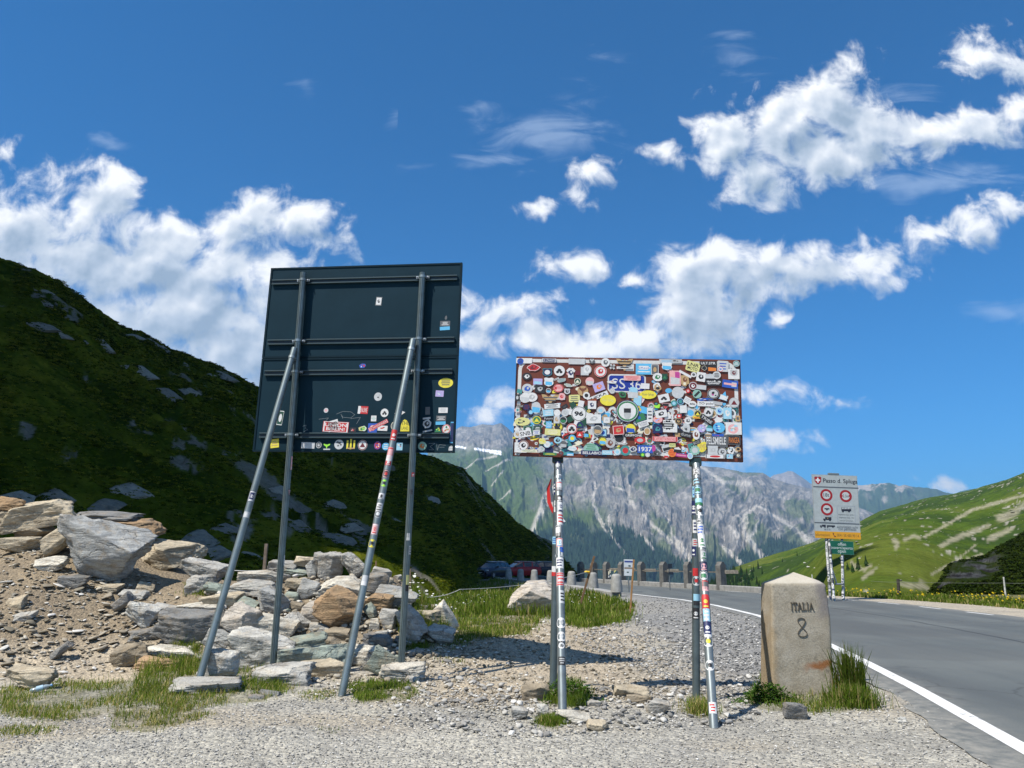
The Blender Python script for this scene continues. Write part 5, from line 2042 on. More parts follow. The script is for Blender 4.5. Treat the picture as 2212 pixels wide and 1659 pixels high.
# what still shows of the big white destination letters
for (x, y, w, h, k) in ((865, 575, 90, 110, 'o'), (968, 575, 80, 110, 'o'), (1240, 575, 80, 110, 'o'), (1530, 580, 84, 120, 'o'), (1688, 580, 26, 150, 'r'), (1845, 580, 84, 100, 'u'), (1120, 175, 78, 60, 'r'),
                        (265, 540, 36, 110, 'r'), (720, 740, 30, 110, 'r'), (790, 745, 30, 120, 'r'), (905, 745, 70, 110, 'o'), (1480, 650, 60, 90, 'o'), (1720, 560, 24, 60, 'r')):
    d = Deco()
    lx, lz, t_ = B2.loc(*Z2(x, y))
    kk = .28029 * .4 * t_ / 768
    if k == 'o':
        d.ring(tf(circ(20), w * kk, h * kk, 0, lx, lz), .52, -0.0014, WHITE_)
    elif k == 'u':
        d.fill(tf([(-.5, .5), (-.5, -.2), (-.2, -.5), (.2, -.5), (.5, -.2), (.5, .5), (.15, .5), (.15, -.1), (-.15, -.1), (-.15, .5)], w * kk, h * kk, 0, lx, lz), -0.0014, WHITE_)
    else:
        d.fill(tf(shape('r'), w * kk, h * kk, 0, lx, lz), -0.0014, WHITE_)
    o = d.mb.build('letter', M_VINYL, sign2)
    o.matrix_local = MB2

S2 = []


def A(x, y, w, h=None, kind='o', base='W', edge=None, motif=None, mc='K', rot=0.0, **kw):
    S2.append((x, y, w, h or w, dict(kind=kind, base=base, edge=edge, motif=motif, mc=mc, rot=rot, **kw)))


# small fillers first (lowest layer), then the ones that can be made out
rf_ = random.Random(12)
for k in range(118):
    if k < 88:
        x, y = rf_.uniform(105, 2090), rf_.uniform(600, 935)
    else:
        x, y = rf_.uniform(1150, 2060), rf_.uniform(420, 620)
    s = rf_.uniform(44, 104)
    A(x, y, s, s * rf_.choice((1, 1, .7, .5, 1.3)), kind=rf_.choice('ooorrrqsbbt'), base=rf_.choice('WWWWWWWWZZZZZAKDNSXYGRTPCE'), edge=rf_.choice((None, None, 'K', 'R', 'N', 'G', 'W')),
      motif=rf_.choice(('blob', 'bars', 'rider', 'speck', 'band', 'split', 'disc')), mc=rf_.choice('KKDNRGSBTAW'), rot=rf_.uniform(-.5, .5))
A(180, 115, 142, 48, 'r'), A(147, 120, 58, 58, 'o', 'B', motif='bars', mc='N')
A(402, 112, 132, 36, 'q', 'N', 'W', txt='DE ZWARTE', tcol='W')
A(650, 122, 146, 52, 'r', 'Z'), A(784, 117, 50, 50, 'o', 'D', motif='bird', mc='Z')
A(905, 130, 78, 80, 'o', 'W', motif='blob', mc='D'), A(1075, 150, 150, 110, 'e', 'T', motif='bars', mc='K')
A(1075, 178, 140, 22, 'r', 'W', txt='U.S. WAYEN', tcol='K'), A(966, 168, 54, 56, 'x', 'Z', motif='cross', mc='D', rot=.7)
A(262, 175, 138, 80, 'b', 'R', 'W', motif='blob', mc='M'), A(387, 218, 90, 78, 's', 'N', 'E', motif='disc', mc='W')
A(494, 205, 98, 96, 'o', 'W', 'W', motif='rider', mc='K'), A(596, 222, 80, 90, 'h', 'W', motif='blob', mc='N')
A(720, 208, 70, 76, 'r', 'Z'), A(740, 193, 80, 84, 'o', 'W', 'Z', motif='blob', mc='A'), A(860, 210, 110, 108, 'o', 'W', 'R', motif='blob', mc='R')
A(205, 255, 84, 68, 'o', 'K', motif='blob', mc='W'), A(302, 302, 82, 56, 'r', 'V', motif='split', mc='X')
A(400, 305, 86, 82, 's', 'W', 'W', motif='split', mc='S'), A(515, 290, 96, 44, 'b', 'A', motif='bars', mc='E', rot=.3)
A(656, 299, 62, 62, 'o', 'F', 'C', motif='tri', mc='C'), A(765, 299, 78, 76, 'o', 'P', motif='split', mc='Z'), A(656, 225, 46, 38, 'r', 'M')
A(846, 348, 98, 78, 'r', 'V', motif='blob', mc='O', rot=.35), A(208, 365, 96, 92, 'o', 'Z', motif='blob', mc='B')
A(322, 366, 92, 74, 'r', 'K', motif='blob', mc='A', rot=-.1), A(397, 382, 48, 48, 'o', 'D', 'W', motif='split', mc='S')
A(485, 360, 90, 76, 'o', 'P', 'R', txt='F', tcol='R'), A(572, 334, 92, 34, 'b', 'W', motif='bars', mc='G', rot=-.25), A(563, 388, 54, 52, 's', 'Z', motif='blob', mc='K')
A(703, 384, 96, 92, 'o', 'T', motif='bird', mc='H'), A(250, 440, 98, 84, 'o', 'W', motif='blob', mc='A'), A(188, 445, 92, 92, 'o', 'W', motif='split', mc='Z')
A(515, 435, 66, 66, 'o', 'P', 'P', motif='blob', mc='R'), A(480, 440, 128, 44, 'r', 'Z'), A(628, 452, 98, 68, 'q', 'Q', motif='bars', mc='D', rot=.05)
A(413, 470, 160, 112, 'e', 'T', motif='bars', mc='D'), A(430, 520, 140, 44, 'r', 'W', motif='bars', mc='K', rot=.1)
A(735, 425, 62, 64, 'o', 'W', motif='disc', mc='K'), A(835, 435, 196, 40, 'r', 'W', rot=.42, txt='rUKKA', tcol='K', bold=.02), A(785, 470, 90, 32, 'r', 'M', rot=.25, txt='MOTO', tcol='O')
A(927, 468, 140, 100, 'o', 'Y', txt='Passo Spluga', tcol='Q'), A(1285, 418, 146, 78, 'o', 'Y', txt='Passo Spluga', tcol='D'), A(1058, 415, 84, 66, 'b', 'G', motif='blob', mc='K', rot=-.3)
A(965, 385, 54, 54, 'g', 'Z', motif='blob', mc='A'), A(965, 305, 100, 34, 'b', 'W', motif='speck', mc='RKA'), A(1143, 270, 150, 46, 'q', 'P', motif='bars', mc='R')
A(1258, 342, 76, 50, 'r', 'W', rot=-.05), A(1150, 400, 110, 120, 'b', 'X', motif='split', mc='Z'), A(1190, 470, 70, 90, 'r', 'X', rot=-.1)
A(1245, 190, 140, 100, 'r', 'S', motif='bars', mc='W'), A(1245, 180, 132, 40, 'b', 'W', txt='bRasil', tcol='B'), A(1345, 195, 66, 94, 'r', 'Z'), A(1345, 195, 54, 84, 'r', 'D', motif='disc', mc='T')
A(1450, 120, 130, 36, 'r', 'Z', motif='bars', mc='S'), A(1530, 120, 110, 34, 'r', 'A', motif='speck', mc='KWD'), A(1452, 165, 92, 72, 's', 'W', motif='split', mc='S')
A(1684, 168, 122, 92, 'q', 'Q', rot=-.25, txt='LNR', txt2='MOTO', tcol='K', bold=.015), A(1820, 138, 152, 38, 'r', 'K', txt='ULT.STR', tcol='W', bold=.02)
A(1950, 165, 100, 100, 'q', 'Z', motif='bars', mc='B', rot=-.05), A(1930, 190, 50, 50, 'o', 'W', 'R', motif='blob', mc='B'), A(1855, 180, 86, 72, 'r', 'K', motif='split', mc='O'), A(1785, 180, 54, 56, 'b', 'K', 'C')
A(2070, 142, 60, 58, 'o', 'E', 'A', motif='bars', mc='W'), A(2048, 235, 98, 92, 'r', 'W'), A(2048, 225, 66, 60, 's', 'A', motif='blob', mc='M')
A(1370, 262, 90, 76, 'o', 'W', motif='blob', mc='G'), A(1432, 262, 54, 66, 's', 'F', motif='tri', mc='G'), A(1525, 272, 100, 140, 'r', 'P', motif='split', mc='Z'), A(1545, 250, 40, 70, 'r', 'J')
A(1612, 285, 70, 84, 'r', 'T', motif='blob', mc='H', rot=.1), A(1610, 320, 46, 50, 'o', 'T', motif='disc', mc='C'), A(1615, 235, 120, 22, 'r', 'W', rot=-.5), A(1690, 240, 48, 46, 'o', 'W', motif='disc', mc='D')
A(1755, 260, 80, 84, 'r', 'W', motif='blob', mc='K', rot=-.15), A(1895, 245, 72, 70, 'o', 'A', 'W', motif='bars', mc='D'), A(1835, 255, 80, 40, 'r', 'Z')
A(1870, 310, 148, 62, 'r', 'K', txt='auLa', txt2='eyewear', tcol='W', bold=.02), A(2015, 325, 136, 70, 'r', 'B', motif='band', mc='P', rot=-.12), A(2050, 330, 44, 40, 'r', 'Z', rot=-.1)
A(1685, 340, 76, 76, 'o', 'M', 'Z', motif='blob', mc='W'), A(1758, 352, 86, 40, 'r', 'Z', rot=-.1), A(1550, 400, 108, 108, 'o', 'Z', 'Z'), A(1362, 350, 80, 92, 'b', 'W', motif='blob', mc='T'), A(1370, 362, 66, 44, 'o', 'T', motif='disc', mc='K')
A(1640, 385, 40, 40, 'o', 'R', motif='disc', mc='P'), A(1720, 412, 78, 78, 'o', 'I', motif='band', mc='K', rot=.8), A(1865, 410, 104, 92, 'o', 'Z', 'K', motif='speck', mc='JKA'), A(2050, 490, 90, 92, 'o', 'Z', 'A', motif='tri', mc='M')
A(1425, 450, 96, 72, 'r', 'W', motif='rider', mc='K', rot=.25), A(1515, 495, 56, 56, 'o', 'E', motif='disc', mc='X'), A(1572, 480, 64, 62, 'o', 'N', 'X', motif='disc', mc='E'), A(1632, 468, 58, 58, 'r', 'W', rot=-.5, motif='bars', mc='A')
A(1765, 462, 130, 30, 'b', 'B', motif='speck', mc='WBN', rot=.1), A(1678, 502, 72, 56, 'o', 'W', txt='40t', tcol='K', bold=.02), A(1800, 500, 150, 46, 'r', 'W', txt='TO polo', tcol='K', bold=.01), A(1905, 495, 80, 30, 'r', 'A', rot=-.15), A(1960, 430, 80, 90, 't', 'S', motif='split', mc='W', rot=-.3)
A(1100, 565, 206, 202, 'o', 'N'), A(1100, 565, 192, 188, 'o', 'W', 'G'), A(1100, 520, 66, 70, 'm', 'K'), A(1102, 535, 50, 16, 'r', 'W'), A(1100, 595, 64, 90, 'o', 'A'), A(1100, 560, 62, 40, 'r', 'K')
for q in range(8):
    a_ = q * math.pi / 4 + .2
    A(668 + 78 * math.cos(a_), 588 + 74 * math.sin(a_), 90, 50, 'r', 'WF'[q % 2], rot=-a_)
A(668, 588, 136, 136, 'o', 'W', 'K'), A(668, 588, 120, 120, 'o', 'W'), A(668, 588, 96, 74, 'r', 'W', txt='96', tcol='K', bold=.05)
A(165, 658, 136, 76, 'o', 'Q', motif='speck', mc='DQK'), A(292, 645, 78, 74, 'o', 'G', 'Y', motif='tri', mc='Y'), A(240, 575, 66, 64, 'o', 'N', 'K', motif='disc', mc='X'), A(287, 535, 84, 108, 'o', 'Z', motif='split', mc='S'), A(200, 530, 60, 56, 'o', 'N', motif='bars', mc='M')
A(145, 520, 60, 26, 'r', 'K', txt='BUFFALO', tcol='W'), A(120, 445, 40, 60, 'r', 'K', motif='disc', mc='Z'), A(140, 388, 46, 36, 'r', 'E', rot=-.2), A(122, 555, 34, 44, 'r', 'Z', motif='disc', mc='E')
A(395, 580, 94, 60, 'r', 'X', motif='bars', mc='W', rot=.1), A(475, 580, 60, 60, 'o', 'W'), A(545, 580, 66, 66, 'o', 'Z', motif='blob', mc='A'), A(398, 630, 88, 30, 'r', 'K', txt='Futura', tcol='W', rot=.05), A(335, 600, 30, 28, 't', 'D', rot=3.14)
A(400, 688, 52, 62, 'r', 'S', txt='OLD', txt2='FARM', tcol='W'), A(470, 640, 52, 70, 'r', 'Z', motif='blob', mc='T'), A(528, 645, 70, 70, 'o', 'K', 'Z', motif='split', mc='G'), A(525, 632, 44, 24, 'b', 'R')
A(215, 725, 84, 56, 'r', 'F', 'I', motif='disc', mc='W'), A(300, 725, 66, 60, 'r', 'F', motif='bars', mc='W'), A(190, 765, 110, 62, 'r', 'W', rot=.2, txt='SNB', tcol='K', bold=.01), A(290, 755, 60, 40, 'r', 'W', motif='bars', mc='B'), A(435, 752, 140, 56, 'r', 'Q', motif='bars', mc='C', rot=-.05)
A(605, 722, 98, 96, 'o', 'W', 'R', motif='rider', mc='K'), A(678, 688, 66, 60, 'm', 'N', motif='tri', mc='G'), A(608, 808, 64, 64, 'o', 'S', motif='disc', mc='Y'), A(675, 775, 54, 52, 'r', 'R', motif='tri', mc='W'), A(735, 770, 46, 66, 'b', 'K', motif='split', mc='S'), A(480, 825, 70, 60, 'o', 'X', motif='blob', mc='K')
A(835, 735, 88, 92, 'o', 'D', 'A', motif='split', mc='T'), A(800, 635, 130, 80, 'r', 'W', motif='blob', mc='A', rot=.05), A(915, 645, 66, 60, 'r', 'W', 'K', motif='tri', mc='Z'), A(860, 560, 66, 56, 'o', 'Z', motif='disc', mc='X'), A(785, 510, 74, 74, 'r', 'W', motif='blob', mc='N'), A(756, 565, 36, 36, 'd', 'Y', motif='disc', mc='T')
A(1020, 735, 100, 84, 'r', 'R', 'W', motif='blob', mc='T', rot=.1), A(1128, 722, 88, 86, 'o', 'Y', motif='split', mc='B'), A(1240, 680, 92, 50, 'r', 'W', txt='FLORO', txt2='TSUNAMI', tcol='N', rot=.35), A(1155, 782, 172, 34, 'r', 'K', txt='GRIPPONE', tcol='W', bold=.015)
A(1275, 745, 60, 70, 'o', 'T', 'W'), A(1370, 725, 84, 74, 'r', 'N', motif='blob', mc='E', rot=.1), A(1480, 700, 124, 110, 'r', 'W'), A(1462, 690, 108, 86, 'g', 'K', motif='bars', mc='W'), A(1555, 655, 64, 60, 'o', 'K', 'T', motif='blob', mc='T'), A(1370, 640, 84, 64, 'o', 'P', motif='speck', mc='OVR')
A(1300, 600, 50, 130, 'r', 'W', motif='bars', mc='D'), A(1365, 520, 62, 56, 'b', 'L'), A(1355, 500, 44, 30, 'o', 'K', motif='disc', mc='E'), A(1440, 520, 78, 64, 't', 'R', 'Z', rot=3.14, motif='split', mc='K'), A(1400, 590, 104, 66, 'q', 'W', motif='blob', mc='K', rot=.2), A(1597, 548, 62, 68, 'r', 'W', rot=.05), A(1560, 610, 40, 36, 'r', 'R', motif='disc', mc='W')
A(1820, 575, 78, 80, 'o', 'W', 'Z', motif='rider', mc='K'), A(1725, 590, 64, 66, 'o', 'K', 'Q', motif='tri', mc='Y'), A(1715, 620, 66, 24, 'r', 'Y', motif='split', mc='O'), A(1805, 640, 130, 44, 'r', 'K', rot=-.6, txt='TRIBE', tcol='W'), A(1920, 565, 74, 74, 'o', 'X', 'W', motif='blob', mc='B'), A(1990, 585, 72, 104, 'r', 'X', motif='blob', mc='W'), A(1910, 645, 90, 60, 'b', 'W'), A(2082, 632, 40, 52, 'r', 'T', motif='disc', mc='D')
A(1625, 720, 90, 110, 'b', 'Z', motif='speck', mc='AKD'), A(1620, 775, 100, 50, 'r', 'K', txt='dune', tcol='A', rot=-.2), A(1640, 650, 66, 64, 'o', 'W', motif='blob', mc='D'), A(1760, 720, 70, 70, 'o', 'V', motif='speck', mc='WXP'), A(1830, 720, 66, 64, 'b', 'E', motif='split', mc='X'), A(1915, 712, 104, 94, 'o', 'S', motif='speck', mc='WXB'), A(2045, 720, 140, 110, 'r', 'W', motif='speck', mc='PXT'), A(2040, 725, 90, 86, 'o', 'P', motif='speck', mc='WXO')
A(1712, 775, 62, 92, 'o', 'W', motif='blob', mc='H'), A(1820, 790, 70, 66, 'o', 'Z', motif='bars', mc='T'), A(1890, 830, 200, 110, 'r', 'D', txt='FELSMIELE', tcol='W', bold=.01), A(1905, 780, 100, 22, 'r', 'B', motif='speck', mc='RWB'), A(2050, 825, 110, 84, 'r', 'K', 'D', txt='PANGEA', tcol='O'), A(1760, 885, 84, 96, 's', 'Y', txt='LAME', tcol='T'), A(1715, 845, 70, 40, 'r', 'K', txt='BROCK', tcol='A', rot=.4)
A(1435, 815, 220, 44, 'r', 'P', 'R', txt='CAFFORETTA MANTHUS', tcol='R'), A(1212, 825, 100, 60, 'o', 'R', motif='disc', mc='A'), A(1370, 860, 70, 46, 't', 'K', rot=3.14, motif='bars', mc='D'), A(1500, 870, 56, 34, 'r', 'Q', txt='MONTY', tcol='G'), A(1700, 915, 92, 92, 'g', 'I', motif='disc', mc='Z'), A(1498, 938, 72, 74, 'o', 'O', motif='bars', mc='R'), A(1545, 910, 80, 60, 'b', 'W', motif='split', mc='K'), A(1260, 905, 140, 70, 'r', 'B', txt='1937', tcol='W', bold=.03), A(1335, 900, 40, 80, 'b', 'J')
A(1150, 905, 80, 60, 'b', 'Z', motif='blob', mc='N'), A(880, 835, 80, 78, 'o', 'Y', 'F', motif='split', mc='S'), A(948, 850, 90, 90, 'o', 'A', motif='blob', mc='H'), A(778, 885, 140, 76, 'm', 'I', motif='bars', mc='G'), A(785, 938, 196, 42, 'r', 'N', txt='BELLABICI', tcol='W', bold=.02), A(920, 935, 90, 40, 'r', 'X', txt='POWE', tcol='W'), A(1010, 930, 64, 62, 'g', 'W', 'S', motif='disc', mc='X'), A(665, 850, 80, 44, 'd', 'C')
A(385, 862, 62, 60, 'o', 'W', 'X', motif='blob', mc='Z'), A(530, 862, 66, 62, 'o', 'D', motif='split', mc='A'), A(610, 900, 96, 52, 'b', 'W', txt='POWE', tcol='X'), A(340, 835, 80, 70, 'b', 'Q', motif='speck', mc='YTQ'), A(150, 890, 110, 90, 'r', 'W', motif='bars', mc='Z'), A(175, 872, 92, 92, 'o', 'W', 'H', motif='blob', mc='K'), A(225, 920, 140, 26, 'r', 'C', txt='TANGELLLER', tcol='G'), A(330, 905, 76, 60, 'b', 'Z', motif='speck', mc='AIZ'), A(410, 948, 120, 24, 'q', 'G', motif='bars', mc='Y'), A(510, 942, 44, 40, 'o', 'M', motif='blob', mc='D')
A(590, 950, 60, 26, 'r', 'S', motif='split', mc='W'), A(1360, 940, 80, 60, 'b', 'D', motif='speck', mc='KPA'), A(1445, 965, 50, 40, 'o', 'W', motif='split', mc='R'), A(1235, 955, 44, 42, 'o', 'G', motif='disc', mc='L'), A(1280, 955, 44, 40, 'o', 'Z', motif='blob', mc='W'), A(1580, 960, 100, 28, 'r', 'J', motif='band', mc='P', rot=-.1), A(1658, 965, 50, 56, 'o', 'X', 'W', motif='blob', mc='V')
A(1860, 915, 90, 80, 'r', 'Z', motif='blob', mc='A'), A(1945, 930, 90, 84, 'o', 'Z', 'K', motif='blob', mc='D'), A(2020, 915, 70, 80, 'b', 'W', motif='speck', mc='KDX'), A(1880, 970, 170, 36, 'r', 'W', 'D', motif='disc', mc='R'), A(2085, 905, 50, 40, 'o', 'T', motif='disc', mc='K'), A(2010, 970, 54, 40, 'r', 'X', motif='speck', mc='PWB'), A(2085, 960, 44, 50, 'r', 'D', motif='blob', mc='C')
print('tourist sign stickers', len(S2))
for i, sp in enumerate(S2):
    x, y, w, h, kw = sp
    board_sticker(B2, MB2, sign2, Z2, (x, y, w, h, kw), i, .28029 * .4, 0.00007, -0.0020)

# scraps and half-peeled remnants between the stickers: too small to tell apart
scr = Deco()
rq = random.Random(77)
for k in range(430):
    if k % 5:
        x, y = rq.uniform(100, 2095), rq.uniform(520, 955)
    else:
        x, y = rq.uniform(150, 2060), rq.uniform(130, 960)
    if 880 < x < 1310 and y < 430:
        continue
    lx, lz, t_ = B2.loc(*Z2(x, y))
    kk = .28029 * .4 * t_ / 768
    w_, h_ = rq.uniform(22, 66) * kk, rq.uniform(16, 52) * kk
    kind_ = rq.choice('brroqb')
    col_ = PAL[rq.choice('WWWWZZZACKDXPSRYN')]
    ang_ = rq.uniform(-.8, .8)
    yy = -0.0016 - k * 0.0000009
    scr.fill(tf(shape(kind_, k), w_, h_, ang_, lx, lz), yy, col_)
    if rq.random() < .6:
        scr.fill(tf(shape(rq.choice('bro'), k + 3), w_ * .5, h_ * .4, ang_, lx, lz), yy - .0000004, PAL[rq.choice('KDNRGBAWS')])
o = scr.mb.build('sticker_scraps', M_VINYL, sign2)
o.matrix_local = MB2
o['kind'] = 'stuff'

PR2 = 0.046
tp2 = []
for k, (bt, btt, Yb) in enumerate((((1195, 1476), (1205, 985), YL2), ((1504, 1512), (1502, 992), YR2))):
    base, top = at(*p22(*bt), Yb), at(*p22(*btt), Yb)
    dirv = (top - base).normalized()
    o = post(sign2, o2, base - dirv * 0.3, top + dirv * 1.1, PR2, (0.13, 0.165, 0.17), M_GALV)
    tp2.append((base, top))
    cl = MB()
    c = top - dirv * 0.04
    cl.box(c, (0.14, 0.12, 0.10), (0.02, 0.045, 0.045), B2.R, 0.01)
    cl.build('bracket', M_STEELP, sign2, Matrix.Translation(-o2))
br2 = []
for k, (bt, btt, Yb) in enumerate((((1215, 1532), (1206, 1004), 8.55), ((1542, 1570), (1504, 1003), 8.2))):
    base = at(*p22(*bt), Yb)
    top = at(*p22(*btt), (YL2, YR2)[k] - 0.105)
    dirv = (top - base).normalized()
    o = post(sign2, o2, base - dirv * 0.3, top, PR2, (0.23, 0.265, 0.27), M_GALV, 'brace')
    br2.append((base, top))
    cl = MB()
    c = top - dirv * 0.2
    cl.tube(c - dirv * 0.02, c + dirv * 0.02, PR2 + 0.006, PR2 + 0.006, 18, (0.3, 0.33, 0.34))
    cl.build('brace_clamp', M_GALV, sign2, Matrix.Translation(-o2))
rs = random.Random(5)
for k, (a, b) in enumerate(br2):
    lo_v = (612, 640)[k]
    v = 467.0 if k == 0 else 473
    i = 0
    while v < lo_v:
        h = rs.uniform(.08, .17)
        q = param_at(a, b, v)
        base = rs.choice('WWWWWZZZAKDNSRX')
        wrap_sticker(sign2, o2, a, b, PR2, q, rs.uniform(-.7, .7), h, rs.uniform(.07, .12), base, rs.choice('KKDNRGBS') if base not in 'KDN' else rs.choice('WWPXZ'), k * 100 + i, rs.choice((None, None, 'K', 'R', 'D')), rs.choice('rrro'))
        v += h * 768 / 8.9 * rs.uniform(.75, 1.15) * (1 if v < lo_v - 60 else 1.25)
        i += 1
for (k, v, base, mc, kind, h) in ((0, 638, 'W', 'Z', 'o', .11), (0, 624, 'W', 'A', 'o', .12), (0, 647, 'W', 'K', 'o', .07), (0, 646, 'K', 'Z', 'o', .09), (0, 662, 'K', 'A', 'r', .09), (1, 603, 'R', 'Y', 'r', .16), (1, 617, 'X', 'W', 'r', .17),
                                  (1, 629, 'N', 'W', 'r', .14), (1, 643, 'W', 'Y', 'o', .12), (1, 667, 'W', 'K', 'o', .11), (1, 709, 'W', 'R', 'r', .11)):
    a, b = br2[k]
    wrap_sticker(sign2, o2, a, b, PR2 + .001, param_at(a, b, v), 0.05, h, .08, base, mc, int(v), None, kind)
for k, (a, b) in enumerate(tp2):
    lo_v = (575, 620)[k]
    v = 480.0
    i = 0
    while v < lo_v:
        h = rs.uniform(.09, .17)
        base = rs.choice('WWWZZKDNRXG')
        wrap_sticker(sign2, o2, a, b, PR2, param_at(a, b, v), rs.uniform(-1.0, .6), h, rs.uniform(.06, .10), base, rs.choice('KDNRB') if base not in 'KDN' else 'W', 500 + k * 50 + i, None, rs.choice('rro'))
        v += h * 768 / 10 * rs.uniform(1.0, 2.2)
        i += 1

# red and white ribbon knotted behind the near post
rb = MB()
pts = [(1191, 1035), (1187, 1055), (1190, 1085), (1198, 1105), (1208, 1118), (1218, 1128)]
rows = []
for i, (x, y) in enumerate(pts):
    p = at(*p22(x, y), YL2 - 0.0 + 0.05 * math.sin(i))
    w = (0.02, 0.07, 0.09, 0.08, 0.07, 0.05)[i]
    rows.append((p + Vector((-w / 2, 0.03, 0)), p + Vector((0, -0.02, 0)), p + Vector((w / 2, 0.02, 0.01))))
for a, b in zip(rows[:-1], rows[1:]):
    rb.add([a[0], a[1], b[1], b[0]], [(0, 1, 2, 3)], PAL['R'])
    rb.add([a[1], a[2], b[2], b[1]], [(0, 1, 2, 3)], PAL['W'])
o = rb.build('ribbon', M_VINYL)
tag(o, 'red and white ribbon knotted round the post of the sticker-covered sign', 'ribbon')

# ---------- white pass information sign across the road
ZS = lambda x, y: ((2000 + x * .15075) * .4, (1170 + y * .15075) * .4)
ZT = lambda x, y: ((2000 + x * .25316) * .4, (1150 + y * .25316) * .4)
YS = 34.0
base_s = at(*ZT(365, 1380), YS)
os_ = Vector((base_s.x, YS, 0.0))
signS = empty('information_sign', os_)
tag(signS, 'white pass sign with red-ringed limits above a small green plate', 'road sign')
BS = Board(ZS(207, 102), ZS(958, 133), ZS(998, 1185), ZS(238, 1160), YS, YS, os_)
MS = BS.to_root()
WS = (.40, .44, .44)
board_panel('panel', BS.w, -BS.h / 2, BS.h / 2, signS, MS, WS, M_STEELP, 0.05, 0.02, 0.002, (.30, .32, .32))
kS = .15075 * .4 * BS.loc(*ZS(600, 600))[2] / 768


def LS(x, y):
    a, b, _ = BS.loc(*ZS(x, y))
    return a, b


def sdeco(name, fn):
    d = Deco()
    fn(d)
    o = d.mb.build(name, M_VINYL, signS)
    o.matrix_local = MS
    return o


def rect(d, x0, y0, x1, y1, col, y=-0.004):
    a, b = LS(x0, y0), LS(x1, y1)
    d.fill([(a[0], b[1]), (b[0], b[1]), (b[0], a[1]), (a[0], a[1])], y, col)


RED = (.30, .008, .014)
INK = (.012, .016, .03)
def shield_(d):
    c = LS(296, 205)
    d.fill(tf([(-.5, .42), (-.25, .5), (0, .46), (.25, .5), (.5, .42), (.46, -.1), (.25, -.38), (0, -.5), (-.25, -.38), (-.46, -.1)], 116 * kS, 128 * kS, 0, *c), -.004, RED)
    d.fill(tf(shape('x'), 76 * kS, 80 * kS, 0, c[0], c[1] + .01), -.0045, (.7, .7, .7))
sdeco('emblem', shield_)
def tt_(s, x, y, w, h, col=INK, bold=0.0, yy=-.0045):
    return lambda d: d.text(s, *LS(x, y), w * kS, h * kS, yy, col, 0, bold)
sdeco('lettering', tt_('Passo d. Spluga', 668, 226, 570, 92, INK, .01))
def ring_(x, y, r):
    def f(d):
        c = LS(x, y)
        d.fill(tf(circ(36), 2 * r * kS, 2 * r * kS, 0, *c), -.004, RED)
        d.fill(tf(circ(36), 1.3 * r * kS, 1.3 * r * kS, 0, *c), -.0045, (.48, .51, .51))
    return f
sdeco('limit_ring', ring_(437, 450, 101))
sdeco('limit_ring', ring_(758, 465, 101))
sdeco('limit_ring', ring_(446, 684, 101))
sdeco('lettering', tt_('18t', 437, 448, 96, 60, INK, .01, -.005))
sdeco('lettering', tt_('2.3m', 758, 465, 96, 48, INK, .01, -.005))
def arrows(d):
    for s in (-1, 1):
        c = LS(758 + s * 62, 463)
        d.fill(tf([(-.5, -.5), (.5, 0), (-.5, .5)], 36 * kS * -s, 80 * kS, 0, *c), -.0048, RED)
sdeco('width_arrow', arrows)
def trailer(d):
    rect(d, 405, 664, 488, 690, INK, -.005)
    d.fill(tf(circ(12), 26 * kS, 26 * kS, 0, *LS(446, 694)), -.005, INK)
sdeco('trailer_symbol', trailer)
def lines(d):
    rect(d, 222, 318, 966, 326, (.10, .12, .14))
    rect(d, 240, 914, 985, 922, (.10, .12, .14))
    for (x0, y0, x1, y1) in ((352, 790, 548, 896), (618, 630, 915, 905)):
        for q in ((x0, y0, x1, y0 + 4), (x0, y1 - 4, x1, y1), (x0, y0 + 4, x0 + 4, y1 - 4), (x1 - 4, y0 + 4, x1, y1 - 4)):
            rect(d, *q, (.32, .36, .40))
sdeco('ruled_line', lines)
def bus(d):
    rect(d, 684, 655, 850, 720, INK)
    for k in range(6):
        rect(d, 694 + k * 25, 660, 712 + k * 25, 682, (.5, .54, .55), -.0045)
    for x in (712, 812):
        d.fill(tf(circ(14), 30 * kS, 30 * kS, 0, *LS(x, 720)), -.005, INK)
sdeco('bus_symbol', bus)
def van(d):
    rect(d, 415, 812, 522, 865, INK)
    rect(d, 385, 838, 414, 866, INK)
    for x in (408, 496):
        d.fill(tf(circ(14), 30 * kS, 30 * kS, 0, *LS(x, 868)), -.005, INK)
    d.fill(tf(circ(10), 20 * kS, 20 * kS, 0, *LS(458, 832)), -.0046, (.3, .22, .08))
sdeco('van_symbol', van)
def lorry(d):
    rect(d, 362, 938, 428, 975, INK)
    rect(d, 332, 950, 360, 978, INK)
    rect(d, 446, 948, 580, 978, INK)
    rect(d, 450, 940, 578, 946, (.35, .38, .4))
    for x in (350, 412, 458, 545):
        d.fill(tf(circ(12), 22 * kS, 22 * kS, 0, *LS(x, 982)), -.005, INK)
sdeco('lorry_symbol', lorry)
for (s, x, y, w, h) in (('larghezza mass. 2.55m', 768, 778, 262, 26), ('lunghezza mass. 10m', 772, 826, 252, 26), ('solo con permesso', 770, 876, 220, 24), ('da 3,5t', 455, 1020, 104, 30), ('autorizzato solo', 785, 978, 340, 44), ('con permesso', 787, 1030, 292, 44)):
    sdeco('lettering', tt_(s, x, y, w, h, (.05, .06, .08)))
sdeco('yellow_strip', lambda d: d.fill([(-BS.w / 2 + .004, -BS.h / 2 + .002), (BS.w / 2 - .004, -BS.h / 2 + .002), (BS.w / 2 - .004, -BS.h / 2 + 112 * kS), (-BS.w / 2 + .004, -BS.h / 2 + 112 * kS)], -.004, (.62, .30, .015)))
sdeco('lettering', tt_('Informazioni:', 378, 1108, 240, 46, (.10, .07, .02)))
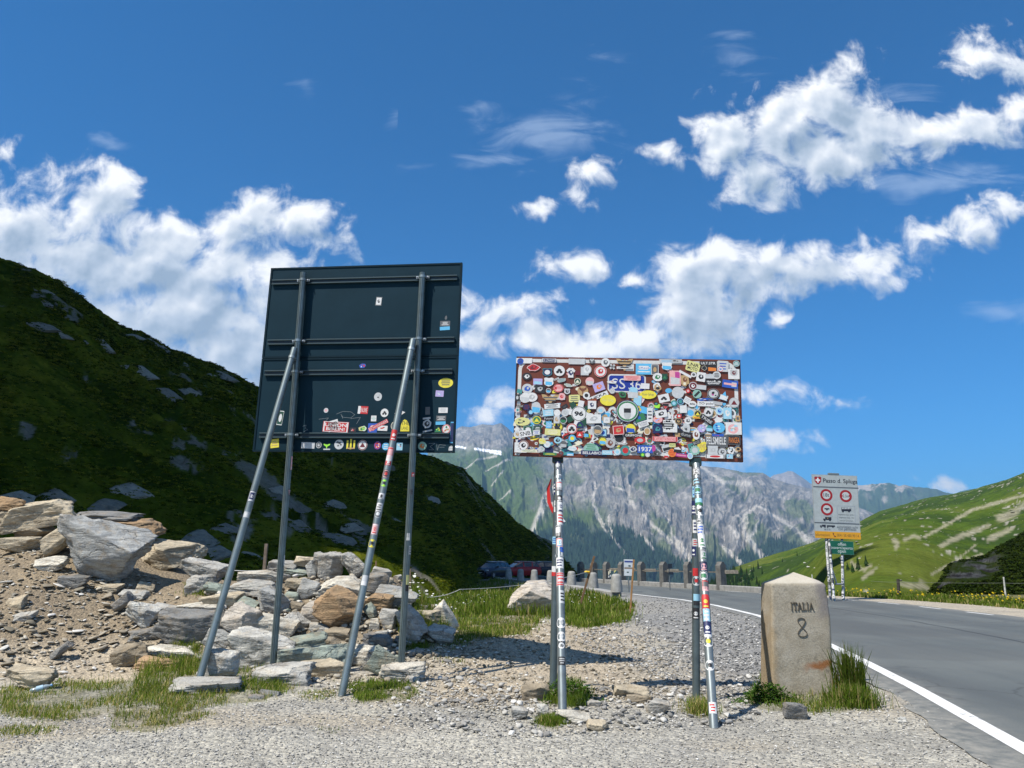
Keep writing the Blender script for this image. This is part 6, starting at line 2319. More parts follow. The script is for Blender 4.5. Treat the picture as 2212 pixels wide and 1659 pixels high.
sdeco('lettering', tt_('0041 58 480 90 14', 795, 1122, 360, 46, (.10, .07, .02)))
def phone(d):
    c = LS(570, 1110)
    d.fill(tf([(-.5, .5), (-.2, .45), (-.1, .15), (-.2, 0), (.05, -.2), (.2, -.15), (.5, -.35), (.35, -.5), (0, -.45), (-.35, 0)], 54 * kS, 72 * kS, 0, *c), -.0048, (.10, .02, .02))
sdeco('phone_symbol', phone)
mb = MB()
mb.box((LS(560, 100)[0], 0.05, BS.h / 2 + 0.045), (178 * kS, 0.12, 0.085), (.16, .19, .2), None, 0.01)
o = mb.build('top_bracket', M_STEELP, signS)
o.matrix_local = MS
# green status plate
BG = Board(ZS(505, 1205), ZS(893, 1222), ZS(885, 1440), ZS(498, 1420), YS - .06, YS - .06, os_)
MG = BG.to_root()
gp = board_panel('status_plate', BG.w, -BG.h / 2, BG.h / 2, signS, MG, (.004, .105, .062), M_STEELP, 0.04, 0.012, 0.002, (.10, .25, .2))
for (s, x, y, w, h) in (('offen', 694, 1262, 132, 54), ('ouvert/aperto', 694, 1330, 356, 62), ('open', 694, 1396, 130, 56)):
    d = Deco()
    c = BG.loc(*ZS(x, y))
    d.text(s, c[0], c[1], w * kS, h * kS, -.004, (.55, .62, .6), 0, .0)
    o = d.mb.build('lettering', M_VINYL, gp)
mb = MB()
posts_s = [(at(*ZT(300, 1384), YS - .25), at(*ZS(432, 1150), YS + .12)), (at(*ZT(336, 1384), YS - .9), at(*ZS(478, 1150), YS + .1)), (at(*ZT(425, 1384), YS - .25), at(*ZS(690, 1150), YS + .12))]
for k, (a, b) in enumerate(posts_s):
    post(signS, os_, a - Vector((0, 0, .35)), b + (b - a).normalized() * (2.2 if k != 1 else 0), 0.055, (.30, .33, .34), M_GALV)
    r2 = random.Random(70 + k)
    q = 0.05
    i = 0
    while q < 0.97:
        wrap_sticker(signS, os_, a, b, 0.055, q, r2.uniform(-.6, .6), r2.uniform(.10, .2), .12, r2.choice('WWWZZAKD'), r2.choice('KKDNZ'), 900 + k * 40 + i, None, r2.choice('rro'))
        q += r2.uniform(.035, .075)
        i += 1
mb = MB()
mb.tube(at(*ZT(345, 1225), YS - .35), at(*ZT(415, 1225), YS - .28), 0.035, n=10, col=(.33, .36, .37))
mb.build('crossbar', M_GALV, signS, Matrix.Translation(-os_))
mb = MB()
mb.tube(at(*ZT(318, 1080), YS - .3), at(*ZT(360, 1215), YS - .32), 0.03, n=10, col=(.4, .42, .43))
mb.build('strut', M_GALV, signS, Matrix.Translation(-os_))

# ------------------------------------------------------------------ border stone
def make_milestone():
    ZM = lambda x, y: ((1840 + x * .42204) * .4, (1150 + y * .42204) * .4)
    Y0 = 9.9
    bl, br = at(*ZM(212, 1340), Y0), at(*ZM(582, 1368), Y0)
    w0 = (br - bl).length
    tl, tr = at(*ZM(203, 738), Y0 + .06), at(*ZM(543, 728), Y0 + .06)
    w1 = (tr - tl).length
    z1 = (tl.z + tr.z) / 2
    pk = at(*ZM(335, 664), Y0 + .26)
    zg = float(G0((bl.x + br.x) / 2, Y0))
    cx0, cx1 = (bl.x + br.x) / 2, (tl.x + tr.x) / 2
    d0, d1 = 0.46, 0.42
    o = empty('border_stone', (cx0, Y0 + d0 / 2, zg))
    tag(o, 'square tan granite border stone carved ITALIA 8 beside the road', 'border stone')
    H = z1 - zg
    n, nz = 22, 44
    V, F = [], []

    def sec(t):
        z = -0.25 + (H + 0.25) * t
        f = max(z, 0) / H
        return z, (w0 + (w1 - w0) * f) / 2, (d0 + (d1 - d0) * f) / 2, (cx1 - cx0) * f
    ring = [(-1 + 2 * k / n, -1) for k in range(n)] + [(1, -1 + 2 * k / n) for k in range(n)] + [(1 - 2 * k / n, 1) for k in range(n)] + [(-1, 1 - 2 * k / n) for k in range(n)]
    m = len(ring)
    for j in range(nz + 1):
        z, hx, hy, ox = sec(j / nz)
        for (a, b) in ring:
            c = 0.016 / hx
            aa = math.copysign(min(abs(a), 1 - c * max(0, abs(b) - (1 - c)) / c * 0.6), a) if abs(b) > 1 - c else a
            bb = math.copysign(min(abs(b), 1 - c * max(0, abs(a) - (1 - c)) / c * 0.6), b) if abs(a) > 1 - c else b
            V.append((ox + aa * hx, bb * hy, z))
    capn = 8
    ap = (pk.x - cx0, 0.0, pk.z - zg)
    z, hx, hy, ox = sec(1)
    for q in range(1, capn + 1):
        t = q / capn
        for (a, b) in ring:
            V.append((ox + a * hx * (1 - t) + (ap[0] - ox) * t, b * hy * (1 - t), z + (ap[2] - z) * t))
    V = np.array(V)
    V[:, 0] += 0.006 * fbm(V[:, 2] * 3 + V[:, 0] * 2, V[:, 1] * 3, 4, 401)
    V[:, 1] += 0.005 * fbm(V[:, 2] * 4 - V[:, 1], V[:, 0] * 4, 4, 403)
    # chipped corner by the road
    ch = np.array([w1 / 2 + cx1 - cx0, -d1 / 2, H])
    dist = np.linalg.norm((V - ch) * np.array([1.3, 1.0, .75]), axis=1)
    k = np.clip(1 - dist / 0.15, 0, 1)
    V[:, 0] -= 0.05 * k * (1 + 0.6 * vnoise(V[:, 2] * 14, V[:, 1] * 14, None, 5))
    V[:, 2] -= 0.018 * k
    edge = np.clip(1 - np.abs(V[:, 0] - (w1 / 2 + cx1 - cx0)) / 0.05, 0, 1) * (V[:, 1] < -d1 / 2 + .1) * np.clip((V[:, 2] - .7) / .3, 0, 1)
    V[:, 0] -= edge * 0.014 * (1 + vnoise(V[:, 2] * 17, V[:, 2] * 0, None, 9))
    rows = nz + capn + 1
    for j in range(rows - 1):
        for k in range(m):
            F.append((j * m + k, j * m + (k + 1) % m, (j + 1) * m + (k + 1) % m, (j + 1) * m + k))
    mt, N = material('tan_granite')
    co = objco(N)
    f1 = N.noise(co, 4.5, 7, 0.62)
    f2 = N.noise(co, 55.0, 5, 0.65)
    c = N.ramp(f1, [(0.3, (0.30, 0.262, 0.195)), (0.5, (0.385, 0.345, 0.27)), (0.72, (0.46, 0.42, 0.345))])
    c = N.mix(1.0, c, N.ramp(f2, [(0.25, (0.70,) * 3), (0.75, (1.22,) * 3)]), 'MULTIPLY')
    sp = N.n('ShaderNodeSeparateXYZ')
    N.link(co, sp.inputs[0])
    zz, xx = sp.outputs[2], sp.outputs[0]
    # rust streak low on the road side, grey patch at the upper corner, ochre run down the near edge
    wob = N.m('MULTIPLY_ADD', N.noise(co, 7, 4, .6), 0.16, -0.08)
    zc = N.m('ADD', N.m('MULTIPLY_ADD', xx, -0.16, zz), wob)
    rust = N.m('MULTIPLY', N.mapr(N.m('ABSOLUTE', N.m('SUBTRACT', zc, 0.285)), 0.065, 0.01, 0, 1, True), N.mapr(xx, -0.02, 0.18, 0, 1, True))
    c = N.mix(N.m('MULTIPLY', rust, 0.85), c, (0.28, 0.10, 0.025))
    ochre = N.m('MULTIPLY', N.mapr(N.m('ADD', xx, wob), -w0 / 2 + .14, -w0 / 2 + .02, 0, 1, True), N.mapr(zz, H, H * .6, 0, 1, True))
    c = N.mix(N.m('MULTIPLY', ochre, 0.5), c, (0.30, 0.19, 0.07))
    grey = N.m('MULTIPLY', N.mapr(N.m('ADD', xx, wob), w0 / 2 - .16, w0 / 2 - .03, 0, 1, True), N.mapr(N.m('ADD', zz, wob), H * .62, H * .78, 0, 1, True))
    c = N.mix(N.m('MULTIPLY', grey, 0.75), c, (0.19, 0.175, 0.18))
    lich = N.mapr(N.noise(co, 11.0, 6, .6), 0.60, 0.68, 0.0, 0.55)
    c = N.mix(lich, c, (0.17, 0.155, 0.125))
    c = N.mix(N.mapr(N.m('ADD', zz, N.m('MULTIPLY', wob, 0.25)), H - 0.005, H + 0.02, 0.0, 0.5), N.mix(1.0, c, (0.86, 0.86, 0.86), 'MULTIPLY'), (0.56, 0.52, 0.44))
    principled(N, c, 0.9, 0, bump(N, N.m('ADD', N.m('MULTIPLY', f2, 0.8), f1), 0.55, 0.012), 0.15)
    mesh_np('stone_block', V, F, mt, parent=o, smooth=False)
    # carved letters, blackened: serifed strokes cut along the face
    lm, LN = material('blackened_carving')
    principled(LN, (0.10, 0.088, 0.068), 0.9, 0, None, 0.1)

    def face_y(z):
        return -(d0 + (d1 - d0) * z / H) / 2

    def strokes(name, lines_, ox, oz, sx, sz, wid):
        mb = MB()
        for (ax, az, bx, bz) in lines_:
            a = Vector((ox + ax * sx, 0, oz + az * sz))
            b = Vector((ox + bx * sx, 0, oz + bz * sz))
            dd = (b - a)
            nn = Vector((-dd.z, 0, dd.x)).normalized() * wid / 2
            pts = [a - nn, b - nn, b + nn, a + nn]
            mb.add([Vector((p.x, face_y(p.z) - 0.014, p.z)) for p in pts] + [Vector((p.x, face_y(p.z) + 0.02, p.z)) for p in pts],
                   [(0, 1, 2, 3), (0, 4, 5, 1), (1, 5, 6, 2), (2, 6, 7, 3), (3, 7, 4, 0)], (0.03, 0.03, 0.03))
        ob = mb.build(name, lm, o)
        return ob
    I = [(.5, 0, .5, 1), (.25, 0, .75, 0), (.25, 1, .75, 1)]
    T = [(.5, 0, .5, 1), (.05, 1, .95, 1), (.3, 0, .7, 0), (.05, 1, .05, .82), (.95, 1, .95, .82)]
    A_ = [(.1, 0, .5, 1), (.5, 1, .9, 0), (.25, .38, .75, .38), (-.05, 0, .25, 0), (.75, 0, 1.05, 0)]
    L_ = [(.25, 0, .25, 1), (.25, 0, .9, 0), (.05, 1, .45, 1), (.05, 0, .25, 0), (.9, 0, .9, .2)]
    s = 0.4 * 0.42204 * 9.6 / 768
    lx, lz = (322 - 397) * s * 1.0, None
    zt = at(*ZM(385, 888), Y0 + .03).z - zg
    hgt = 42 * s
    x = at(*ZM(318, 865), Y0 + .03).x - cx0
    for ch_, wd in ((I, 16), (T, 24), (A_, 26), (L_, 22), (I, 16), (A_, 26)):
        strokes('carved_letter', ch_, x, zt, wd * s, hgt, 0.0058)
        x += wd * s * 1.06
    c8 = at(*ZM(388, 990), Y0 + .02)
    pts = []
    for k in range(49):
        t = 2 * math.pi * k / 48
        pts.append((0.5 + 0.5 * math.sin(t) * math.cos(t) * 1.9 * (1.12 if math.cos(t) < 0 else .9), 0.5 + 0.5 * math.cos(t)))
    ln = [(a[0], a[1], b[0], b[1]) for a, b in zip(pts[:-1], pts[1:])]
    strokes('carved_numeral', ln, c8.x - cx0 - 25 * s, c8.z - zg - 52 * s, 50 * s, 104 * s, 0.0068)


make_milestone()


# ------------------------------------------------------------------ rocks
def px_points_early(poly, n):
    r = np.random.default_rng(77)
    P = np.array(poly, float)
    q = r.uniform(P.min(0), P.max(0), size=(n * 6, 2))
    return q[inpoly(q[:, 0], q[:, 1], poly)][:n] * (1024.0 / 2212.0)


def new_rock(name, seed, sub, w, dpt, h, tint, roll=0.0, slab=1.0, planes=9, rough=0.06, flat=1.0, yaw=0.0):
    v, f = block_verts(seed, planes - 3, rough, sub) if sub >= 3 else rock_verts(seed, sub, planes, rough, slab)
    v = v * np.array([1, 0.8, flat])
    R = np.array((Matrix.Rotation(yaw, 3, 'Z') @ Matrix.Rotation(roll, 3, 'Y') @ Matrix.Rotation(0.3, 3, 'X')))
    v = v @ R.T
    v -= (v.max(0) + v.min(0)) / 2
    v = v / ((v.max(0) - v.min(0)) / 2) * np.array([w / 2, dpt / 2, h / 2])
    v[:, 2] += h / 2
    ob = mesh_np(name, v, f, M_ROCK, smooth=False)
    ob.color = (*tint, 1)
    return ob


TINT = dict(g=(.42, .41, .38), b=(.35, .355, .345), t=(.46, .40, .30), p=(.56, .53, .46), o=(.36, .245, .145), d=(.20, .20, .195), e=(.27, .31, .27), k=(.45, .41, .36), w=(.53, .52, .48), n=(.30, .255, .19))
Q4 = lambda x, y: (500 + x * .31646, 1350 + y * .31646)
Q3 = lambda x, y: (x * .43397, 1200 + y * .43397)
QF = lambda x, y: (x * 1.15732, y * 1.15732)
ROCKS = [
    (Q3, 335, 245, 760, 600, 'b', 'huge blue-grey slab boulder on the dirt mound', .55, .6),
    (Q3, 210, 215, 435, 445, 't', 'tan slab leaning on the huge blue-grey boulder', -.6, .5),
    (Q3, 15, 125, 400, 310, 't', 'long tan boulder along the top of the dirt mound', -.35, .6),
    (Q3, -40, 95, 110, 170, 'o', 'orange-brown block on top of the mound at the picture edge', .1, .7),
    (Q3, -60, 160, 60, 290, 't', 'tan boulder cut by the edge of the picture on the mound', .1, .8),
    (Q3, 75, 240, 260, 332, 'n', 'brownish stone tucked below the long tan boulder', .1, .7),
    (Q3, 395, 172, 735, 240, 'd', 'dark flat slab lying across the top of the mound', .05, .35),
    (Q3, 590, 222, 890, 322, 'o', 'rust-stained slab behind the huge blue-grey boulder', .12, .4),
    (Q3, 790, 372, 1055, 515, 't', 'tan block with a flat face right of the huge boulder', .12, .6),
    (Q3, 870, 345, 1130, 462, 't', 'tan block behind the flat-faced one on the mound', .2, .5),
    (Q3, 1030, 460, 1270, 612, 'g', 'grey sloping block between mound and pile', .4, .7),
    (Q3, 1072, 555, 1215, 660, 'g', 'rounded grey cobble on the saddle between mound and pile', 0, .9),
    (Q3, 545, 595, 680, 642, 't', 'thin tan flake below the huge boulder', .05, .4),
    (Q3, 690, 630, 830, 682, 'g', 'pair-sized grey flake under the huge boulder tip', .05, .45),
    (Q3, 785, 585, 880, 648, 't', 'small tan stone under the tip of the huge boulder', .1, .7),
    (Q3, 630, 650, 740, 765, 'd', 'dark grey wedge on the mound slope', -.7, .5),
    (Q3, 712, 712, 880, 855, 'w', 'white glittering schist wedge on the mound slope', .5, .6),
    (Q3, 870, 712, 1005, 802, 'g', 'grey stone right of the white schist wedge', .2, .7),
    (Q3, 1000, 700, 1270, 785, 'p', 'pale flat rock above the large dark slate', .1, .5),
    (Q3, 885, 762, 1275, 960, 'd', 'large dark slate boulder with pale end beside the left prop', .12, .6),
    (Q3, 730, 848, 895, 928, 'd', 'dark shard left of the large slate boulder', -.2, .5),
    (Q3, 640, 950, 830, 1080, 'n', 'brown block at the foot of the dirt mound', -.3, .7),
    (Q3, 830, 960, 1130, 1045, 'p', 'pale block behind the tall grass', .1, .6),
    (Q3, 790, 1020, 1000, 1095, 'o', 'orange-brown block behind the tall grass', .1, .6),
    (Q3, 15, 1080, 270, 1210, 't', 'tan block at the lower end of the mound by the bottle', .05, .7),
    (Q3, 270, 935, 390, 1035, 'd', 'dark upright shard low on the mound', -.9, .4),
    (Q3, 335, 545, 490, 625, 'd', 'dark layered stone high on the mound face', .05, .6),
    (Q3, 205, 440, 360, 522, 'p', 'pale layered stone under the leaning tan slab', -.2, .6),
    (Q3, -20, 330, 190, 425, 't', 'tan stone half buried at the mound crest', .1, .5),
    (Q3, 1180, 590, 1300, 668, 'e', 'greenish stone at the left end of the rock pile', .2, .7),
    (Q3, 20, 660, 120, 740, 't', 'small tan slab lying on the mound slope', -.2, .4),
    (Q3, 65, 750, 180, 810, 'g', 'small grey flake on the mound slope', -.2, .4),
    (Q3, 985, 1148, 1340, 1215, 'g', 'flat grey slab at the foot of the left prop', .04, .4),
    (Q3, 1430, 1228, 1512, 1268, 'd', 'small dark flat stone in the grass strip', .05, .5),
    (Q3, 1480, 1203, 1600, 1250, 'd', 'dark flat stone lying between the left prop and post', .05, .4),
    (Q4, 885, 97, 985, 200, 'g', 'topmost grey-tan stone of the rock pile', .1, .9),
    (Q4, 930, 110, 1112, 312, 'g', 'big grey block crowning the rock pile', .15, .9),
    (Q4, 745, 128, 890, 205, 't', 'tan-topped stone left of the crowning block', .1, .7),
    (Q4, 1115, 112, 1292, 302, 'g', 'grey block just left of the right prop at the pile top', .6, .7),
    (Q4, 832, 165, 932, 312, 'b', 'upright grey slab below the pile top', 1.2, .5),
    (Q4, 545, 160, 760, 252, 'g', 'grey stone behind the left post near the pile top', .2, .6),
    (Q4, 655, 198, 836, 282, 'e', 'greenish slab just right of the left post, near the top', .05, .5),
    (Q4, 460, 233, 612, 302, 'o', 'rusty brown stone left of the left post', .1, .6),
    (Q4, 308, 243, 600, 350, 'p', 'pale slab on the left shoulder of the rock pile', -.1, .6),
    (Q4, 228, 318, 592, 455, 'g', 'grey overhanging slab on the left shoulder of the pile', .05, .5),
    (Q4, 685, 305, 842, 412, 't', 'tan-grey stone in the upper middle of the pile', .2, .7),
    (Q4, 758, 312, 922, 468, 'b', 'blue-grey cube in the upper middle of the pile', .3, .9),
    (Q4, 925, 296, 1257, 452, 'p', 'long pale loaf-shaped rock above the orange block', .1, .6),
    (Q4, 908, 400, 1242, 728, 'o', 'big orange-brown triangular block in the rock pile', .5, .8),
    (Q4, 795, 492, 988, 658, 'k', 'pinkish pale block left of the orange one', .1, .85),
    (Q4, 428, 385, 692, 608, 'b', 'big blue-grey block behind the left post', .6, .8),
    (Q4, 648, 408, 768, 492, 'e', 'greenish stone right of the left post', .1, .7),
    (Q4, 163, 528, 452, 832, 'k', 'big pinkish pale block between prop and left post', .4, .9),
    (Q4, 268, 452, 432, 582, 'e', 'dark green stone in a gap behind the pinkish block', .4, .7),
    (Q4, 25, 418, 302, 558, 't', 'tan-grey wedge right of the left prop', -.3, .6),
    (Q4, 405, 598, 742, 792, 'p', 'pale sloping rock crossed by the left post', .2, .7),
    (Q4, 638, 583, 838, 742, 'g', 'grey flake standing right of the left post', .7, .6),
    (Q4, 863, 653, 1007, 742, 'g', 'small grey loaf below the pinkish pale block', .15, .6),
    (Q4, 983, 698, 1182, 812, 'n', 'brown-grey shard under the orange block', .35, .6),
    (Q4, 672, 743, 988, 908, 'e', 'long greenish loaf in the lower middle of the pile', -.2, .6),
    (Q4, 248, 733, 692, 1028, 'w', 'largest pale rounded rock at the front of the pile', .1, .9),
    (Q4, 968, 768, 1092, 878, 'n', 'tan crumbling stone in the lower middle of the pile', .1, .9),
    (Q4, 648, 858, 1142, 1065, 'e', 'wide grey-green cracked slab at the front of the pile', .12, .6),
    (Q4, 798, 948, 1127, 1088, 't', 'tan-green loaf in front of the cracked slab', -.1, .6),
    (Q4, 418, 988, 832, 1140, 'g', 'grey slab under the foot of the left post', -.05, .5),
    (Q4, 1150, 838, 1452, 1002, 'p', 'pale rock right of the right prop at the pile foot', .2, .7),
    (Q4, 1312, 853, 1548, 1072, 'e', 'grey-green boulder left of the right post', .4, .8),
    (Q4, 1428, 983, 1747, 1118, 'p', 'pale low rock at the foot of the right post', .1, .6),
    (Q4, 1305, 268, 1472, 432, 'd', 'dark grey block hidden behind the right prop', .3, .8),
    (Q4, 1363, 213, 1502, 322, 'g', 'grey block at the top right of the pile', .3, .7),
    (Q4, 1393, 262, 1512, 385, 't', 'tan-grey stone below the top right block', .5, .8),
    (Q4, 1298, 428, 1502, 572, 'o', 'streaky orange-tan stone between right prop and right post', .1, .7),
    (Q4, 1403, 362, 1697, 535, 'b', 'blue-grey slab crossed by the right post', .3, .6),
    (Q4, 1283, 498, 1382, 622, 'e', 'dark green stone beside the right prop', .9, .6),
    (Q4, 1423, 558, 1562, 722, 'g', 'grey block left of the right post', .4, .9),
    (Q4, 1553, 543, 1777, 828, 'g', 'grey-tan slab leaning right of the right post', .9, .5),
    (Q4, 1683, 562, 1882, 688, 't', 'tan block at the right end of the pile', .1, .8),
    (Q4, 1848, 498, 2022, 718, 'p', 'pale upright fin at the far right end of the pile', .9, .5),
    (Q4, 1778, 678, 1997, 833, 'g', 'grey slab at the right foot of the pile by the grass', .3, .6),
    (Q4, 1708, 503, 1792, 562, 'g', 'small grey stone on top of the right end of the pile', 0, .8),
    (Q4, 1768, 498, 1852, 567, 'n', 'small brown stone on top of the right end of the pile', .3, .8),
    (Q4, 1338, 618, 1412, 704, 'p', 'small pale stone between right prop and right post', .1, .9),
    (Q4, 28, 713, 247, 872, 'b', 'blue-grey stone under the left prop', .3, .8),
    (Q4, -10, 862, 252, 1092, 'w', 'whitish rock at the pile foot beside the left prop', .3, .8),
    (Q4, 1278, 738, 1502, 862, 'd', 'dark grey stone in the gap by the right post', .2, .7),
    (Q4, 1238, 838, 1372, 902, 'p', 'small cream stone at the foot of the right prop', .1, .8),
    (Q4, 1366, 713, 1482, 788, 'g', 'small grey flake left of the right post', -.3, .6),
    (Q4, 700, 480, 805, 562, 'n', 'small tan stone among the rubble in the middle of the pile', .2, .8),
    (Q4, 1630, 1065, 1725, 1125, 'g', 'small grey stone right of the right post foot', .2, .7),
    (Q4, 1610, 860, 1695, 925, 'g', 'small slanting grey stone on the path edge by the pile', -.5, .5),
]
CAT_ROCK = 'rock'
bx_u, bx_v = [], []
for r_ in ROCKS:
    a, b = r_[0](r_[1], r_[2]), r_[0](r_[3], r_[4])
    bx_u.append((a[0] + b[0]) / 2 * .4)
    bx_v.append(b[1] * .4)
hx_, hy_ = hit(np.array(bx_u), np.array(bx_v), 5, 40)
for i, r_ in enumerate(ROCKS):
    zf, x0, y0, x1, y1, tn, lab, roll, flat = r_
    a, b = zf(x0, y0), zf(x1, y1)
    u0, v0, u1, v1 = a[0] * .4, a[1] * .4, b[0] * .4, b[1] * .4
    Y = hy_[i] if not np.isnan(hy_[i]) else 18.0
    Y = min(Y, 18.2)
    t = Y / ray((u0 + u1) / 2, v1)[1]
    w = (u1 - u0) * t / 768
    h = (v1 - v0) * t / 768 * 0.97
    dpt = max(0.55 * w, min(0.8 * h, 1.2 * w))
    bot = at((u0 + u1) / 2, v1, Y)
    big = w > 0.42
    tv = np.array(TINT[tn]) * (0.92 + 0.2 * random.Random(i).random())
    ob = new_rock('rock', 100 + i, 4 if big else 3, w * 1.2, dpt * 1.1, h * 1.18, tv, roll, 0.8, 8 + i % 5, 0.075 if big else 0.055, flat, 0.0)
    ob.location = (bot.x, Y + dpt * 0.30, bot.z - 0.03)
    tag(ob, lab, CAT_ROCK, 'rocks of the mound and pile')

# smaller broken blocks wedged into the pile
q_ = px_points_early([(455, 1430), (470, 1300), (640, 1240), (850, 1230), (960, 1340), (900, 1440), (700, 1470)], 75)
fx_, fy_ = hit(q_[:, 0], q_[:, 1], 5, 40)
seen_ = set()
for k in range(len(fx_)):
    if np.isnan(fy_[k]) or fy_[k] > 17:
        continue
    rr = random.Random(k * 13 + 1)
    w = rr.uniform(.12, .26)
    tn = rr.choice('gbtpeokd')
    tv = np.array(TINT[tn]) * rr.uniform(.85, 1.1)
    zn = ('upper' if q_[k, 1] < 594 else 'middle' if q_[k, 1] < 632 else 'lower') + ' ' + ('left' if q_[k, 0] < 285 else 'centre' if q_[k, 0] < 345 else 'right')
    if (tn, zn) in seen_:
        continue
    seen_.add((tn, zn))
    ob = new_rock('rock', 1500 + k, 3, w, w * rr.uniform(.6, .9), w * rr.uniform(.45, .8), tv, rr.uniform(-.6, .6), 0.8, 8 + k % 3, .05, rr.uniform(.5, .9), rr.uniform(0, 3))
    ob.location = (float(fx_[k]), float(fy_[k]), float(G0(float(fx_[k]), float(fy_[k]))) - .02)
    tag(ob, 'small broken %s block wedged in the %s of the rock pile' % (dict(g='grey', b='blue-grey', t='tan', p='pale', e='greenish', o='orange-brown', k='pinkish', d='dark')[tn], zn), CAT_ROCK, 'small blocks of the rock pile')

# loose stones filling the pile and strewn over the mound
SRC = [new_rock('pebble', 700 + k, 2, 1, .9, .62, (1, 1, 1), 0.2 * k, 1.0, 8, 0.05, 0.8) for k in range(5)]
for s_ in SRC:
    COL.objects.unlink(s_)


def stone_mat(name, c0, c1, c2):
    m, N = material(name)
    oi = N.n('ShaderNodeObjectInfo')
    c = N.ramp(oi.outputs['Random'], [(0.0, c0), (0.45, c1), (0.8, c2), (1.0, (0.62, 0.61, 0.58))])
    f = N.noise(objco(N), 3.0, 5, .6)
    c = N.mix(1.0, c, N.ramp(f, [(0.3, (0.75,) * 3), (0.7, (1.18,) * 3)]), 'MULTIPLY')
    principled(N, c, 0.9, 0, None, 0.15)
    return m


def scatter(name, P, scl, rot, sources, mat=None, label=None):
    """many small like pieces as one object of kind stuff"""
    me = bpy.data.meshes.new(name)
    me.vertices.add(len(P))
    me.vertices.foreach_set('co', np.asarray(P, dtype=np.float32).ravel())
    for nm, arr in (('scl', scl), ('rot', rot)):
        a_ = me.attributes.new(nm, 'FLOAT_VECTOR', 'POINT')
        a_.data.foreach_set('vector', np.asarray(arr, dtype=np.float32).ravel())
    pk = me.attributes.new('pick', 'INT', 'POINT')
    pk.data.foreach_set('value', (np.arange(len(P)) % len(sources)).astype(np.int32))
    ob = bpy.data.objects.new(name, me)
    COL.objects.link(ob)
    ng = bpy.data.node_groups.new(name, 'GeometryNodeTree')
    ng.interface.new_socket('Geometry', in_out='INPUT', socket_type='NodeSocketGeometry')
    ng.interface.new_socket('Geometry', in_out='OUTPUT', socket_type='NodeSocketGeometry')
    nd, lk = ng.nodes, ng.links
    gi, go = nd.new('NodeGroupInput'), nd.new('NodeGroupOutput')
    jn = nd.new('GeometryNodeJoinGeometry')

    def named(n_, t):
        q = nd.new('GeometryNodeInputNamedAttribute')
        q.data_type = t
        q.inputs[0].default_value = n_
        return q.outputs[0]
    for k, s_ in enumerate(sources):
        ip = nd.new('GeometryNodeInstanceOnPoints')
        lk.new(gi.outputs[0], ip.inputs['Points'])
        cmp_ = nd.new('FunctionNodeCompare')
        cmp_.data_type = 'INT'
        cmp_.operation = 'EQUAL'
        lk.new(named('pick', 'INT'), cmp_.inputs[2])
        cmp_.inputs[3].default_value = k
        lk.new(cmp_.outputs[0], ip.inputs['Selection'])
        inf = nd.new('GeometryNodeObjectInfo')
        inf.inputs[0].default_value = s_
        lk.new(inf.outputs['Geometry'], ip.inputs['Instance'])
        lk.new(named('rot', 'FLOAT_VECTOR'), ip.inputs['Rotation'])
        lk.new(named('scl', 'FLOAT_VECTOR'), ip.inputs['Scale'])
        lk.new(ip.outputs[0], jn.inputs[0])
    lk.new(jn.outputs[0], go.inputs[0])
    md = ob.modifiers.new('scatter', 'NODES')
    md.node_group = ng
    tag(ob, label, kind='stuff')
    return ob


def srcs(mat):
    out = []
    for s_ in SRC:
        c = s_.copy()
        c.data = s_.data.copy()
        c.data.materials.clear()
        c.data.materials.append(mat)
        out.append(c)
    return out


M_PEB = stone_mat('grey_gravel', (0.16, 0.158, 0.15), (0.315, 0.305, 0.285), (0.46, 0.445, 0.405))
M_PEBD = stone_mat('dark_gravel', (0.13, 0.13, 0.128), (0.235, 0.235, 0.23), (0.36, 0.355, 0.34))
M_RUB = stone_mat('tan_rubble', (0.17, 0.15, 0.11), (0.34, 0.30, 0.235), (0.48, 0.44, 0.36))


def px_points(poly, n, seed):
    r = np.random.default_rng(seed)
    P = np.array(poly, float)
    mn, mx = P.min(0), P.max(0)
    out = np.zeros((0, 2))
    while len(out) < n:
        q = r.uniform(mn, mx, size=(n * 2, 2))
        q = q[inpoly(q[:, 0], q[:, 1], poly)]
        out = np.vstack([out, q])
    return out[:n] * (1024.0 / 2212.0)


def stones(name, poly, n, s0, s1, mat, seed, label, keep=None, flat=.65, power=2.6):
    q = px_points(poly, n, seed)
    x, y = hit(q[:, 0], q[:, 1], 4.5, 60, 300)
    ok = ~np.isnan(y)
    x, y = x[ok], y[ok]
    road_ok = x < Lroad(y) - 0.46 + 0.34 * np.random.default_rng(seed + 5).uniform(0, 1, len(x)) ** 3
    x, y = x[road_ok], y[road_ok]
    if keep is not None:
        k = keep(x, y)
        x, y = x[k], y[k]
    r = np.random.default_rng(seed + 1)
    s = s0 + (s1 - s0) * r.uniform(0, 1, len(x)) ** power
    s = s * np.clip(y / 9.0, 0.75, 2.2)
    z = GN(x, y)
    P = np.stack([x, y, z + s * 0.12], -1)
    S = np.stack([s * r.uniform(.8, 1.3, len(x)), s * r.uniform(.7, 1.1, len(x)), s * r.uniform(.5, 1, len(x)) * flat * 1.5], -1)
    R = np.stack([r.uniform(-.4, .4, len(x)), r.uniform(-.4, .4, len(x)), r.uniform(0, 6.3, len(x))], -1)
    return scatter(name, P, S, R, srcs(mat), label=label)


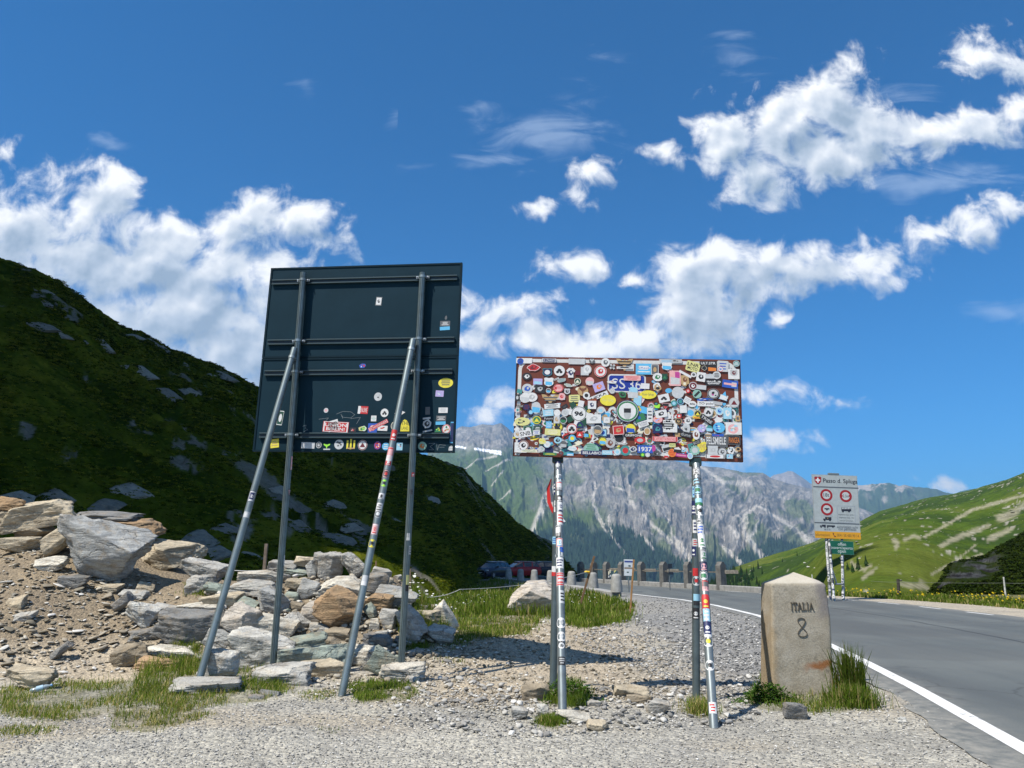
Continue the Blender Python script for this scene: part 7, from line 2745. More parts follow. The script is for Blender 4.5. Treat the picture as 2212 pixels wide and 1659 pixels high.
nog = lambda x, y: (grass_cover(x, y) < .5) | (np.random.default_rng(3).uniform(0, 1, len(x)) < .15)
stones('gravel', [(-420, 1700), (-420, 1560), (-60, 1540), (400, 1560), (640, 1510), (1100, 1480), (1600, 1500), (1900, 1480), (2300, 1640), (2300, 1700)], 30000, .006, .030, M_PEB, 41, 'grey gravel chips over the lot', nog)
stones('gravel', [(1230, 1380), (1370, 1320), (1400, 1288), (1640, 1332), (1660, 1500), (1500, 1500)], 6500, .009, .04, M_PEBD, 43, 'grey gravel chips along the road edge', nog)
stones('pebbles', [(640, 1510), (760, 1470), (900, 1400), (1180, 1340), (1400, 1390), (1500, 1500), (1100, 1540)], 5000, .008, .05, M_RUB, 45, 'tan pebbles of the trodden path', nog)
stones('rubble', [(-600, 1520), (-600, 1150), (-60, 1150), (150, 1150), (330, 1250), (480, 1330), (430, 1400), (330, 1440), (120, 1480)], 7800, .008, .06, M_RUB, 47, 'tan rubble strewn over the dirt mound', None, .5, 3.0)
stones('rubble', [(400, 1420), (440, 1270), (650, 1225), (860, 1230), (990, 1370), (900, 1470), (700, 1490), (520, 1470)], 1500, .02, .09, M_RUB, 49, 'small rubble wedged between the rocks of the pile', None, .8, 2.2)
stones('gravel', [(870, 1490), (960, 1430), (1180, 1500), (1280, 1490), (1640, 1460), (1640, 1560), (1100, 1600), (800, 1560)], 1500, .02, .085, M_PEB, 51, 'coarser stones lying round the sign posts', nog, .6, 3.0)

stones('rubble', [(-600, 1510), (-600, 1170), (-60, 1170), (150, 1190), (330, 1290), (480, 1350), (430, 1400), (330, 1440), (120, 1470)], 520, .05, .15, M_RUB, 53, 'flat shards lying on the dirt mound', None, .35, 2.0)

# single stones that can be told apart on the lot
SINGLE = [((1095, 1258, 1210, 1328), 'k', 'big cream and brown mottled boulder in the grass', 21, .75),
          ((1697, 1517, 1750, 1553), 'd', 'dark angular stone in front of the border stone', 22, .9),
          ((1198, 1537, 1282, 1562), 'p', 'pale flat stone at the foot of the near sticker-covered prop', 23, .5),
          ((1125, 1478, 1190, 1512), 'n', 'brown-grey stone left of the sticker-sign post feet', 24, .7),
          ((1325, 1482, 1410, 1512), 't', 'sandy flat stone between the two sticker-sign post pairs', 25, .5),
          ((1352, 1500, 1402, 1522), 'n', 'brownish stone in front of the sandy flat one', 26, .7),
          ((1398, 1512, 1452, 1545), 'g', 'grey triangular stone between the post pairs', 27, .8),
          ((1104, 1526, 1142, 1552), 'g', 'grey lump left of the near prop of the sticker sign', 28, .8),
          ((1158, 1520, 1186, 1546), 'w', 'white chip beside the near prop of the sticker sign', 29, .7),
          ((1268, 1556, 1318, 1580), 't', 'tan stone in front of the near sticker-sign prop', 30, .7),
          ((1265, 1510, 1300, 1528), 'g', 'small grey stone just right of the leafy clump', 31, .7),
          ((2240, 1570, 2268, 1586), 'w', 'white stone on the gravel by the road edge line', 32, .7),
          ((1938, 1548, 1962, 1560), 'w', 'small white stone on the gravel near the road edge', 33, .7),
          ((1845, 1476, 1878, 1496), 'b', 'pale blue-grey stone on the far edge of the road', 34, .8)]
for (bb, tn, lab, sd, fl) in SINGLE[:13]:
    u0, v0 = p22(bb[0], bb[1])
    u1, v1 = p22(bb[2], bb[3])
    x, y = hit(np.array([(u0 + u1) / 2]), np.array([v1]), 4.5, 60)
    Y = float(y[0])
    t = Y / ray((u0 + u1) / 2, v1)[1]
    w, h = (u1 - u0) * t / 768, (v1 - v0) * t / 768
    if u1 > 1030:
        continue
    ob = new_rock('rock' if sd != 21 else 'boulder', sd * 7, 4 if w > .5 else 3, w, w * .75, h * 1.05, np.array(TINT[tn]) * (1.0 if sd != 21 else 1.12), .1, 1, 10, .06, fl)
    ob.location = (float(x[0]), Y + w * .3, float(G0(float(x[0]), Y)) - .02)
    tag(ob, lab, 'rock')


# slate slabs breaking out of the left hill (each one stands by itself)
def on_sheet(S, u, v):
    """the point of a hill sheet seen nearest to a picture point"""
    X, Y, Z, su, ss = S
    px_, py_ = proj25(X, Y, Z)
    d = (px_ - u * 2.5) ** 2 + (py_ - v * 2.5) ** 2 + np.where(ss > 1, 1e9, 0)
    k = np.unravel_index(np.argmin(d), d.shape)
    return Vector((float(X[k]), float(Y[k]), float(Z[k])))


HZ = lambda x, y: (x * .57866, 600 + y * .57866)
SLABS = [((553, 525, 668, 592), 'grey tilted slate slab halfway up the dark hill'), ((670, 615, 775, 690), 'long slate slab below the tilted one on the dark hill'),
         ((395, 432, 498, 468), 'flat grey outcrop on the upper dark hillside'), ((58, 165, 130, 215), 'pale slate outcrop near the hilltop at the picture edge'),
         ((160, 245, 225, 285), 'small outcrop below the hilltop at the picture edge'), ((180, 200, 220, 232), 'grey boulder near the top of the dark hill'),
         ((560, 388, 620, 430), 'dark crag on the skyline of the left hill'), ((612, 405, 690, 460), 'larger dark crag on the skyline beside the first'), ((680, 440, 730, 480), 'low crag ending the skyline outcrop'),
         ((925, 552, 1015, 604), 'rounded dark crag on the skyline near the tall sign'), ((785, 615, 850, 668), 'narrow slate strip right of the long slab'),
         ((800, 1225, 925, 1335), 'large grey slate slab behind the rock pile'), ((885, 1305, 975, 1375), 'grey slab just behind the pile, left of the prop'),
         ((940, 1205, 1025, 1270), 'slate slab right of the large one behind the pile'), ((410, 1090, 500, 1170), 'leaning slate slab above the dirt mound'),
         ((0, 1045, 105, 1155), 'grey slate outcrop at the picture edge above the mound'), ((195, 1065, 300, 1125), 'dark slate ledge above the mound'),
         ((1400, 1085, 1470, 1175), 'slate slab seen between the sign posts, upper'), ((1390, 1215, 1530, 1330), 'broad slate slab seen between the sign posts, lower'),
         ((1480, 1195, 1545, 1260), 'slate ledge above the broad slab between the posts'), ((1830, 1070, 1900, 1150), 'slate outcrop right of the right post'),
         ((1265, 1195, 1335, 1250), 'slate slab just right of the left post'), ((500, 1025, 610, 1110), 'broken slate ledge on the lower hillside'), ((1180, 1045, 1250, 1100), 'slate ledge behind the left post'),
         ((1050, 1335, 1130, 1365), 'small grey slab behind the pile right of the left prop'), ((145, 330, 230, 395), 'dark broken outcrop on the upper hillside'), ((245, 375, 300, 420), 'dark boulder beside the broken outcrop'),
         ((895, 560, 925, 590), 'small pale stone left of the rounded crag'), ((355, 428, 388, 448), 'pale stone left of the flat upper outcrop'), ((1685, 1190, 1740, 1225), 'small pale slab right of the right prop')]
for k, (bb, lab) in enumerate(SLABS):
    a, b = HZ(bb[0], bb[1]), HZ(bb[2], bb[3])
    u0, v0, u1, v1 = a[0] * .4, a[1] * .4, b[0] * .4, b[1] * .4
    p = on_sheet(LH, (u0 + u1) / 2, v1 - 0.2 * (v1 - v0))
    t = p.y / 1.0
    w, h = (u1 - u0) * t / 768, (v1 - v0) * t / 768
    X_, Y_, Z_, su_, ss_ = LH
    def _hz(du, dv):
        return on_sheet(LH, (u0 + u1) / 2 + du, v1 - 0.2 * (v1 - v0) + dv)
    pa, pb, pc = _hz(-9, 0), _hz(9, 0), _hz(0, -7)
    nrm = (pb - pa).cross(pc - pa)
    nrm = nrm.normalized() if nrm.length > 1e-6 else Vector((0, 0, 1))
    if nrm.z < 0:
        nrm = -nrm
    ob = new_rock('slate_rock', 300 + k, 3, w * 1.15, h * 2.2, max(.16 * w, .12), np.array((.20, .19, .16)) * (.7 + .55 * random.Random(k).random()), .0, .8, 9, .05, 1.0)
    zq = Vector((0, 0, 1)).rotation_difference(nrm.lerp(Vector((0, -.35, .94)), .35).normalized())
    ob.rotation_mode = 'QUATERNION'
    ob.rotation_quaternion = zq @ Euler((0.10, 0.12, -0.35 + .3 * random.Random(k + 9).random())).to_quaternion()
    ob.location = p - nrm * (.05 * w)
    tag(ob, lab, 'rock', 'slate slabs on the dark hill', 'thing')

# ------------------------------------------------------------------ grass and plants
def blades(name, X, Y, H, C, label, lean=0.5, width=0.004, seed=0, zoff=-0.01, ground_z=None, kind='stuff', curl=0.5):
    """grass as separate bent blades, one object"""
    r = np.random.default_rng(seed)
    n = len(X)
    Z = (GN(X, Y) if ground_z is None else ground_z) + zoff
    az = r.uniform(0, 2 * np.pi, n)
    ln = r.uniform(0.1, 1.0, n) * lean
    dx, dy = np.cos(az), np.sin(az)
    fx = np.cos(az + 1.57 + r.uniform(-.4, .4, n))
    fy = np.sin(az + 1.57)
    w = width * r.uniform(.7, 1.4, n) * np.clip(Y / 10.0, 1, 4)
    vs = np.zeros((n, 7, 3))
    for k, (t, ww) in enumerate(((0, 1.0), (0.42, 0.85), (0.78, 0.55))):
        ox = dx * H * ln * t ** (1 + curl)
        oy = dy * H * ln * t ** (1 + curl)
        oz = H * t * (1 - 0.25 * ln * t)
        vs[:, 2 * k] = np.stack([X + ox - fx * w * ww, Y + oy - fy * w * ww, Z + oz], -1)
        vs[:, 2 * k + 1] = np.stack([X + ox + fx * w * ww, Y + oy + fy * w * ww, Z + oz], -1)
    vs[:, 6] = np.stack([X + dx * H * ln, Y + dy * H * ln, Z + H * (1 - 0.25 * ln)], -1)
    b = np.arange(n)[:, None] * 7
    tris = np.array([[0, 1, 3], [0, 3, 2], [2, 3, 5], [2, 5, 4], [4, 5, 6]])
    F = (b[:, None, :] + tris[None]).reshape(-1, 3)
    cc = np.repeat(C[:, None, :], 7, axis=1)
    o = mesh_np(name, vs.reshape(-1, 3), F, M_GRASS, cc.reshape(-1, 3))
    tag(o, label, kind=kind)
    return o


def grass_colors(n, dry, seed, dark=1.0):
    r = np.random.default_rng(seed)
    g1, g2 = np.array([.085, .150, .016]), np.array([.20, .255, .045])
    s1 = np.array([.50, .42, .18])
    t = r.uniform(0, 1, n)[:, None]
    c = g1 + (g2 - g1) * t
    d = (r.uniform(0, 1, n) < dry * 0.65)[:, None]
    c = np.where(d, s1 * (0.55 + 0.6 * t), c)
    return c * dark


GX, GY, GH, GC = [], [], [], []
for k, (poly, n, h0, h1, dry) in enumerate(GRASS_AREAS):
    if k == 8:
        continue
    q = px_points(poly, int(n * 1.15), 500 + k)
    q = q + np.random.default_rng(900 + k).normal(0, 1, q.shape) * np.array([6.0, 2.2]) * (np.random.default_rng(901 + k).uniform(0, 1, (len(q), 1)) < .4)
    x, y = hit(q[:, 0], q[:, 1], 4.5, 80, 300)
    ok = ~np.isnan(y)
    x, y = x[ok], y[ok]
    cl = fbm(x * 2.2, y * 2.2, 3, 520 + k)
    keep = np.random.default_rng(k).uniform(-.55, .5, len(x)) < cl * 1.4 + 0.08
    x, y, cl = x[keep], y[keep], cl[keep]
    r = np.random.default_rng(530 + k)
    h = 0.78 * (h0 + (h1 - h0) * r.uniform(0, 1, len(x)) ** 1.7) * (0.75 + 0.6 * np.clip(cl + .3, 0, 1))
    GX.append(x), GY.append(y), GH.append(h), GC.append(grass_colors(len(x), dry, 540 + k) * (0.85 + 0.3 * cl)[:, None])
GX, GY, GH, GC = map(np.concatenate, (GX, GY, GH, GC))
near = GY < 15
blades('grass', GX[near], GY[near], GH[near], GC[near], 'green and straw grass along the edge of the lot', 0.75, .0034, 1)
blades('grass', GX[~near], GY[~near], GH[~near], GC[~near], 'green meadow grass round the boulder and stakes', 0.55, .0045, 2)

# meadow between the path and the bollard wall
r = np.random.default_rng(61)
n = 30000
y = 24 + 46 * r.uniform(0, 1, n) ** 1.3
xr = MEADOW_X(y) - 0.15
x = xr - r.uniform(0, 1, n) * (9 + 0.12 * (y - 24))
x = np.minimum(x, xr)
cl = fbm(x * .5, y * .5, 3, 63)
keep = r.uniform(-.6, .5, n) < cl + .15
x, y = x[keep], y[keep]
blades('grass', x, y, r.uniform(.15, .5, len(x)), grass_colors(len(x), .12, 65, .8), 'dark meadow grass below the bollard wall', .5, .006, 67)
# verge beyond the road
n = 16000
y = r.uniform(14, 43, n)
x = Rroad(y) + np.interp(y, [0, 24, 34, 40], [3.3, 2.9, 2.1, 1.3]) + r.uniform(0, 1, n) ** 1.5 * 5.0
z_v = np.maximum(GN(x, y), -0.2)
blades('grass', x, y, r.uniform(.06, .22, n) * (1 + .5 * fbm(x, y, 2, 71)), grass_colors(n, .2, 73, .8), 'grass verge on the far side of the road', .5, .007, 75, ground_z=z_v)


def flower_heads(name, x, y, z, rad, col, label, center=None, seed=0):
    r = np.random.default_rng(seed)
    n = len(x)
    k = 7
    ang = np.linspace(0, 2 * np.pi, k, endpoint=False)
    tilt = r.uniform(-.9, .2, n)
    vs = np.zeros((n, k + 1, 3))
    rr = rad * r.uniform(.7, 1.3, n)
    for q in range(k):
        vs[:, q, 0] = x + rr * np.cos(ang[q])
        vs[:, q, 1] = y + rr * np.sin(ang[q]) * np.cos(tilt)
        vs[:, q, 2] = z + rr * np.sin(ang[q]) * np.abs(np.sin(tilt)) + 0.0
    vs[:, k] = np.stack([x, y, z + rr * .25], -1)
    F = np.array([[q, (q + 1) % k, k] for q in range(k)])
    FF = (np.arange(n)[:, None, None] * (k + 1) + F[None]).reshape(-1, 3)
    C = np.tile(np.array(col), (n * (k + 1), 1)) * np.repeat(r.uniform(.75, 1.1, n), k + 1)[:, None]
    o = mesh_np(name, vs.reshape(-1, 3), FF, M_GRASS, C)
    tag(o, label, kind='stuff')


q = np.vstack([px_points([(880, 1330), (900, 1240), (1010, 1250), (1090, 1290), (990, 1350)], 170, 81), px_points([(1225, 1330), (1230, 1275), (1290, 1285), (1290, 1330)], 40, 82)])
fx, fy = hit(q[:, 0], q[:, 1], 8, 80)
ok = ~np.isnan(fy)
fx, fy = fx[ok], fy[ok]
flower_heads('daisies', fx, fy, GN(fx, fy) + r.uniform(.2, .42, len(fx)), .024, (.82, .82, .80), 'white daisies dotted over the meadow', seed=84)
n = 330
fy = r.uniform(22, 41, n)
fx = Rroad(fy) + np.interp(fy, [0, 24, 34, 40], [3.3, 2.9, 2.1, 1.3]) + 0.5 + r.uniform(0, 1, n) ** 1.6 * 3.2
keepf = (fbm(fx * .8, fy * .8, 2, 88) > -.1)
fx, fy = fx[keepf], fy[keepf]
flower_heads('yellow_flowers', fx, fy, np.maximum(GN(fx, fy), -.2) + r.uniform(.12, .4, len(fx)), .034, (.62, .44, .02), 'yellow flowers along the far verge', seed=89)


def tuft(name, label, cx, cy, n, spread, h0, h1, dry, lean, width, seed, stems=0, cat='grass tuft', dark=1.0):
    rr = np.random.default_rng(seed)
    x = cx + rr.normal(0, spread, n)
    y_ = cy + rr.normal(0, spread * .7, n)
    h = rr.uniform(h0, h1, n)
    o = blades(name, x, y_, h, grass_colors(n, dry, seed, dark), label, lean, width, seed, kind='thing')
    tag(o, label, cat)
    return o


x9, y9 = hit(np.array([p22(1838, 1515)[0]]), np.array([p22(1838, 1515)[1]]))
tuft('grass_tuft', 'tall dark grass tuft with seed heads right of the border stone', float(x9[0]) + .10, float(y9[0]) + .25, 330, .10, .3, .72, .12, .5, .006, 91, dark=.55)
x9, y9 = hit(np.array([p22(1840, 1525)[0]]), np.array([p22(1840, 1525)[1]]))
tuft('grass_tuft', 'lower green grass clump at the road-side foot of the border stone', float(x9[0]) + .08, float(y9[0]) + .1, 800, .14, .08, .30, .2, .8, .005, 92, dark=.8)
x9, y9 = hit(np.array([p22(1191, 1558)[0]]), np.array([p22(1191, 1560)[1]]))
tuft('grass_tuft', 'small lone grass tuft in the gravel before the near prop', float(x9[0]), float(y9[0]), 500, .075, .05, .13, .15, .8, .0032, 93)
x9, y9 = hit(np.array([p22(1512, 1540)[0]]), np.array([p22(1512, 1540)[1]]))
tuft('grass_tuft', 'dry straw tuft between the right pair of sticker-sign posts', float(x9[0]), float(y9[0]), 420, .09, .06, .2, .7, .7, .0032, 94)


def leafy(name, label, cx, cy, n, spread, hgt, seed, col):
    """low broad-leaved herb: many small leaves on short stalks"""
    rr = np.random.default_rng(seed)
    x = cx + rr.normal(0, spread, n)
    y_ = cy + rr.normal(0, spread * .6, n)
    rad = np.hypot((x - cx) / spread, (y_ - cy) / (spread * .6)) / 2.2
    z = GN(x, y_) + hgt * rr.uniform(.1, 1, n) * np.clip(1 - rad ** 2, .1, 1)
    L = rr.uniform(.025, .055, n)
    az = rr.uniform(0, 6.283, n)
    up = rr.uniform(-.2, .8, n)
    d = np.stack([np.cos(az) * np.cos(up), np.sin(az) * np.cos(up), np.sin(up)], -1)
    s = np.stack([-np.sin(az), np.cos(az), np.zeros(n)], -1)
    p = np.stack([x, y_, z], -1)
    vs = np.stack([p, p + d * (L * .5)[:, None] + s * (L * .32)[:, None], p + d * L[:, None], p + d * (L * .5)[:, None] - s * (L * .32)[:, None]], 1)
    F = np.arange(n * 4).reshape(-1, 4)
    C = np.repeat(np.array(col)[None] * rr.uniform(.6, 1.4, n)[:, None], 4, axis=0)
    o = mesh_np(name, vs.reshape(-1, 3), F, M_GRASS, C)
    tag(o, label, 'plant')


for (px1, py1, n, sp, hg, sd, lab) in ((1228, 1508, 900, .17, .22, 101, 'leafy green clump growing at the feet of the left sticker-sign posts'),
                                       (1660, 1512, 1300, .16, .2, 102, 'bushy green herb at the lot-side foot of the border stone')):
    x9, y9 = hit(np.array([p22(px1, py1)[0]]), np.array([p22(px1, py1)[1]]))
    leafy('leafy_herb', lab, float(x9[0]), float(y9[0]), n, sp, hg, sd, (.06, .12, .02))

# heath cushions over the dark hill: one mass
def cushion(seed, n=26):
    rr = np.random.default_rng(seed)
    th, ph = rr.uniform(0, 6.283, n), np.arccos(rr.uniform(0.0, 1, n))
    c = np.stack([np.sin(ph) * np.cos(th), np.sin(ph) * np.sin(th), np.cos(ph) * .75], -1) * rr.uniform(.5, 1, n)[:, None]
    a = rr.normal(size=(n, 3))
    b = rr.normal(size=(n, 3))
    a /= np.linalg.norm(a, axis=1)[:, None]
    b = np.cross(a, b)
    b /= np.linalg.norm(b, axis=1)[:, None]
    s = rr.uniform(.25, .5, n)[:, None]
    V = np.stack([c - a * s * .6, c + b * s * .5, c + a * s * .6, c - b * s * .5], 1).reshape(-1, 3)
    return mesh_np('cushion', V, np.arange(n * 4).reshape(-1, 4), M_CUSH, link=False)


M_CUSH, NC = material('heath_leaves')
oi_ = NC.n('ShaderNodeObjectInfo')
cc_ = NC.ramp(oi_.outputs['Random'], [(0, (.014, .025, .002)), (.4, (.038, .060, .004)), (.7, (.085, .10, .007)), (1, (.17, .175, .016))])
dd_ = NC.n('ShaderNodeBsdfDiffuse')
NC.link(cc_, dd_.inputs[0])
oo_ = NC.n('ShaderNodeOutputMaterial')
NC.link(dd_.outputs[0], oo_.inputs[0])
CUSH = [cushion(k) for k in range(4)]
M_SHADEH, NK = material('shade_tinted_heath_leaves')  # darker copy of the heath leaves, shade on the knoll put into colour
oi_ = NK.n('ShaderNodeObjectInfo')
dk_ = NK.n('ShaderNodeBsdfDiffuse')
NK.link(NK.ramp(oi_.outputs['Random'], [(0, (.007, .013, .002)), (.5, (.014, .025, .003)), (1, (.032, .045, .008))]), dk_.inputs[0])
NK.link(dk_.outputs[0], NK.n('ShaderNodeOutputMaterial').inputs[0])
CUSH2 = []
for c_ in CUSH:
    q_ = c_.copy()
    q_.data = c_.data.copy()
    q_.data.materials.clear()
    q_.data.materials.append(M_SHADEH)
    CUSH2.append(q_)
X, Y, Z, su, ss = LH
m_ = (ss < 1.0) & (su > -30) & (su < 590)
rm_ = lh_rockmask(X, Y, su, ss)
# points spread evenly in view, jittered off the sheet's own grid
r = np.random.default_rng(111)
ii = np.argwhere(m_ & (rm_ < .5))
pick = ii[r.integers(0, len(ii), 70000)]
px_ = X[pick[:, 0], pick[:, 1]] + r.normal(0, .15, len(pick))
py_ = Y[pick[:, 0], pick[:, 1]] + r.normal(0, .15, len(pick))
pz_ = Z[pick[:, 0], pick[:, 1]]
cl = fbm(px_ * .35, py_ * .35, 3, 113)
sc = (0.07 + .13 * r.uniform(0, 1, len(pick)) ** 1.5) * (1 + .6 * cl) * np.clip(py_ / 60, .6, 1.5)
keep = r.uniform(-.7, .5, len(pick)) < cl + .1
scatter('heath', np.stack([px_, py_, pz_ - .03], -1)[keep], np.stack([sc * 1.3, sc * 1.3, sc], -1)[keep], np.stack([np.zeros(len(pick)), np.zeros(len(pick)), r.uniform(0, 6.28, len(pick))], -1)[keep], CUSH, label='dark alpine heath covering the left hill')
X, Y, Z, su, ss = KN
ii = np.argwhere((ss < 1.0) & (su < 1060))
pick = ii[r.integers(0, len(ii), 4200)]
px_, py_, pz_ = (q[pick[:, 0], pick[:, 1]] for q in (X, Y, Z))
sc = .10 + .18 * r.uniform(0, 1, len(pick))
keep = ~((su[pick[:, 0], pick[:, 1]] < 1000) & (ss[pick[:, 0], pick[:, 1]] > .4) & (ss[pick[:, 0], pick[:, 1]] < .9))
scatter('heath', np.stack([px_, py_, pz_ - .03], -1)[keep], np.stack([sc * 1.3, sc * 1.3, sc], -1)[keep], np.stack([np.zeros(len(pick)), np.zeros(len(pick)), r.uniform(0, 6.28, len(pick))], -1)[keep], CUSH2, label='heath on the rocky knoll, leaf colour darkened for shade')

# pale stones over the pasture hill
X, Y, Z, su, ss = RH
ii = np.argwhere((ss < .9) & (ss > .02) & (su > 800) & (su < 1040))
pick = ii[r.integers(0, len(ii), 800)]
px_, py_, pz_ = (q[pick[:, 0], pick[:, 1]] for q in (X, Y, Z))
cl = fbm(px_ * .05, py_ * .05, 3, 117)
keep = cl + r.uniform(-.3, .3, len(pick)) > .02
sc = np.clip(.10 + .5 * r.uniform(0, 1, len(pick)) ** 4, 0, 1) * np.clip(py_ / 120, .5, 2.2)
scatter('pasture_stones', np.stack([px_, py_, pz_], -1)[keep], np.stack([sc * 1.4, sc, sc * .7], -1)[keep], np.stack([np.zeros(len(pick)), np.zeros(len(pick)), r.uniform(0, 6.28, len(pick))], -1)[keep], srcs(stone_mat('pale_stone', (.16, .155, .12), (.25, .24, .19), (.34, .325, .27))), label='pale stones scattered over the pasture hill')


# ---- conifers
def conifer(mb, p, h, w, r_, col, tiers=5, n=7):
    base = Vector(p)
    for k in range(tiers):
        t0 = .08 + .82 * k / tiers
        t1 = min(1.0, t0 + .38)
        rad = w * (1 - t0) * r_.uniform(.8, 1.1)
        apex = base + Vector((0, 0, h * t1))
        ring_ = []
        for q in range(n):
            a = 6.283 * (q + .5 * (k % 2)) / n + r_.uniform(-.2, .2)
            rr = rad * r_.uniform(.65, 1.1)
            ring_.append(base + Vector((rr * math.cos(a), rr * math.sin(a), h * (t0 - r_.uniform(0, .05)))))
        c = tuple(x * r_.uniform(.7, 1.25) for x in col)
        mb.add([apex] + ring_, [(0, 1 + q, 1 + (q + 1) % n) for q in range(n)], c)


M_NEEDLE, NN = material('spruce_needles')
dn_ = NN.n('ShaderNodeBsdfDiffuse')
NN.link(attr(NN), dn_.inputs[0])
NN.link(dn_.outputs[0], NN.n('ShaderNodeOutputMaterial').inputs[0])
X, Y, Z, su, ss = RH
rr_ = random.Random(4)
fm = MB()
ii = np.argwhere((ss < 1.0) & (su > 672) & (su < 800))
pk = ii[r.integers(0, len(ii), 3200)]
for a, b in pk:
    u_ = su[a, b]
    if rr_.random() > (1 if u_ < 735 else max(0.01, 1 - (u_ - 735) / 25)):
        continue
    if u_ > 735 and ss[a, b] > .75:
        continue
    hgt = rr_.uniform(2.2, 5.0)
    conifer(fm, (X[a, b], Y[a, b], Z[a, b] - .3), hgt, hgt * .2, rr_, (.018, .036, .014), 4, 5)
o = fm.build('forest', M_NEEDLE)
tag(o, 'dark spruce wood on the slope behind the stone barrier', kind='stuff')
X, Y, Z, su, ss = MT
ppx, ppy = proj25(X, Y, Z)
fmask = (ppy > FORESTV(ppx) + 6) & (ss < .8) & (ppx > 1330) & (ppx < 2150)
st_ = np.full(X.shape, 1e9)
for pts, wd in GULLIES:
    st_ = np.minimum(st_, polydist(ppx, ppy, pts)[0] / wd)
ii = np.argwhere(fmask & (st_ > 1.4))
pk = ii[r.integers(0, len(ii), 7000)]
n = len(pk)
x, y, z = (q[pk[:, 0], pk[:, 1]] for q in (X, Y, Z))
x = x + r.uniform(-4, 4, n)
hh = r.uniform(16, 30, n)
k = 5
ang = np.linspace(0, 2 * np.pi, k, endpoint=False)
vs = np.zeros((n, k + 1, 3))
for q in range(k):
    vs[:, q] = np.stack([x + hh * .2 * np.cos(ang[q]), y + hh * .2 * np.sin(ang[q]), z - 2], -1)
vs[:, k] = np.stack([x, y, z + hh], -1)
F = np.array([[q, (q + 1) % k, k] for q in range(k)])
C = np.repeat(np.array([.020, .036, .022])[None] * r.uniform(.6, 1.4, n)[:, None], k + 1, axis=0)
o = mesh_np('forest', vs.reshape(-1, 3), (np.arange(n)[:, None, None] * (k + 1) + F[None]).reshape(-1, 3), M_NEEDLE, C)
tag(o, 'dense dark forest over the lower slopes of the grey mountain', kind='stuff')
M_BARK = M_WOOD
for k, (u_, v_, lab) in enumerate(((848, 571, 'small dark spruce on the pasture just right of the pass sign'), (853, 573, 'second small spruce right of the pass sign on the pasture'), (866, 566, 'lone little spruce farther up the pasture'), (858, 569, 'spruce between the pair and the lone one on the pasture'))):
    p = on_sheet(RH, u_, v_)
    e = empty('spruce_tree', p)
    tag(e, lab, 'tree', 'little spruces on the pasture')
    hgt = p.y * 8.0 / 768 * (1.1 + .2 * k % 2)
    tr = MB()
    tr.tube((0, 0, -.3), (0, 0, hgt * .5), hgt * .03, hgt * .015, 8, (.10, .07, .05))
    tr.build('trunk', M_BARK, e)
    cr = MB()
    conifer(cr, (0, 0, 0), hgt, hgt * .26, rr_, (.022, .045, .016), 6, 9)
    cr.build('crown', M_NEEDLE, e)

# ------------------------------------------------------------------ stakes, cord, fence poles, notice, bottle
def stake(label, top, bot, Y, w, col, name='wooden_stake', Yb=None, sink=.25, mat=None):
    Yb = Yb or Y
    a, b = at(*bot, Yb), at(*top, Y)
    o = empty(name, a) if False else None
    mb = MB()
    d = (b - a).normalized()
    a2 = a - d * sink
    z = d
    x = Vector((1, 0, 0)) - z * z.x
    x.normalize()
    R = Matrix((x, z.cross(x), z)).transposed()
    mb.box((a2 + b) / 2, (w, w * .7, (b - a2).length), col, R, w * .08)
    ob = mb.build(name, mat or M_WOOD, None, Matrix.Translation(-a))
    ob.location = a
    tag(ob, label, 'stake')
    return a, b


Z6 = lambda x, y: ((1150 + x * .18083) * .4, (1370 + y * .18083) * .4)
Z7 = lambda x, y: ((1500 + x * .18083) * .4, (1370 + y * .18083) * .4)
ls = stake('brown wooden stake leaning in the grass with a yellow insulator', Z6(1857, 112), Z6(1642, 855), 27.6, .075, (.17, .105, .06))
ls2 = stake('upright orange-brown stake at the edge of the gravel', Z7(467, 160), Z7(424, 800), 28.8, .062, (.36, .20, .085))
q4 = lambda x, y: tuple(c * .4 for c in Q4(x, y))
s3 = stake('grey-brown stake rising behind the right end of the rock pile', q4(1655, 230), q4(1667, 520), 20.5, .075, (.20, .15, .10))
s4 = stake('weathered stake behind the left shoulder of the rock pile', q4(525, 30), q4(500, 330), 21.5, .085, (.20, .16, .125))
s5 = stake('small thin stake behind the pile just right of the right prop', q4(1392, 165), q4(1385, 300), 30.0, .06, (.22, .15, .09))


def cord(name, label, pts, r_, col, sag=.05):
    mb = MB()
    full = []
    for a, b in zip(pts[:-1], pts[1:]):
        for k in range(12):
            t = k / 12
            p = a + (b - a) * t
            full.append(p - Vector((0, 0, sag * 4 * t * (1 - t))))
    full.append(pts[-1])
    mb.path(full, r_, 5, col)
    o = mb.build(name, M_DULL)
    tag(o, label, 'fence')


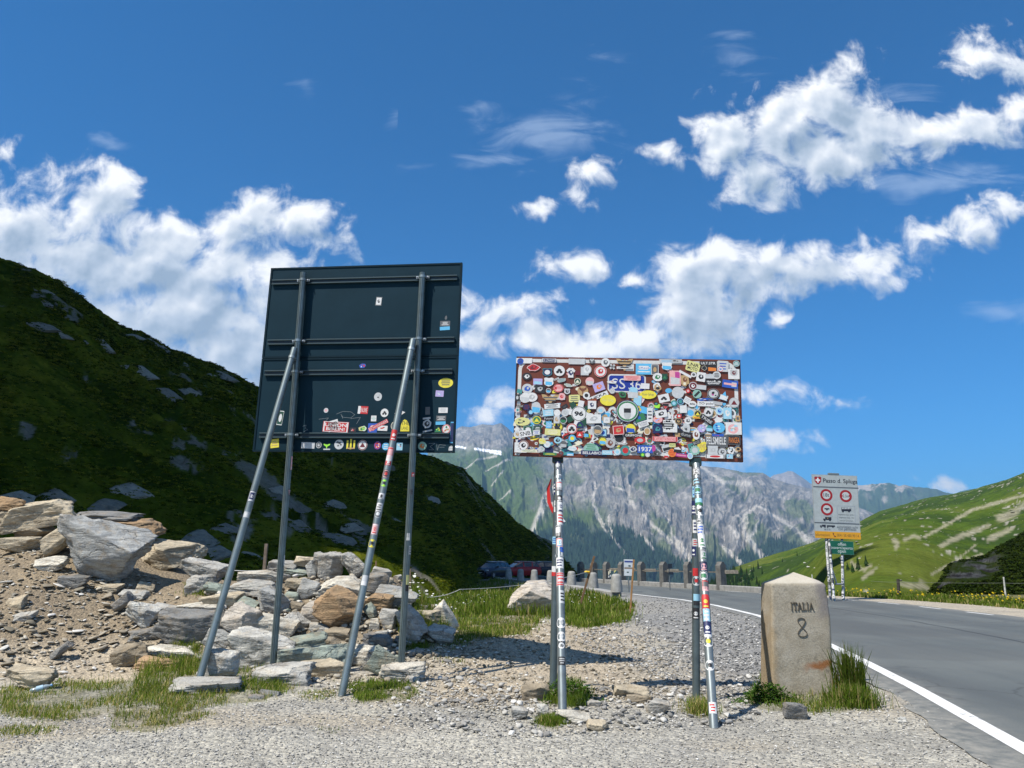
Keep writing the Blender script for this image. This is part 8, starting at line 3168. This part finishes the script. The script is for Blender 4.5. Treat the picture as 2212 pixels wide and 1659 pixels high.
ins = at(*Z6(1763, 330), 27.5)
cord('electric_fence_line', 'white electric fence cord running from the leaning stake past the rock pile', [ins, at(*Z6(0, 572), 21.0), at(*q4(1668, 432), 20.4)], .0055, (.62, .63, .62), .12)
cord('electric_fence_line', 'white fence cord running behind the pile to the weathered stake', [at(*q4(500, 240), 21.4), at(*q4(100, 216), 21.8), at(*q4(-150, 205), 22.2)], .009, (.62, .63, .62), .05)
mb = MB()
mb.tube(ins + Vector((-.05, 0, 0)), ins + Vector((.07, 0, 0)), .045, .03, 10, (.75, .48, .02))
mb.tube(ins + Vector((-.11, 0, .0)), ins + Vector((-.05, 0, 0)), .02, .045, 10, (.75, .48, .02))
o = mb.build('insulator', M_DULL)
tag(o, 'yellow plastic insulator on the leaning brown stake', 'insulator')
for (tp, bt, Y_, w_, col_, lab, nm) in ((ZT(2010, 1155), ZT(2030, 1360), 37, .085, (.55, .55, .52), 'white leaning marker pole on the far verge', 'marker_pole'),
                                        (ZT(968, 1175), ZT(970, 1350), 38.5, .17, (.06, .055, .045), 'dark old fence post on the far verge', 'fence_post'),
                                        (ZT(118, 1130), ZT(122, 1200), 52, .07, (.6, .6, .58), 'thin white pole rising behind the border stone', 'marker_pole')):
    a, b = at(*bt, Y_), at(*tp, Y_)
    mb = MB()
    mb.tube(a - Vector((0, 0, .5)), b, w_ / 2, w_ / 2 * .85, 8, col_)
    ob = mb.build(nm, M_WOOD, None, Matrix.Translation(-a))
    ob.location = a
    tag(ob, lab, 'pole')
cord('fence_wire', 'thin wire strung along the far verge', [at(*ZT(700, 1195), 39), at(*ZT(968, 1205), 38.4), at(*ZT(2015, 1215), 36.9), at(*ZT(2300, 1212), 36)], .006, (.15, .16, .15), .02)

# notice board seen past the barrier
YN = 43.0
e = empty('notice_board', (at(*Z7(395, 400), YN).x, YN, 0))
tag(e, 'white notice board standing behind the upright orange-brown stake', 'sign')
BN = Board(Z7(330, 155), Z7(462, 158), Z7(462, 388), Z7(330, 385), YN, YN, e.location.copy())
nb_ = board_panel('panel', BN.w, -BN.h / 2, BN.h / 2, e, BN.to_root(), (.60, .64, .66), M_STEELP, .04, .015, .002)
d = Deco()
d.fill(tf(shape('r'), BN.w * .86, BN.h * .10, 0, 0, BN.h * .36), -.004, (.03, .06, .25))
d.fill(tf(shape('b', 3), BN.w * .35, BN.h * .12, 0, BN.w * .1, BN.h * .1), -.004, (.04, .08, .10))
d.fill(tf(shape('r'), BN.w * .9, BN.h * .10, 0, 0, -BN.h * .03), -.004, (.25, .20, .15))
d.fill(tf(shape('b', 5), BN.w * .3, BN.h * .10, 0, -BN.w * .1, -BN.h * .28), -.004, (.05, .09, .08))
ob = d.mb.build('print', M_VINYL, e)
ob.matrix_local = BN.to_root()
mb = MB()
mb.tube((0, .06, -.3), (0, .06, BN.c.z), .04, .04, 10, (.25, .27, .28))
mb.build('pole', M_GALV, e)
# back of a small road sign by the barrier
YB = 46.0
e = empty('road_sign', (at(*Z7(968, 500), YB).x, YB, 0))
tag(e, 'dark back of two small plates on a pole beside the barrier', 'road sign')
for (x0, y0, x1, y1) in ((938, 218, 1000, 282), (948, 330, 1014, 366)):
    a, b = at(*Z7(x0, y0), YB), at(*Z7(x1, y1), YB)
    mb = MB()
    mb.box(((a + b) / 2) - e.location, (abs(b.x - a.x), .03, abs(a.z - b.z)), (.012, .02, .035), None, .004)
    mb.build('plate', M_STEELP, e)
mb = MB()
mb.tube((0, .05, -.3), (0, .05, at(*Z7(968, 225), YB).z), .03, .03, 10, (.2, .22, .23))
mb.build('pole', M_GALV, e)
# strips of torn white tape on the barrier
for k, (x, y, w, h, col) in enumerate(((130, 335, 30, 45, 'C'), (205, 322, 24, 24, 'Q'), (132, 390, 36, 26, 'Z'))):
    c = at(*Z7(x, y), 36.5)
    kx = .18083 * .4 * 36.0 / 768
    mb = MB()
    pts = [c + Vector((q * w * kx * .5, .03 * math.sin(3 * q), (q * .35 + s * .5) * h * kx)) for s in (-1, 1) for q in (-1, -.3, .3, 1)]
    mb.add(pts, [(i, i + 1, 5 + i, 4 + i) for i in range(3)], PAL[col])
    o = mb.build('tape_strip', M_VINYL)
    tag(o, ('pale torn tape flapping by the largest bollard', 'yellowish tape scrap just left of the largest bollard', 'white tape scrap low by the barrier posts')[k], 'tape')

# plastic bottle thrown in the grass
bx, by = hit(np.array([p25(*Q3(232, 1225))[0]]), np.array([p25(*Q3(232, 1225))[1]]))
bx, by = float(bx[0]), float(by[0])
e = empty('plastic_bottle', (bx, by, float(GN(np.array([bx]), np.array([by]))[0]) + .05), (0, -.25, .35))
tag(e, 'crumpled clear plastic bottle lying in the grass by the mound', 'bottle')
M_PET, NP_ = material('clear_plastic')
pb = principled(NP_, (.50, .62, .70), .12, 0, None, .6)
pb.inputs['Transmission Weight'].default_value = .55
prof = [(-.115, .0), (-.113, .028), (-.10, .034), (-.06, .031), (-.03, .034), (0, .030), (.04, .034), (.07, .030), (.095, .016), (.11, .013)]
mb = MB()
n = 14
vs = [Vector((x, r0 * math.cos(6.283 * q / n), r0 * math.sin(6.283 * q / n) * .85)) for x, r0 in prof for q in range(n)]
mb.add(vs, [(a * n + q, a * n + (q + 1) % n, (a + 1) * n + (q + 1) % n, (a + 1) * n + q) for a in range(len(prof) - 1) for q in range(n)], (.5, .6, .7), True)
mb.build('body', M_PET, e)
mb = MB()
mb.tube((.108, 0, 0), (.128, 0, 0), .016, .016, 12, (.12, .30, .55))
mb.build('cap', M_DULL, e)
mb = MB()
mb.tube((-.045, 0, 0), (.03, 0, 0), .0352, .0352, 14, (.30, .45, .55), cap=False)
mb.build('label_band', M_DULL, e)

make_haze()
